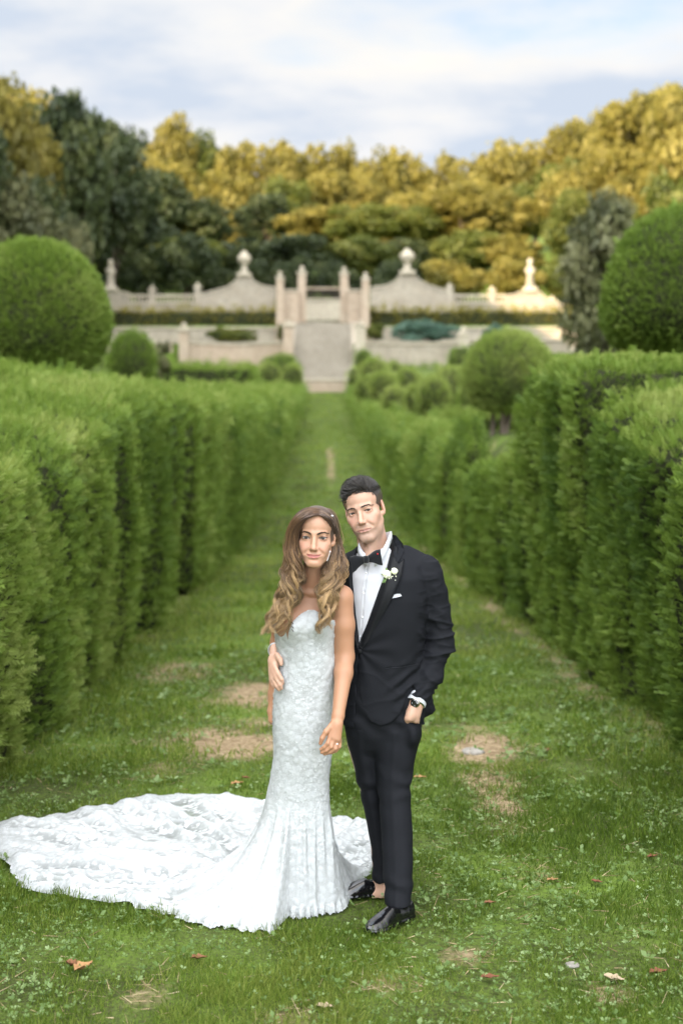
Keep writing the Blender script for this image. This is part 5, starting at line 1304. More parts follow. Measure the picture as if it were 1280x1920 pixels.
# ---- hair: short sides, longer top combed up and back
r = np.random.default_rng(12)
vh = Vol(axis_of((-.0, .26, .003)), axis_of((5.82, 6.16, .003)), axis_of((1.58, 1.86, .003)))
def hl(v_, c, rr, k=.01, mode='add'): v_.ell(mf.w(c), np.array(rr) * mf.S, k, mode, mf.M)
hl(vh, (0, -.020, .043), (.0790, .1005, .0790), .01)
hl(vh, (0, .024, .088), (.050, .056, .034), .022)
hl(vh, (0, .112, .010), (.072, .078, .085), .006, 'sub')
for s in (-1, 1): hl(vh, (s * .075, .085, .030), (.050, .055, .040), .006, 'sub')
hl(vh, (0, .070, -.075), (.10, .09, .085), .004, 'sub')
for s in (-1, 1): hl(vh, (s * .085, -.012, -.016), (.022, .026, .036), .004, 'sub')
hl(vh, (0, -.06, -.12), (.10, .10, .075), .004, 'sub')
Vh, Fh = vh.mesh(2); Nh = vnormals(Vh, Fh)
Lh = mf.l(Vh)
Vh = Vh + Nh * (.0012 * fbm(np.stack([Lh[:, 0] * 90, Lh[:, 1] * 200, Lh[:, 2] * 60], -1), 8, 2))[:, None]
haircol_m = attr_mat('man_hair', rough=.30, spec=.55)
def fade(Lq): return smooth(.075, .015, Lq[:, 2]) * smooth(.045, .066, np.abs(Lq[:, 0]))
side = fade(Lh)[:, None]
hc = np.array([.010, .008, .0075]) * (1 - side) + np.array([.085, .062, .050]) * side
hair = build('hair', Vh, Fh, haircol_m, man, attrs={'col': hc})
# separate strands over the cap: top swept up and across, sides clipped short
N, A = tri_normals(Vh, Fh); C = Vh[Fh].mean(1); LC = mf.l(C)
wgt = A * np.where(LC[:, 2] > .065, 2.0, 1.0); fi = r.choice(len(Fh), 5200, p=wgt / wgt.sum())
root_ = C[fi]; lr = LC[fi]; nn_ = N[fi]; top = np.maximum(smooth(.060, .090, lr[:, 2]), smooth(.035, .055, lr[:, 1]) * smooth(.03, .06, lr[:, 2]))
fr1 = smooth(.0, .06, lr[:, 1])
lock = fbm(lr * 55, 14, 2)
comb_l = np.stack([(-.80 + .10 * lock) * top - .1 * np.sign(lr[:, 0]) * (1 - top), (-.60 + .10 * lock) * top - .45 * (1 - top), .35 * top * fr1 - .9 * (1 - top)], -1) + r.normal(0, .035, (len(fi), 3))
comb = comb_l @ mf.M.T; comb -= nn_ * np.sum(comb * nn_, 1, keepdims=True); comb /= np.linalg.norm(comb, axis=1, keepdims=True) + 1e-9
ln = (.0040 + .036 * top) * r.uniform(.7, 1.2, len(fi)); t = np.linspace(0, 1, 7)
lift_ = .0008 + .0050 * top * (.5 + fr1) * (1 + .5 * lock)
P = root_[:, None] + comb[:, None] * (ln[:, None] * t)[..., None] + nn_[:, None] * ((lift_[:, None] * np.sin(t * 2.7)) - .0008 - (ln[:, None] * t) ** 2 * 2.2)[..., None]
v, f, idx, tt = tubes(P, (np.where(top > .5, .00105, .00055)[:, None] * np.array([1, 1.1, 1.1, 1, .85, .6, .15])), 3)
sf = fade(lr)[:, None]
sc_ = np.array([.017, .014, .012]) * (1 - sf) + np.array([.040, .031, .026]) * sf
sc_ = (sc_ * (1 + 1.2 * r.random(len(fi)) ** 4)[:, None])[idx]
tag(build('hair_strands', v, f, haircol_m, man, attrs={'col': sc_}), kind='stuff')

# ---- trousers
vt = Vol(axis_of((-.02, .40, .0042)), axis_of((5.62, 6.22, .0055)), axis_of((.04, 1.08, .0055)))
hips = rows([(1215, 655, 786, 6.0, .100, .10), (1245, 655, 786, 6.0, .106, .11), (1275, 652, 790, 6.0, .115, .12), (1310, 647, 791, 6.0, .12, .125), (1345, 645, 792, 6.0, .12, .13), (1375, 648, 786, 6.0, .11, .12), (1400, 654, 780, 6.0, .085, .10), (1420, 668, 770, 6.0, .04, .06)])
vt.stack(hips, .02, p=2.3)
legF = rows([(1345, 703, 791, 5.99, .10, .10), (1390, 700, 782, 5.98, .098, .10), (1445, 704, 775, 5.96, .088, .092), (1490, 709, 768, 5.93, .078, .082), (1515, 711, 770, 5.91, .076, .084), (1560, 714, 773, 5.885, .074, .082), (1610, 717, 774, 5.85, .072, .080), (1660, 720, 773, 5.815, .070, .082), (1694, 721.5, 771, 5.79, .070, .083)])
legB = rows([(1345, 646, 705, 6.01, .10, .10), (1390, 652, 704, 6.02, .095, .10), (1445, 665, 712, 6.035, .085, .09), (1490, 676, 717, 6.045, .076, .082), (1540, 687, 724, 6.055, .072, .08), (1600, 696.5, 729, 6.06, .068, .078), (1648, 698.5, 731, 6.06, .066, .078)])
vt.stack(legF, .018, p=2.1); vt.stack(legB, .012, p=2.1)
# cloth over the pocketed hand
pk = Vol(*vt.ax); pk.ell(at(771, 1374, 5.955), (.034, .085, .060), .02)
pk.cut_poly(np.array([at(a_, b_, 5.85) for a_, b_ in ((700, 1250), (800, 1250), (800, 1318), (790, 1327), (766, 1356), (700, 1362))])[:, [0, 2]], 5.6, 6.2)
h_ = np.maximum(.02 - np.abs(pk.D - vt.D), 0) / .02; vt.D = np.minimum(pk.D, vt.D) - h_ * h_ * .005
Vt, Ft = vt.mesh(2); Nt = vnormals(Vt, Ft)
zz = Vt[:, 2]
fold = .004 * fbm(np.stack([Vt[:, 0] * 5 + zz * 3, Vt[:, 1] * 4, zz * 9], -1), 41, 3)
kn = np.exp(-((zz - .50) / .10) ** 2); fold += .006 * kn * np.sin(zz * 62 + 14 * Vt[:, 0] + 5 * fbm(Vt * 7, 4, 2)) * (.4 + fbm(Vt * 8, 6, 2))
fold += .005 * np.exp(-((zz - .80) / .07) ** 2) * np.sin((zz * .9 + Vt[:, 0] * .9) * 70 + 2 * fbm(Vt * 8, 5, 2))
fold += .004 * np.exp(-((zz - .12) / .06) ** 2) * np.sin(zz * 55 + Vt[:, 0] * 30 + 3 * fbm(Vt * 8, 7, 2))
# pressed crease down the front of each leg
def crease(tab):
    T = np.array(sorted(tab)); cx = np.interp(zz, T[:, 0], T[:, 1]); cy = np.interp(zz, T[:, 0], T[:, 2])
    return np.exp(-((Vt[:, 0] - cx + .010) / .012) ** 2) * (Vt[:, 1] < cy) * (zz < .74)
fold += .0035 * np.maximum(crease(legF), crease(legB))
trousers = build('trousers', Vt + Nt * fold[:, None], Ft, wool_m, man)

# ---- shirt, collar, jacket
torso = rows([(1030, 672, 752, 6.03, .075, .08), (1052, 646, 790, 6.02, .095, .10), (1080, 640, 800, 6.0, .118, .115), (1120, 640, 803, 6.0, .128, .122), (1165, 643, 799, 6.0, .126, .118), (1210, 648, 793, 6.0, .120, .112), (1250, 649, 790, 6.0, .120, .115), (1300, 646, 791, 6.0, .126, .126), (1345, 642, 796, 6.0, .130, .134), (1364, 641, 797, 6.0, .130, .136)])
TY = -R(10)
vs = Vol(axis_of((-.02, .34, .005)), axis_of((5.82, 6.10, .005)), axis_of((1.0, 1.56, .005)))
vs.stack([q for q in torso if q[0] > .98], .012, yaw=TY, p=2.35, grow=-.014)
vs.rc(at(702, 1056, 6.0), at(706, 1044, 6.0), .066, .056, .03)
Vs, Fs = vs.mesh(2); Ns = vnormals(Vs, Fs)
Vs = Vs + Ns * (.0022 * fbm(np.stack([Vs[:, 0] * 14, Vs[:, 1] * 10, Vs[:, 2] * 5], -1), 61, 3))[:, None]
shirt = build('shirt', Vs, Fs, cotton_m, man)
# collar: standing band folded over into two points
cc = at(703, 1030, 5.985); cyaw = R(14)
def collar_pts(th, rad_, z): return np.stack([cc[0] + rad_ * 1.0 * np.sin(th - cyaw) , cc[1] - rad_ * 1.02 * np.cos(th - cyaw), z], -1)
th = np.linspace(R(10), R(350), 72); a_ = np.minimum(th, 2 * math.pi - th); side_r = smooth(R(5), R(95), a_)
ztop = 1.462 + .078 * side_r + .020 * np.sin(th) * side_r; zbot = ztop - .040
lean_ = -.006 * np.sin(th)
pts = [collar_pts(th, .064 - .0 * a_, zbot - .004), collar_pts(th, .0655, ztop), collar_pts(th, .069, ztop + .002), collar_pts(th, .0735 + .010 * (1 - side_r), ztop - .028 - .014 * (1 - side_r)), collar_pts(th, .0705 + .010 * (1 - side_r), ztop - .0285 - .014 * (1 - side_r)), collar_pts(th, .0668, ztop - .006)]
Pc = np.stack(pts, 0); build('collar', Pc.reshape(-1, 3), grid_faces(6, len(th)), cotton_m, man)

vj = Vol(axis_of((-.34, -.10, .006), (-.10, .50, .0042)), axis_of((5.76, 6.20, .0048)), axis_of((.70, 1.60, .0042)))
vj.stack(torso, .012, yaw=TY, p=2.4)
vj.chain([at(700, 1036, 6.045), at(764, 1048, 6.03), at(800, 1068, 6.01)], [.052, .044, .056], .035)      # shoulder yoke
vj.chain([at(700, 1038, 6.045), at(660, 1058, 6.06), at(645, 1075, 6.07)], [.050, .046, .054], .03)
vsl = Vol(*vj.ax)
vsl.chain([at(803, 1082, 6.005), at(818, 1150, 6.02), at(824, 1205, 6.02)], [.066, .060, .056], .022)
vsl.chain([at(824, 1205, 6.02), at(806, 1262, 5.975), at(784, 1308, 5.917)], [.056, .053, .047], .02)
cu = at(781, 1314, 5.914); dn = at(770, 1336, 5.89) - at(800, 1270, 5.97); dn /= np.linalg.norm(dn)
sl_ = vsl.region((cu[0] - .09, 5.74, cu[2] - .12), (cu[0] + .09, 6.08, cu[2] + .06)); Xq, Yq, Zq = vsl.pts(sl_)
vsl.D[sl_] = np.maximum(vsl.D[sl_], (Xq - cu[0]) * dn[0] + (Yq - cu[1]) * dn[1] + (Zq - cu[2]) * dn[2])
vj.chain([at(645, 1085, 6.08), at(585, 1165, 6.11), at(553, 1200, 6.08), at(530, 1212, 5.99)], [.062, .056, .05, .044], .02)
# the back skirt of the jacket hanging behind the wrist
vj.chain([at(790, 1280, 6.03), at(800, 1330, 6.05)], [.035, .03], .03)
X2 = lambda pts, Y=6.0: np.array([at(a, b, Y) for a, b in pts])[:, [0, 2]]
# neck opening
vj.cut_poly(X2([(735, 985), (739, 1010), (733, 1045), (722, 1075), (708, 1112), (690, 1155), (673.5, 1206), (668, 1180), (661, 1130), (657, 1096), (660, 1060), (672, 1022), (676, 985)]), 5.6, 6.045)
vj.ell(at(705, 1010, 6.02), (.073, .075, .075), .004, 'sub')
# front hem: rounded quarters, open below the button; swept back at the pocket
vj.cut_poly(X2([(673.5, 1224), (671, 1264), (675, 1312), (683, 1338), (694, 1353), (713, 1361), (733, 1354), (749, 1339), (757, 1322), (764, 1296), (772, 1286), (800, 1300), (800, 1420), (662, 1420), (664, 1360), (668, 1300), (672, 1226)], 5.88), 5.60, 5.955)
h_ = np.maximum(.018 - np.abs(vj.D - vsl.D), 0) / .018; vj.D = np.minimum(vj.D, vsl.D) - h_ * h_ * .0045
vj.D[vj.region((-.2, 5.5, .6), (.6, 6.4, .745))] = 1.0
Vj, Fj = vj.mesh(2); Nj = vnormals(Vj, Fj)
zz = Vj[:, 2]; xx = Vj[:, 0]
ax_up, ax_lo = el - sh, wr - el
arm_m = smooth(.30, .345, xx + .10 * smooth(1.10, .86, zz))
t_arm = zz
w_el = np.exp(-((zz - 1.08) / .13) ** 2)
fold = arm_m * (.0042 * w_el * np.sin((zz * 1.0 + (xx - .4) * .55) * 82 + 5.5 * fbm(Vj * 6, 71, 2)) * (.6 + .9 * fbm(Vj * 9, 75, 2)) + .0075 * fbm(np.stack([xx * 7 + zz * 5, Vj[:, 1] * 7, zz * 16], -1), 72, 3))
body_m = 1 - arm_m
q_ = np.stack([xx * 5.0 + zz * 7.0, Vj[:, 1] * 5.0, zz * 15.0 - xx * 3.0], -1); rg = 1 - np.abs(vnoise(q_, 76)); rg2 = 1 - np.abs(vnoise(q_ * 2.1 + 3, 77))
fold += arm_m * (.010 * (rg ** 4 - .25) * (.35 + w_el) + .004 * (rg2 ** 4 - .25))
fold += body_m * .0030 * (rg ** 5 - .2) * smooth(1.25, 1.0, zz)
bx, bz = at(673, 1221, 5.88)[[0, 2]]
ang_ = np.arctan2(zz - bz, xx - bx); rad_ = np.hypot(xx - bx, zz - bz)
fold += body_m * .0028 * np.exp(-((rad_ - .10) / .09) ** 2) * np.sin(ang_ * 9 + 2 * fbm(Vj * 5, 73, 2)) * (Vj[:, 1] < 6.0)
fold += body_m * .0038 * fbm(np.stack([xx * 5 + zz * 2, Vj[:, 1] * 5, zz * 6], -1), 74, 3)
wrx = at(768, 1290, 5.86); fold += .008 * np.exp(-(np.hypot(xx - wrx[0], zz - wrx[2]) / .07) ** 2) * np.sin((xx * .7 - zz) * 110)
jacket = build('jacket', Vj + Nj * fold[:, None], Fj, wool_m, man)
bv_j = bvh_of(jacket); bv_s = bvh_of(shirt)
lap = [(736, 1012), (747, 1030), (744, 1050), (745.5, 1057), (758, 1048.5), (753, 1076), (737, 1114), (713, 1160), (691, 1199), (678, 1216), (673, 1211), (680, 1182), (690.5, 1152), (707.5, 1111), (722, 1074), (731, 1045)]
patch('lapel', lap, 5.90, bv_j, satin_m, man, off=.003, thick=.005, ymax=5.958, fit=True)
patch('jacket_collar', [(736, 1008), (744, 1008), (757, 1024), (758.5, 1036), (746, 1055.5), (741, 1050), (735, 1030)], 5.90, bv_j, wool_m, man, off=.004, thick=.006)
patch('lapel', [(660, 1062), (664, 1100), (669, 1150), (673, 1205), (671, 1218), (662, 1190), (651, 1140), (643, 1098), (641, 1062), (650, 1050)], 5.90, bv_j, satin_m, man, off=.003, thick=.005, ymax=5.958, fit=True)
patch('pocket_welt', [(721, 1248.5), (785, 1243.5), (785.5, 1247), (721.5, 1252)], 5.90, bv_j, wool_m, man, off=.0, thick=.003, res=.004)
patch('pocket_welt', [(719, 1121.5), (752, 1115), (753, 1118.5), (720, 1125.5)], 5.90, bv_j, wool_m, man, off=.0, thick=.003, res=.004)
patch('pocket_square', [(721, 1119.5), (724, 1115.5), (735, 1114), (744, 1111), (750, 1111.5), (752, 1115.5), (740, 1118.5), (728, 1121)], 5.90, bv_j, cotton_m, man, off=.002, thick=.004, res=.004)
def disc(name, c, rad_, th_, n_dir, mat, parent, seg=14):
    d = np.array(n_dir, float); d /= np.linalg.norm(d); a = np.cross(d, [0, 0, 1.]); a /= np.linalg.norm(a); b = np.cross(d, a)
    pr = [(.001, 1), (.75, 1), (1, .6), (1, 0), (.001, 0)]; an = np.arange(seg) / seg * 2 * math.pi
    P = np.concatenate([np.array(c) + d * th_ * h + rr * rad_ * (np.cos(an)[:, None] * a + np.sin(an)[:, None] * b) for rr, h in pr])
    return build(name, P, grid_faces(5, seg, closed_v=True), mat, parent)
def on(bv, px, py, Y=5.9): return project(bv, [at(px, py, Y)])[0][0]
disc('jacket_button', on(bv_j, 674, 1221.5) - [0, .001, 0], .0105, .006, (-.15, -1, 0), satin_m, man)
for py, px in ((1076, 686.5), (1113, 681.5), (1158, 679)): disc('shirt_stud', on(bv_s, px, py) - [0, .001, 0], .0048, .004, (-.15, -1, 0), pearl_m, man, 10)
for k in range(4):
    p = at(824 - 5.2 * k, 1291 + 8.5 * k, 5.93); h = bv_j.ray_cast(Vector(p) + Vector((.12, -.12, 0)), Vector((-1, 1, 0)).normalized(), .4)
    if h[0]: disc('sleeve_button', np.array(h[0]), .0062, .004, (1, -1, 0), satin_m, man, 10)
# placket line down the shirt front
patch('shirt_placket', [(686, 1060), (692, 1060), (685, 1110), (682, 1160), (678, 1196), (673.5, 1196), (677, 1150), (680, 1105)], 5.90, bv_s, cotton_m, man, off=.0, thick=.0022)
# shirt cuff, bow tie
cd = -dn; a = np.cross(cd, [0, 0, 1.]); a /= np.linalg.norm(a); b = np.cross(cd, a); an = np.arange(28) / 28 * 2 * math.pi
def ring(c0, ra): return c0 + ra * (np.cos(an)[:, None] * a + np.sin(an)[:, None] * b)
Pcuff = np.concatenate([ring(cu + cd * .03, .040), ring(cu - cd * .010, .0425), ring(cu - cd * .0115, .041), ring(cu - cd * .010, .038), ring(cu + cd * .03, .036)])
build('shirt_cuff', Pcuff, grid_faces(5, 28, closed_v=True), cotton_m, man)
# the other cuff, round the wrist of the hand at her waist
c2 = at(518.5, 1219.5, 5.915); d2 = at(515, 1240, 5.83) - at(540, 1205, 6.02); d2 /= np.linalg.norm(d2); a = np.cross(d2, [0, 0, 1.]); a /= np.linalg.norm(a); b = np.cross(d2, a); an = np.arange(28) / 28 * 2 * math.pi
build('shirt_cuff', np.concatenate([ring(c2 - d2 * .05, .036), ring(c2 + d2 * .008, .036), ring(c2 + d2 * .0095, .0345), ring(c2 + d2 * .008, .032), ring(c2 - d2 * .05, .031)]), grid_faces(5, 28, closed_v=True), cotton_m, man)
bt = at(686, 1048.5, 5.862)
def wing(s):
    nu, nv = 14, 12; V = []
    for i in range(nu):
        u = i / (nu - 1); half = np.interp(u, [0, .25, .7, 1], [.013, .018, .031, .034]); w_ = np.interp(u, [0, .3, 1], [.010, .013, .006])
        for k in range(nv):
            a = 2 * math.pi * k / nv; ca, sa = math.cos(a), math.sin(a)
            xx_ = .006 + u * .058; zz_ = half * np.sign(sa) * abs(sa) ** .55 + .004 * u * math.sin(5 * u); yy_ = w_ * np.sign(ca) * abs(ca) ** .8 - .012 * u + .003 * math.sin(sa * 9) * (1 - u * .5)
            V.append((s * xx_, yy_, zz_ - (.006 if s < 0 else -.002) * u * 1.5))
    V = np.array(V); ca, sa = math.cos(R(9)), math.sin(R(9)); V = np.stack([V[:, 0] * ca - V[:, 2] * sa, V[:, 1] + .13 * V[:, 0] * 0 + .02 * np.abs(V[:, 0]) * 8 * (.1), V[:, 0] * sa + V[:, 2] * ca], -1)
    F = [grid_faces(nu, nv, closed_v=True)]; c_ = len(V); V = np.concatenate([V, [V[-nv:].mean(0)]])
    F.append(np.array([(c_ - nv + k, c_ - nv + (k + 1) % nv, c_) for k in range(nv)])); return V + bt, F
for s in (-1, 1):
    v, f = wing(s); build('bow_wing', v, f, velvet_m, man)
v, f = lathe([(.001, -.0155), (.010, -.0145), (.0135, -.006), (.0135, .006), (.010, .0145), (.001, .0155)], 14); v = v * [1.0, 1.15, 1] + bt - [0, .006, 0]
build('bow_knot', v, f, velvet_m, man)
# small red stitched mark on the bow
disc('bow_mark', bt + np.array([.047, -.022, .024]), .0032, .002, (0, -1, 0), plain_mat('red_thread', (.5, .01, .02), .6), man, 8)
# watch on his left wrist
wa = dn
a2 = np.cross(wa, [0, 1, 0]); a2 /= np.linalg.norm(a2); b2 = np.cross(wa, a2)
an = np.arange(32) / 32 * 2 * math.pi; cen = wr + dn * .012
def wring(off, ra): return cen + wa * off + ra * (np.cos(an)[:, None] * a2 * 1.08 + np.sin(an)[:, None] * b2)
build('watch_strap', np.concatenate([wring(-.009, .0315), wring(-.008, .0335), wring(.008, .0335), wring(.009, .0315)]), grid_faces(4, 32, closed_v=True), steel_m, man)
fd = np.array([-.25, -.95, .1]); fd /= np.linalg.norm(fd); fc = cen + fd * .030
disc('watch_case', fc, .0195, .010, fd, steel_m, man, 24); disc('watch_dial', fc + fd * .0085, .0155, .003, fd, plain_mat('black_dial', (.01, .01, .012), .15, coat=1), man, 20)
for k in range(12):
    aa = np.cross(fd, [0, 0, 1.]); aa /= np.linalg.norm(aa); bb_ = np.cross(fd, aa); q = 2 * math.pi * k / 12
    if k % 3 == 0: disc('hour_mark', fc + fd * .0115 + .0115 * (math.cos(q) * aa + math.sin(q) * bb_), .0018, .001, fd, cotton_m, man, 6)

# ---- loafers
def loafer(heel, toe, seed, lab=None):
    heel = np.array(heel, float); toe = np.array(toe, float); u = toe - heel; Ln = float(np.linalg.norm(u)); u /= Ln; w = np.array([-u[1], u[0]])
    r_ = np.linspace(0, 1, 30)
    V = Vol(axis_of((-.01, Ln + .012, .0032)), axis_of((-.06, .06, .0032)), axis_of((-.004, .11, .0032)))
    hw = [(0, .018), (.06, .030), (.2, .033), (.38, .031), (.55, .039), (.72, .046), (.84, .043), (.93, .032), (.985, .014), (1, .004)]
    ht = [(0, .060), (.05, .068), (.2, .062), (.38, .066), (.5, .072), (.62, .062), (.75, .048), (.88, .038), (.96, .030), (1, .018)]
    hwa, hta = np.array(hw), np.array(ht)
    def f(X, Y, Z):
        q = np.clip(X / Ln, 0, 1); a = np.interp(q, hwa[:, 0], hwa[:, 1]); h = np.interp(q, hta[:, 0], hta[:, 1])
        e = (np.abs(Y / a) ** 2.6 + np.abs(np.maximum(Z - .008, 0) / (h - .008)) ** 2.2) ** (1 / 2.4)
        d = (e - 1) * np.minimum(a, h) * .8
        return np.maximum(np.maximum(d, -Z), np.maximum(-X, X - Ln))
    V.op(f, (0, -.06, 0), (Ln, .06, .1), .004)
    V.ell((Ln * .20, 0, .092), (Ln * .17, .026, .048), .004, 'sub'); V.ell((Ln * .36, 0, .088), (Ln * .10, .020, .030), .006, 'sub')
    def welt(X, Y, Z):
        q = np.clip(X / Ln, 0, 1); a = np.interp(q, hwa[:, 0], hwa[:, 1]) + .003; return np.maximum(np.abs(Y) - a, np.maximum(np.abs(Z - .005) - .0045, np.maximum(-X - .002, X - Ln - .003)))
    V.op(welt, (0, -.06, 0), (Ln, .06, .012), .002)
    P, F = V.mesh(1)
    tw = lambda P: np.stack([heel[0] + u[0] * P[:, 0] + w[0] * P[:, 1], heel[1] + u[1] * P[:, 0] + w[1] * P[:, 1], P[:, 2] + .006], -1)
    sh_ = build('loafer', tw(P), F, patent_m, man)
    # saddle strap, bow and tassels
    parts_ = []
    st = []
    for q in np.linspace(-1, 1, 15): st.append((Ln * .545 - .012 * q * q, q * .040, .012 + .060 * math.sqrt(max(1 - abs(q) ** 2.4, 0)) ** 1.0))
    v, f, _, _ = tubes(np.array([st]), .0055, 6); parts_.append((v * [1, 1, 1], f[0]))
    for s in (-1, 1):
        base = np.array([Ln * .56, s * .007, .080])
        for k in range(12):
            an_ = s * (.25 + .5 * k / 11) + .1 * math.sin(k * 7 + seed); t = np.linspace(0, 1, 6)[:, None]
            p = base + t * np.array([.050 * math.cos(an_), .046 * math.sin(an_), 0]) + np.array([0, 0, 1]) * ((.010 * np.sin(t * math.pi) - .030 * t) + .0025 * math.sin(k * 3))
            v, f, _, _ = tubes(p[None], np.array([.0036, .0044, .0048, .0048, .0046, .004])[None], 5); parts_.append((v, f[0]))
        v, f = lathe([(.001, -.006), (.007, -.004), (.008, .002), (.005, .006), (.001, .007)], 10, base); parts_.append((v, f))
    v, f = join(parts_); build('tassels', tw(v), f, patent_m, sh_)
loafer((.288, 5.815), (.100, 5.605), 1)
loafer((.232, 6.075), (-.040, 6.035), 2)
# ------------------------------------------------------------------ the woman
BY = 5.83
woman = thing('person', (-.165, 5.88, 0), 'woman with long wavy hair in a white strapless lace gown', 'person')
bf_ = Frame((0, 0, 0), yaw=3.5, roll=-2.0, pitch=-2, S=1.05)
bf_.c = at(589, 1008.3, 5.69) - (np.array([0, .078, 0]) * bf_.S) @ bf_.M.T
BG = dict(cz=.040, cr=(.0700, .092, .070), fw=.0570, mw=.0600, jaw=.0450, chin=-.1150, cw=.0165, mz=-.0690, br=.0072, nose=-.0395, mouth=.0268, smile=.0042, lip=.86, lid=.0056, ear=.0695)
def bump(x, z):
    """bust: how far the chest stands forward"""
    e = lambda px, py, rx, rz: np.exp(-((x - at(px, py, 5.75)[0]) / rx) ** 2 - ((z - at(px, py, 5.75)[2]) / rz) ** 2)
    return .048 * (e(549, 1176, .052, .055) + e(602, 1174, .052, .055))
chest = rows([(1100, 543, 640, 5.865, .050, .06), (1125, 525, 642, 5.855, .062, .075), (1150, 516, 632, 5.85, .075, .085), (1168, 512, 629, 5.85, .080, .09), (1200, 517, 627.5, 5.85, .085, .085), (1225, 521, 628, 5.855, .086, .085), (1250, 522, 630, 5.86, .088, .09), (1300, 514, 629, 5.875, .098, .125), (1340, 512, 626, 5.88, .104, .135), (1385, 513, 623, 5.885, .104, .128), (1420, 513, 620, 5.89, .100, .115), (1460, 507, 616, 5.90, .096, .105), (1500, 498, 617, 5.91, .098, .105)])
vb = Vol(axis_of((-.38, -.24, .007), (-.24, -.22, .005), (-.22, .0, .0021), (.0, .09, .005)),
         axis_of((5.55, 5.61, .006), (5.61, 5.78, .0024), (5.78, 6.02, .006)),
         axis_of((.15, .68, .012), (.68, .84, .003), (.84, 1.24, .007), (1.24, 1.39, .005), (1.39, 1.70, .0021)))
head_sdf(vb, bf_, BG)
nb = at(588, 1104, 5.855)
vb.rc(bf_.w((0, -.024, -.055)), nb, .0455, .050, .02)
vb.stack(chest, .012, p=2.2, warp=bump, grow=-.007, zlim=(.45, 1.33))
shL, shR = at(640, 1120, 5.835), at(535, 1119, 5.875)
vb.chain([at(588, 1096, 5.865), at(615, 1104, 5.855), shL], [.040, .034, .044], .03)
vb.chain([at(588, 1096, 5.865), at(560, 1104, 5.865), shR], [.040, .034, .042], .03)
for s, pxs in ((1, ((594, 1113), (618, 1106), (640, 1104))), (-1, ((582, 1113), (560, 1107), (538, 1106)))):
    vb.chain([at(a, b_, 5.805 + .008 * k) for k, (a, b_) in enumerate(pxs)], [.010, .009, .009], .014)    # collar bones
# her left arm hanging in front of the hip
vb.chain([shL, at(644, 1172, 5.835), at(646.5, 1232, 5.84), at(644, 1262, 5.80), at(633.5, 1343, 5.705)], [.047, .0445, .0375, .0365, .0245], .018)
hb = lambda px, py, dy=0: at(px, py, 5.675 + dy)
vb.rc(at(633.5, 1343, 5.705), hb(629, 1360, .015), .0235, .021, .012)
vb.rc(hb(635, 1358, .01), hb(633, 1386, 0), .0155, .0145, .014); vb.rc(hb(628, 1357, .008), hb(620, 1380, -.003), .0155, .0140, .014); vb.rc(hb(632, 1358, .006), hb(627, 1384, -.004), .0155, .0145, .014)
vb.chain([hb(624, 1357, .005), hb(611, 1372, -.012), hb(604, 1384, -.014), hb(600.5, 1394, -.010)], [.0125, .0105, .0095, .0075], .006)
vb.chain([hb(619, 1380, -.006), hb(614.5, 1394, -.016), hb(608, 1401, -.014), hb(601.5, 1405, -.008)], [.0100, .0092, .0082, .0066], .003)
vb.chain([hb(625.5, 1385, -.006), hb(621, 1400, -.016), hb(612, 1407, -.013), hb(603, 1411, -.006)], [.0102, .0094, .0084, .0068], .003)
vb.chain([hb(631.5, 1388, -.002), hb(629, 1403, -.010), hb(619, 1410, -.007), hb(608, 1414, .000)], [.0098, .0090, .0082, .0066], .003)
vb.chain([hb(637, 1388, .006), hb(636, 1400, .002), hb(629, 1408, .003), hb(620, 1412, .006)], [.0086, .0080, .0072, .006], .003)
# her right arm mostly hidden behind the hip
vb.chain([shR, at(527, 1165, 5.905), at(522, 1206, 5.945), at(515, 1300, 5.96), at(511, 1334, 5.945)], [.042, .038, .033, .026, .021], .018)
vb.chain([at(511, 1334, 5.945), at(510.5, 1352, 5.93)], [.022, .016], .01)
Vb, Fb = vb.mesh(2)
L = bf_.l(Vb); x_, f_, z_ = np.abs(L[:, 0]), L[:, 1], L[:, 2]
col = np.tile(np.array([.475, .27, .18]), (len(Vb), 1)); col *= 1 + .045 * fbm(Vb * 50, 13, 3)[:, None]
near = smooth(-.19, -.11, z_) * (Vb[:, 2] > 1.30); fr_ = near * smooth(.02, .05, f_)
mixc(1 - near, (.38, .190, .105), .72)
mixc(fr_ * np.exp(-((x_ - .038) / .017) ** 2 - ((z_ + .032) / .020) ** 2), (.57, .26, .20), .45)
mixc(fr_ * np.exp(-(x_ / .012) ** 2 - ((z_ + .040) / .014) ** 2), (.55, .28, .2), .25)
mixc(lip_mask(L, BG), (.43, .135, .13), .85)
mixc(mouth_line(L, BG), (.16, .05, .05), .75)
mixc(near * np.exp(-((x_ - .034) / .017) ** 2 - ((z_ - .0035) / .0075) ** 2) * (f_ > .04), (.27, .15, .115), .55)
mixc(near * np.exp(-((x_ - .0325) / .016) ** 2 - ((z_ + .0085) / .004) ** 2) * (f_ > .04), (.38, .21, .155), .3)
wbody = build('person_body', Vb, Fb, skin_m, woman, attrs={'col': col})
eye_parts(bf_, woman, (.048, .040, .034))
bf_.bvh = bvh_of(wbody)
brown_m = plain_mat('brow_brown', (.048, .029, .018), .6, .3); lash_m = plain_mat('mascara', (.008, .006, .006), .5, .4)
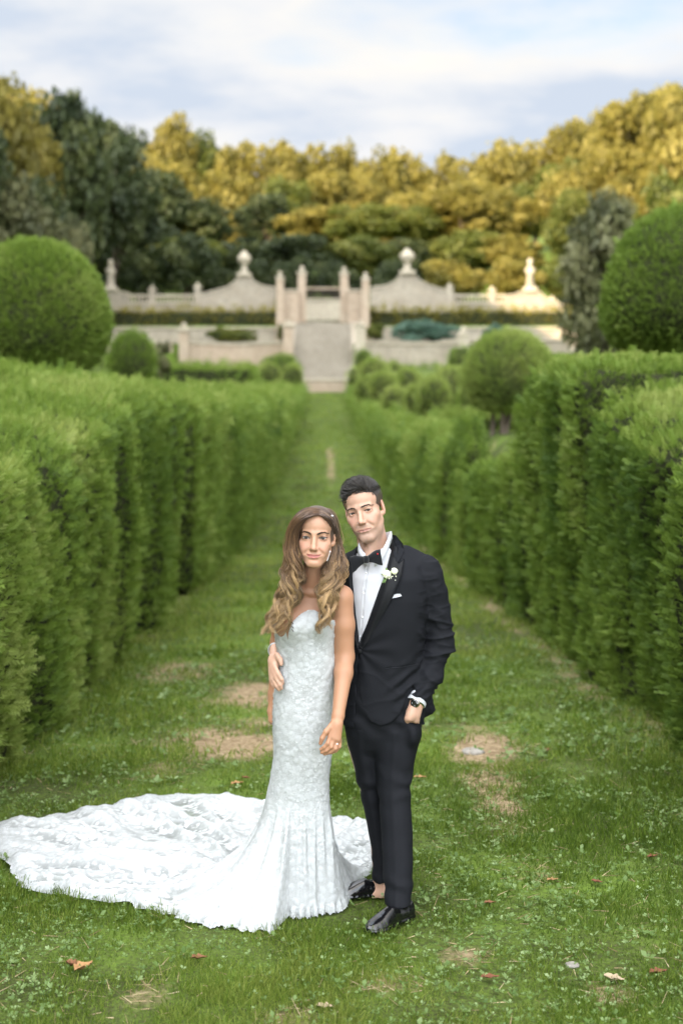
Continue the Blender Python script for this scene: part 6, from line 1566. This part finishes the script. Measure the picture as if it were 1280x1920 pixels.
for s in (-1, 1):
    brow_hairs(bf_, [(s * .0125, .0150, .0062), (s * .026, .0195, .0062), (s * .039, .0212, .0045), (s * .051, .0160, .0018)], 170, .007, woman, brown_m, 25 + s, length=.008, rad=.00045)
    brow_hairs(bf_, [(s * .0325 - .0150, -.0008 + s * .001, .0012), (s * .0325 - .009, .0030, .0014), (s * .0325, .0046, .0016), (s * .0325 + .009, .0030, .0014), (s * .0325 + .0150, -.0008 + s * .0015, .0012)], 110, .002, woman, lash_m, 35 + s, length=.006, rad=.0007, name='eyelashes', lift=0)
    brow_hairs(bf_, [(s * .0325 - .012, -.0040, .0006), (s * .0325, -.0062, .0008), (s * .0325 + .012, -.0040, .0006)], 40, .001, woman, lash_m, 45 + s, length=.004, rad=.0004, name='eyelashes', lift=0)

# ---- the gown: one sheet from the bust to the ground, running out into the train
def lace_mat(name, lace, tulle_alpha, scale, cover, tint=(.50, .52, .53)):
    """raised white lace over tulle; tulle lets the light through"""
    m, n, l, b = new_mat(name); tcn = n.new('ShaderNodeTexCoord'); uv = n.new('ShaderNodeAttribute'); uv.attribute_name = 'lay'
    at1 = n.new('ShaderNodeAttribute'); at1.attribute_name = 'sheer'
    vor = n.new('ShaderNodeTexVoronoi'); vor.feature = 'SMOOTH_F1'; vor.inputs['Scale'].default_value = scale; vor.inputs['Smoothness'].default_value = .35
    nz_ = n.new('ShaderNodeTexNoise'); nz_.inputs['Scale'].default_value = scale * .45; nz_.inputs['Detail'].default_value = 6; nz_.inputs['Roughness'].default_value = .65
    warp = n.new('ShaderNodeMix'); warp.data_type = 'VECTOR'; warp.inputs[0].default_value = .035
    l.new(tcn.outputs['Object'], nz_.inputs[0]); l.new(tcn.outputs['Object'], warp.inputs[4]); l.new(nz_.outputs['Color'], warp.inputs[5]); l.new(warp.outputs[1], vor.inputs[0])
    fine = n.new('ShaderNodeTexVoronoi'); fine.feature = 'DISTANCE_TO_EDGE'; fine.inputs['Scale'].default_value = scale * 3.2; l.new(tcn.outputs['Object'], fine.inputs[0])
    big = n.new('ShaderNodeTexNoise'); big.inputs['Scale'].default_value = scale * .22; big.inputs['Detail'].default_value = 4; big.inputs['Distortion'].default_value = 1.2; l.new(tcn.outputs['Object'], big.inputs[0])
    # lace height: petals from the cells, threads from the fine edges
    h1 = n.new('ShaderNodeMapRange'); h1.inputs[1].default_value = .62; h1.inputs[2].default_value = .15; l.new(vor.outputs['Distance'], h1.inputs[0])
    h2 = n.new('ShaderNodeMapRange'); h2.inputs[1].default_value = .10; h2.inputs[2].default_value = .0; l.new(fine.outputs['Distance'], h2.inputs[0])
    hs = n.new('ShaderNodeMath'); hs.operation = 'MULTIPLY_ADD'; l.new(h2.outputs[0], hs.inputs[0]); hs.inputs[1].default_value = .35; l.new(h1.outputs[0], hs.inputs[2])
    hn = n.new('ShaderNodeMath'); hn.operation = 'MULTIPLY_ADD'; l.new(nz_.outputs[0], hn.inputs[0]); hn.inputs[1].default_value = 1.1; l.new(hs.outputs[0], hn.inputs[2])
    bp = n.new('ShaderNodeBump'); bp.inputs['Strength'].default_value = lace; bp.inputs['Distance'].default_value = .006; l.new(hn.outputs[0], bp.inputs['Height']); l.new(bp.outputs[0], b.inputs['Normal'])
    r = n.new('ShaderNodeValToRGB'); r.color_ramp.elements[0].position = .35; r.color_ramp.elements[1].position = 1.1; r.color_ramp.elements[0].color = (tint[0] * .90, tint[1] * .90, tint[2] * .89, 1); r.color_ramp.elements[1].color = (.575, .60, .612, 1)
    l.new(hn.outputs[0], r.inputs[0]); l.new(r.outputs[0], b.inputs['Base Color']); b.inputs['Roughness'].default_value = .75; b.inputs['Specular IOR Level'].default_value = .2
    b.inputs['Subsurface Weight'].default_value = .0
    # opacity: lace motifs solid, tulle between them thin where the sheet is sheer
    mo = n.new('ShaderNodeMath'); mo.operation = 'ADD'; l.new(big.outputs[0], mo.inputs[0]); hm = n.new('ShaderNodeMath'); hm.operation = 'MULTIPLY'; l.new(h1.outputs[0], hm.inputs[0]); hm.inputs[1].default_value = .22; l.new(hm.outputs[0], mo.inputs[1])
    mot = n.new('ShaderNodeMapRange'); mot.inputs[1].default_value = cover; mot.inputs[2].default_value = cover + .10; l.new(mo.outputs[0], mot.inputs[0])
    sh_ = n.new('ShaderNodeMath'); sh_.operation = 'MULTIPLY'; inv = n.new('ShaderNodeMath'); inv.operation = 'SUBTRACT'; inv.inputs[0].default_value = 1; l.new(mot.outputs[0], inv.inputs[1]); l.new(inv.outputs[0], sh_.inputs[0]); l.new(at1.outputs['Fac'], sh_.inputs[1])
    ms = n.new('ShaderNodeMath'); ms.operation = 'MULTIPLY'; l.new(sh_.outputs[0], ms.inputs[0]); ms.inputs[1].default_value = 1 - tulle_alpha
    tr = n.new('ShaderNodeBsdfTransparent'); tr.inputs[0].default_value = (.93, .97, .96, 1); mx = n.new('ShaderNodeMixShader'); l.new(ms.outputs[0], mx.inputs[0])
    tl = n.new('ShaderNodeBsdfTranslucent'); l.new(r.outputs[0], tl.inputs[0]); m2 = n.new('ShaderNodeMixShader'); m2.inputs[0].default_value = .18; l.new(b.outputs[0], m2.inputs[1]); l.new(tl.outputs[0], m2.inputs[2])
    l.new(m2.outputs[0], mx.inputs[1]); l.new(tr.outputs[0], mx.inputs[2]); l.new(mx.outputs[0], n['Material Output'].inputs[0])
    return m
gown_m = lace_mat('white_lace', .45, .42, 40, .54)
ZK = zrow(1492, 5.90)                                    # where the column starts to open
nth = 480
TH = np.arange(nth) / nth * 2 * math.pi                   # 0 = towards the camera, growing to picture right
Tt = np.array(sorted(chest)); 
def col_at(z):
    return [np.interp(z, Tt[:, 0], Tt[:, j]) for j in range(1, 6)]
zz_ = np.linspace(1.33, ZK - .02, 200); kk = np.hanning(9); kk /= kk.sum()
TAB = [np.convolve(np.pad(np.array([col_at(z)[j] for z in zz_[::-1]]), 4, mode='edge'), kk, 'valid') for j in range(5)]
def column(th, z, grow=0.0):
    cx, cy, a, b1, b2 = [np.interp(z, zz_[::-1], q) for q in TAB]
    s, c = np.sin(th), np.cos(th); p = 2.2
    b = np.where(c > 0, b1, b2); rr = (np.abs(s / (a + grow)) ** p + np.abs(c / (b + grow)) ** p) ** (-1 / p)
    x = rr * s; y = -rr * c
    y = y - bump(cx + x, z) * smooth(-.02, .03, -y)
    return np.stack([cx + x, cy + y, z], -1)
# neckline: sweetheart in front, straight behind
neck = np.array([(505, 1150), (511, 1148), (519, 1142), (527, 1147), (534, 1160), (538.5, 1184), (541, 1206), (544, 1184), (549, 1165), (560, 1152), (573, 1146), (585, 1146), (598, 1151), (612, 1160), (622, 1166), (635, 1168)], float)
nX = (neck[:, 0] - 640) * 5.74 / FPX; nZ = zrow(neck[:, 1], 5.74)
def z_top(th):
    P = column(th, np.full_like(th, 1.22)); zt = np.interp(P[:, 0], nX, nZ)
    zt = zt + .0025 * np.sin(th * 90) * (np.abs(P[:, 0] - nX[6]) > .02)
    back = zrow(1178, 5.95)
    return np.where(np.cos(th) > -.05, zt, back + (zt - back) * smooth(-.5, -.05, np.cos(th)))
zt0 = z_top(TH)
n1, n2 = 105, 165
rows_ = []
for i in range(n1):
    t = i / (n1 - 1); z = zt0 + (ZK - zt0) * t
    rows_.append(column(TH, z, .0015 if i else -.002))
rows_ = np.array(rows_)
# cloth puckers and lace relief on the column
Pc = rows_.reshape(-1, 3)
# lower skirt: each direction runs out to its own point of the outline on the grass
C0 = rows_[-1].mean(0)[:2]
ang_out = np.arctan2(TRAIN[:, 0] - C0[0], -(TRAIN[:, 1] - C0[1])) % (2 * math.pi); rad_out = np.hypot(TRAIN[:, 0] - C0[0], TRAIN[:, 1] - C0[1])
o_ = np.argsort(ang_out); ao, ro = ang_out[o_], rad_out[o_]
ao = np.concatenate([ao[-3:] - 2 * math.pi, ao, ao[:3] + 2 * math.pi]); ro = np.concatenate([ro[-3:], ro, ro[:3]])
# more rays where the train is long
dens = np.interp(TH, ao, ro) + .25; cum = np.concatenate([[0], np.cumsum(dens)]); cum = cum / cum[-1] * 2 * math.pi
TH2 = np.interp(TH, cum, np.concatenate([TH, [2 * math.pi]]))
Rout = np.interp(TH2, ao, ro)
# the column above is re-sampled on the same rays
rows_ = []
zt0 = z_top(TH2)
for i in range(n1):
    t = i / (n1 - 1); z = zt0 + (ZK - zt0) * t
    rows_.append(column(TH2, z, .0015 if i else -.002))
rows_ = np.array(rows_)
K = rows_[-1]; rk = np.hypot(K[:, 0] - C0[0], K[:, 1] - C0[1]); dirx = (K[:, 0] - C0[0]) / rk; diry = (K[:, 1] - C0[1]) / rk
ex = np.stack([np.sin(TH2), -np.cos(TH2)], -1)
low = []; sheer = [np.zeros(nth)] * n1
Lr = Rout - rk
for i in range(1, n2 + 1):
    t = i / n2
    # bell: hangs straight from the knee, then leans out; the train goes on along the grass
    reach = np.clip(.16 + .34 * (Lr - .1), .08, .46)
    s_ = min(t / .46, 1.0); t2 = max(t - .46, 0) / .54
    d_far = reach * (.25 * s_ + .75 * s_ ** 2.2) + (Lr - reach) * t2; z_far = ZK * (1 - s_) ** 1.25
    d_near = Lr * (.22 * t + .78 * t ** 1.9); z_near = ZK * (1 - t)
    wfar = smooth(.20, .55, Lr)
    d_ = d_near * (1 - wfar) + d_far * wfar; z = z_near * (1 - wfar) + z_far * wfar; rad = rk + d_
    rad = rad + .020 * (np.abs(np.sin(np.arange(nth) / nth * math.pi * 62)) - .6) * float(smooth(.90, 1, t))
    blend = float(smooth(0, .3, t))
    x = C0[0] + rad * (dirx * (1 - blend) + ex[:, 0] * blend); y = C0[1] + rad * (diry * (1 - blend) + ex[:, 1] * blend)
    low.append(np.stack([x, y, z], -1))
low = np.array(low)
P = np.concatenate([rows_, low]); nr = len(P); Q = P.reshape(-1, 3).copy()
tt_ = np.concatenate([np.zeros(n1), np.arange(1, n2 + 1) / n2]); TT = np.repeat(tt_, nth); THq = np.tile(TH2, nr); LRq = np.tile(Lr, nr)
DX = np.hypot(Q[:, 0] - C0[0], Q[:, 1] - C0[1])
g_ = gz_at(Q[:, 0], Q[:, 1])
onground = smooth(.03, .20, DX - .13) * (TT > 0)
# vertical flutes in the bell, spreading into folds that run out and across the train
cth, sth = np.cos(THq), np.sin(THq)
fl = .7 * vnoise(np.stack([cth * 3.2, sth * 3.2, TT * 1.2], -1), 87) + .5 * vnoise(np.stack([cth * 7.5 + 3, sth * 7.5, TT * 1.0], -1), 88) + .16 * vnoise(np.stack([cth * 17, sth * 17, TT], -1), 89)
fl = fl + .55 * (1 - 2 * np.abs(vnoise(np.stack([cth * 4.4 + 9, sth * 4.4, TT * .8], -1), 90)))
flute = .042 * smooth(.02, .45, TT) * (1 - smooth(.5, 1, TT) * .5) * fl * np.clip(LRq * 2.4, .30, 1)
Q[:, 0] += flute * np.sin(THq); Q[:, 1] += -flute * np.cos(THq)
w1 = fbm(np.stack([Q[:, 0] * 1.8, Q[:, 1] * 1.8, Q[:, 2]], -1), 91, 2)
cth3, sth3 = np.cos(THq), np.sin(THq)
ridge = 1 - np.abs(vnoise(np.stack([cth3 * 4.6 + .5 * w1, sth3 * 4.6 + .4 * w1, DX * 1.1], -1), 92))
ridge2 = 1 - np.abs(vnoise(np.stack([cth3 * 11 + 1.1 * w1, sth3 * 11, DX * 1.6], -1), 93))
across = 1 - np.abs(vnoise(np.stack([Q[:, 0] * 2.6 + Q[:, 1] * 1.2, Q[:, 1] * 5.2 - Q[:, 0] * 1.0, 0 * DX], -1) + w1[:, None] * .6, 94))
crump = fbm(np.stack([Q[:, 0] * 12, Q[:, 1] * 12, Q[:, 2] * 4], -1), 95, 2)
edge_f = smooth(1.0, .93, TT) * .75 + .25
lying = smooth(.30, .75, DX)
zadd = lying * edge_f * (.040 * ridge ** 3.0 + .022 * ridge2 ** 3 + .034 * across ** 4 + .005 * crump) + smooth(.03, .2, TT) * .004 * crump
Q[:, 2] = np.maximum(Q[:, 2], 0) + zadd + np.where(TT > 0, g_ + .018 + .012 * np.abs(np.sin(THq * 30)) * smooth(.9, 1, TT) - .014 * smooth(.97, 1.0, TT), 0) * smooth(0, .3, TT)
# the back edge of the train is bunched up a little
colm = TT == 0
nrm = vnormals(Q, grid_faces(nr, nth, closed_v=True))
if np.mean(np.sum(nrm[:n1 * nth] * np.stack([np.sin(THq), -np.cos(THq), 0 * THq], -1)[:n1 * nth], 1)) < 0: nrm = -nrm
lace_h = fbm(Q * 55, 97, 3) * .5 + np.maximum(vnoise(Q * 75, 99), 0) * .8
body_w = np.where(colm, 1.0, smooth(.55, .15, TT))
Q += nrm * (.0016 * lace_h * (.35 + .65 * body_w) + colm * .0030 * fbm(np.stack([Q[:, 0] * 9, Q[:, 1] * 9, Q[:, 2] * 26], -1), 98, 2) * np.exp(-((Q[:, 2] - 1.04) / .10) ** 2))[:, None]
sh_a = np.where(colm, 0, smooth(.30, .55, DX)) * (1 - .8 * smooth(.90, .96, TT))
val = np.clip(1.25 - 1.15 * np.maximum(np.maximum(ridge ** 3, ridge2 ** 2.5), across ** 3), .12, 1)        # tulle gathers white on the ridges, thins in the hollows
sh_a = sh_a * val
Fq = grid_faces(nr, nth, closed_v=True)
gown = build('wedding_gown', Q, Fq, gown_m, woman, attrs={'sheer': sh_a})
gbv = BVHTree.FromPolygons(Q.tolist(), Fq.tolist())
# lace petals sewn on, thick at the bodice, loose over the skirt, and a scalloped edge
r = np.random.default_rng(5)
PET = np.array([(0, 0, 0), (.34, .18, .5), (0, .10, 1.), (-.34, .18, .5)]); PET_F = np.array([[0, 1, 2, 3]])
NF, AF = tri_normals(Q, Fq); CF = Q[Fq].mean(1)
outw = np.where(np.mean(np.sum(NF[:n1 * nth] * np.stack([CF[:n1 * nth, 0] - C0[0], CF[:n1 * nth, 1] - C0[1], 0 * CF[:n1 * nth, 0]], -1), 1)) < 0, -1, 1); NF = NF * outw
TF = TT[Fq].mean(1); ZF = CF[:, 2]; DF = DX[Fq].mean(1)
motif = fbm(CF * 7.5, 103, 2) + .5 * vnoise(CF * 17, 104)
w_m = AF * np.where(TF == 0, 1.0 * smooth(-.5, .3, motif), np.where(TF > .93, 1.3, 1.0 * smooth(.12, .35, motif) * (1 - .97 * smooth(.25, .55, DF))))
nfl = 7500; fi = r.choice(len(Fq), nfl, p=w_m / w_m.sum())
kq = 5; base = np.repeat(CF[fi], kq, 0); nn_ = np.repeat(NF[fi], kq, 0)
a_ = np.tile(np.arange(kq) / kq * 2 * math.pi, nfl) + np.repeat(r.uniform(0, 6, nfl), kq)
h = np.cross(nn_, [0.3, .5, .8]); h /= np.linalg.norm(h, axis=1, keepdims=True); h2 = np.cross(nn_, h)
zd = np.cos(a_)[:, None] * h + np.sin(a_)[:, None] * h2 + nn_ * .10; zd /= np.linalg.norm(zd, axis=1, keepdims=True)
xd = np.cross(nn_, zd); xd /= np.linalg.norm(xd, axis=1, keepdims=True); yd = np.cross(zd, xd)
yd = np.where((np.sum(yd * nn_, 1) > 0)[:, None], yd, -yd)
v, f, _ = scatter(PET, PET_F, base + nn_ * .0012, np.stack([xd, yd, zd], -1), np.repeat(r.uniform(.0030, .0066, nfl), kq), np.zeros(nfl * kq))
lace_thread_m = plain_mat('lace_thread', (.60, .622, .632), .8, .2)
tag(build('lace_flowers', v, f, lace_thread_m, woman), kind='stuff')
# dark lacing that closes the plunge of the neckline
lace_dark = plain_mat('dark_lacing', (.05, .045, .045), .7)
parts_ = []
for py in (1186, 1193, 1200, 1207, 1214):
    h = gbv.ray_cast(Vector(at(541.5, py, 5.3)), Vector((0, 1, 0)), 1.2)
    if h[0]:
        c = np.array(h[0]); v, f, _, _ = tubes(np.array([[c + [-.0035, -.002, .004], c + [0, -.003, 0], c + [.0035, -.002, -.006]]]), .0016, 5); parts_.append((v, f[0]))
if parts_:
    v, f = join(parts_); build('lacing', v, f, lace_dark, woman)

# ---- hair: long loose waves, parted at the top
def lerp_path(pts, n_): 
    P = np.array(pts, float); d = np.concatenate([[0], np.cumsum(np.linalg.norm(np.diff(P, axis=0), axis=1))]); t = np.linspace(0, d[-1], n_)
    # smooth by Catmull-like resampling
    o = np.stack([np.interp(t, d, P[:, j]) for j in range(P.shape[1])], -1)
    k = np.hanning(7); k /= k.sum()
    return np.stack([np.convolve(np.pad(o[:, j], 3, mode='edge'), k, 'valid') for j in range(P.shape[1])], -1)
NS = 42
def guide(pts):  # (px, py, Y)
    return lerp_path([at(a, b_, y) for a, b_, y in pts], NS)
FRONT_L = [guide([(598, 966, 5.70), (585, 965, 5.675), (567, 973, 5.675), (555, 988, 5.69), (548, 1010, 5.705), (547, 1038, 5.70), (552, 1064, 5.695), (558, 1092, 5.70), (550, 1120, 5.71), (544, 1148, 5.70), (531, 1170, 5.70), (527, 1196, 5.705)]),
           guide([(599, 956, 5.74), (580, 955, 5.71), (560, 971, 5.70), (549, 993, 5.715), (547, 1020, 5.725), (548, 1052, 5.72), (547, 1085, 5.715), (541, 1115, 5.72), (531, 1143, 5.72), (514, 1166, 5.72), (505, 1188, 5.725)]),
           guide([(599, 951, 5.80), (577, 951, 5.77), (557, 970, 5.76), (548, 997, 5.77), (545, 1028, 5.77), (544, 1062, 5.77), (537, 1095, 5.77), (525, 1128, 5.77), (508, 1154, 5.77), (499, 1176, 5.77), (494, 1193, 5.77)])]
BACK_L = [guide([(599, 949, 5.86), (570, 956, 5.86), (553, 985, 5.86), (549, 1025, 5.86), (549, 1065, 5.86), (546, 1100, 5.86), (540, 1130, 5.85), (530, 1160, 5.84), (522, 1182, 5.83)])]
FRONT_R = [guide([(596, 966, 5.70), (606, 965, 5.685), (615, 973, 5.69), (620.5, 987, 5.725), (623, 1004, 5.785), (624, 1028, 5.80), (621, 1052, 5.77), (608, 1078, 5.72), (598, 1102, 5.715), (599, 1125, 5.70), (609, 1144, 5.69), (600, 1168, 5.695), (589, 1190, 5.69)]),
           guide([(595, 956, 5.74), (612, 957, 5.73), (621, 970, 5.74), (625, 990, 5.785), (627, 1018, 5.81), (628, 1048, 5.80), (623, 1076, 5.765), (613, 1102, 5.74), (608, 1126, 5.72), (610, 1148, 5.71), (606, 1170, 5.71), (600, 1192, 5.71)]),
           guide([(594, 951, 5.80), (613, 954, 5.80), (623, 968, 5.80), (627, 994, 5.825), (629, 1026, 5.825), (635, 1052, 5.81), (636, 1072, 5.79), (626, 1094, 5.765), (617, 1116, 5.745), (615, 1138, 5.735), (613, 1162, 5.73), (608, 1182, 5.725)])]
BACK_R = [guide([(593, 949, 5.86), (618, 957, 5.86), (626, 986, 5.86), (630, 1028, 5.86), (637, 1054, 5.86), (643, 1074, 5.86), (643, 1090, 5.875), (638, 1102, 5.89), (632, 1112, 5.90)])]
def wave_strands(guides, n_, seed, amp=.017, wl=.105, jit=.0085, rad=.00145, nlock=17, clump=.62, frizz=.0022):
    """hairs gathered in locks that curl together and separate towards their tips"""
    r = np.random.default_rng(seed); G = np.array(guides); m_ = len(G); t = np.linspace(0, 1, NS)
    lock = r.integers(0, nlock, n_); lu = (np.arange(nlock) + .5) / nlock * (m_ - 1) + r.normal(0, .05, nlock); lu = np.clip(lu, 0, m_ - 1.001)
    u = np.clip(lu[lock] + r.normal(0, .42 * (m_ - 1) / nlock * 1.6, n_), 0, m_ - 1.001)
    def base(u):
        i0 = np.minimum(u.astype(int), m_ - 2); fr = (u - i0)[:, None, None]; return G[i0] * (1 - fr) + G[i0 + 1] * fr
    B = base(u); BL = base(lu)[lock]
    lofs = r.normal(0, 1, (nlock, 3)) * [.010, .012, .0]
    cl = (clump * smooth(.30, .95, t))[None, :, None]
    B = B * (1 - cl) + BL * cl + lofs[lock][:, None] * smooth(.2, .6, t)[None, :, None]
    ln = np.cumsum(np.linalg.norm(np.diff(BL, axis=1, prepend=BL[:, :1]), axis=2), 1)
    lph = r.uniform(0, 6.28, nlock); lwl = wl * r.uniform(.8, 1.3, nlock); lamp = amp * r.uniform(.6, 1.35, nlock); lsg = r.choice([-1, 1], nlock)
    wv = ln / lwl[lock][:, None] * 2 * math.pi + lph[lock][:, None] + r.normal(0, .20, n_)[:, None]
    A = lamp[lock][:, None] * smooth(.24, .70, t)[None]
    off = np.stack([A * np.sin(wv), A * .8 * np.cos(wv) * lsg[lock][:, None], .2 * A * np.cos(wv)], -1)
    j = r.normal(0, jit, (n_, 3)) * [1, .8, .2]; jt = (.35 + .65 * np.sin(np.clip(t * 1.25, 0, 1) * math.pi))[None, :, None]
    fz = np.stack([vnoise(np.stack([np.repeat(np.arange(n_) * 3.7, NS), np.tile(t * 6, n_), np.full(n_ * NS, q)], -1), seed + 7).reshape(n_, NS) for q in (.3, 5.3)], -1) * frizz * t[None, :, None]
    P = B + off + j[:, None] * jt; P[:, :, 0] += fz[..., 0]; P[:, :, 2] += fz[..., 1] * .5
    llen = r.uniform(.80, 1.04, nlock); tl = np.minimum(1, llen[lock] * r.uniform(.90, 1.03, n_))
    rr = rad * r.uniform(.55, 1.3, n_)[:, None] * np.interp(t, [0, .05, .5, .85, 1], [.7, 1, 1, .75, .12])[None]
    P = np.stack([np.stack([np.interp(t * tl[k], t, P[k, :, j_]) for j_ in range(3)], -1) for k in range(n_)])
    v, f, idx, tv = tubes(P, rr, 3)
    ltone = r.normal(0, 1, nlock); tone = .75 * ltone[lock] + .6 * r.normal(0, 1, n_)
    ro_, mi_, ti_ = np.array([.066, .034, .016]), np.array([.135, .074, .034]), np.array([.36, .235, .11])
    k = np.clip(tv * .95 + .11 * tone[idx], 0, 1)[:, None]; c = np.where(k < .52, ro_ + (mi_ - ro_) * (k / .52), mi_ + (ti_ - mi_) * np.clip((k - .52) / .42, 0, 1))
    hl_ = (r.random(n_) < .25)[idx][:, None]; c = np.clip(c * (1 + .20 * tone[idx][:, None]) * np.where(hl_, 1.4, 1.0), .02, .75)
    return v, f, c
hair_m, n, l, b = new_mat('wavy_hair'); a = n.new('ShaderNodeAttribute'); a.attribute_name = 'col'; l.new(a.outputs['Color'], b.inputs['Base Color'])
b.inputs['Roughness'].default_value = .38; b.inputs['Specular IOR Level'].default_value = .5; b.inputs['Sheen Weight'].default_value = .1
NECK_L = [guide([(590, 950, 5.87), (564, 975, 5.85), (556, 1010, 5.83), (557, 1050, 5.82), (563, 1085, 5.83), (566, 1115, 5.85)]), guide([(588, 950, 5.88), (560, 985, 5.87), (550, 1030, 5.85), (552, 1080, 5.85), (552, 1125, 5.85)])]
NECK_R = [guide([(600, 950, 5.87), (622, 980, 5.86), (626, 1020, 5.84), (618, 1060, 5.83), (612, 1095, 5.85)]), guide([(600, 950, 5.88), (626, 990, 5.87), (632, 1040, 5.86), (634, 1075, 5.87), (630, 1100, 5.89)])]
sets = [wave_strands(NECK_L, 170, 11, nlock=6), wave_strands(NECK_R, 170, 12, nlock=6), wave_strands(FRONT_L, 850, 1), wave_strands(FRONT_L[1:] + BACK_L, 520, 2, jit=.011, nlock=11), wave_strands(FRONT_R, 800, 3), wave_strands(FRONT_R[1:] + BACK_R, 420, 4, jit=.011, nlock=11),
        wave_strands(FRONT_L[:2], 90, 5, jit=.004, rad=.0012, nlock=6), wave_strands(FRONT_R[:2], 90, 6, jit=.004, rad=.0012, nlock=6)]
# loose flyaway hairs
sets += [wave_strands(FRONT_L, 30, 7, jit=.010, rad=.0004, amp=.02), wave_strands(FRONT_R, 14, 8, jit=.008, rad=.0004, amp=.02)]
VV = []; F4 = []; F3 = []; CC = []; c0 = 0
for v, f, c in sets:
    VV.append(v); F4.append(f[0] + c0); F3.append(f[1] + c0); CC.append(c); c0 += len(v)
# scalp of hair under the strands
vh = Vol(axis_of((-.21, .0, .004)), axis_of((5.62, 5.98, .004)), axis_of((1.45, 1.72, .004)))
def hl(c, rr, k=.01, mode='add'): vh.ell(bf_.w(c), np.array(rr) * bf_.S, k, mode, bf_.M)
hl((0, -.020, .038), (.0745, .0955, .0755), .01); hl((0, -.035, -.03), (.068, .075, .09), .03)
hl((0, .108, -.020), (.062, .090, .096), .012, 'sub')
Vh, Fh = vh.mesh(2)
hair_root = build('hair', np.concatenate([Vh] + [q for q in VV]), [np.concatenate([Fh] + [q + len(Vh) for q in F4]), np.concatenate(F3) + len(Vh)], hair_m, woman, attrs={'col': np.concatenate([np.tile([.066, .034, .016], (len(Vh), 1))] + CC)})
# jewelled comb above her left ear and a drop earring
gem_m = plain_mat('crystal', (.85, .87, .90), .08, .9, metal=.6)
parts_ = []
r = np.random.default_rng(9)
for k in range(26):
    t = k / 25; c = at(622.5 + 4.5 * t + r.normal(0, .8), 967 + 22 * t + r.normal(0, .8), 5.735 + .03 * t + r.normal(0, .004)); ra = r.uniform(.0022, .0042)
    v, f = lathe([(.0001, -ra), (ra * .8, -ra * .4), (ra, 0), (ra * .6, ra * .6), (.0001, ra)], 6, c); parts_.append((v, f))
v, f = join(parts_); build('hair_comb', v, f, gem_m, woman, smooth_=False)
parts_ = []
for k in range(8):
    t = k / 7; c = at(618.5 - 5.5 * t ** 1.3, 1034 + 17 * t, 5.735); ra = (.0040, .0028, .0026, .0030, .0026, .0030, .0034, .0030)[k]
    v, f = lathe([(.0001, -ra), (ra * .85, -ra * .4), (ra, 0), (ra * .6, ra * .6), (.0001, ra)], 7, c); parts_.append((v, f))
v, f = join(parts_); build('earring', v, f, gem_m, woman, smooth_=False)
rc_ = hb(630.5, 1394, -.008); v, f, _, _ = tubes(np.array([[rc_ + .0105 * np.array([math.cos(q) * .9, math.sin(q) * .6, .25 * math.cos(q)]) for q in np.linspace(0, 2 * math.pi, 20)]]), .0013, 5)
build('ring', v, f, steel_m, woman)
c = rc_ + np.array([.004, -.010, 0]); v, f = lathe([(.0001, -.003), (.0034, .0), (.002, .002), (.0001, .0022)], 8, c); build('ring_stone', v, f, gem_m, woman, smooth_=False)

# ---- buttonhole flowers pinned to his lapel
bp_ = on(bv_j, 727, 1076)
bout = thing('boutonniere', bp_, 'small white rose boutonniere pinned to the black lapel', 'flower')
petal_m = plain_mat('cream_petals', (.80, .80, .68), .7, .2, noise=(60, (.72, .76, .52)))
green_m = plain_mat('sprig_green', (.10, .19, .05), .6, .3, noise=(80, (.18, .27, .10)))
def rose(px, py, rad_, dy, seed):
    c = at(px, py, bp_[1] - dy); u = np.linspace(0.02, math.pi - .02, 22); a = np.arange(36) / 36 * 2 * math.pi; U, A_ = np.meshgrid(u, a, indexing='ij'); U, A_ = U.ravel(), A_.ravel()
    d = np.stack([np.sin(U) * np.cos(A_), -np.cos(U), np.sin(U) * np.sin(A_)], -1)
    rr = rad_ * (1 + .16 * np.sin(3 * A_ + 7 * U + seed) * smooth(0, .6, U) + .10 * fbm(d * 2.2 + seed, seed, 2)); V_ = c + d * rr[:, None] * [1, .8, 1]
    build('rose', V_, grid_faces(22, 36, closed_v=True), petal_m, bout)
rose(724.5, 1076.5, .0155, .012, 1); rose(739, 1071, .0125, .010, 2)
parts_ = []; r = np.random.default_rng(3)
for k in range(34):
    a = r.uniform(0, 6.28); q = abs(r.normal(0, 1)); c = at(733 + 6.5 * math.cos(a) * min(q, 1.4), 1083 + 7 * math.sin(a) * min(q, 1.4), bp_[1] - r.uniform(.006, .02)); ra = r.uniform(.0018, .0034)
    v, f = lathe([(.0001, -ra), (ra, 0), (.0001, ra)], 6, c); parts_.append((v, f))
v, f = join(parts_); tag(build('baby_breath', v, f, petal_m, bout), kind='stuff')
parts_ = []
for (x0, y0, x1, y1, w) in ((724, 1082, 716, 1094, .006), (728, 1086, 729, 1101, .007), (722, 1079, 713, 1076, .005), (733, 1080, 741, 1090, .005), (731, 1090, 733, 1099, .005), (726, 1070, 722, 1064, .005)):
    a, b2 = at(x0, y0, bp_[1] - .012), at(x1, y1, bp_[1] - .010); d = (b2 - a); s_ = np.cross(d, [0, 1, 0]); s_ /= np.linalg.norm(s_)
    V_ = np.array([a, a + d * .45 + s_ * w + [0, -.003, 0], b2, a + d * .45 - s_ * w + [0, -.003, 0]]); parts_.append((V_, np.array([[0, 1, 2, 3]])))
v, f = join(parts_); build('leaves', v, f, green_m, bout)
st_ = np.array([[at(724 - 2 * t, 1084 + 14 * t, bp_[1] - .012) for t in np.linspace(0, 1, 6)], [at(722 - 1 * t, 1084 + 16 * t, bp_[1] - .013) for t in np.linspace(0, 1, 6)]]); v, f, _, _ = tubes(st_, .0028, 6)
build('stem_wrap', v, f, green_m, bout)
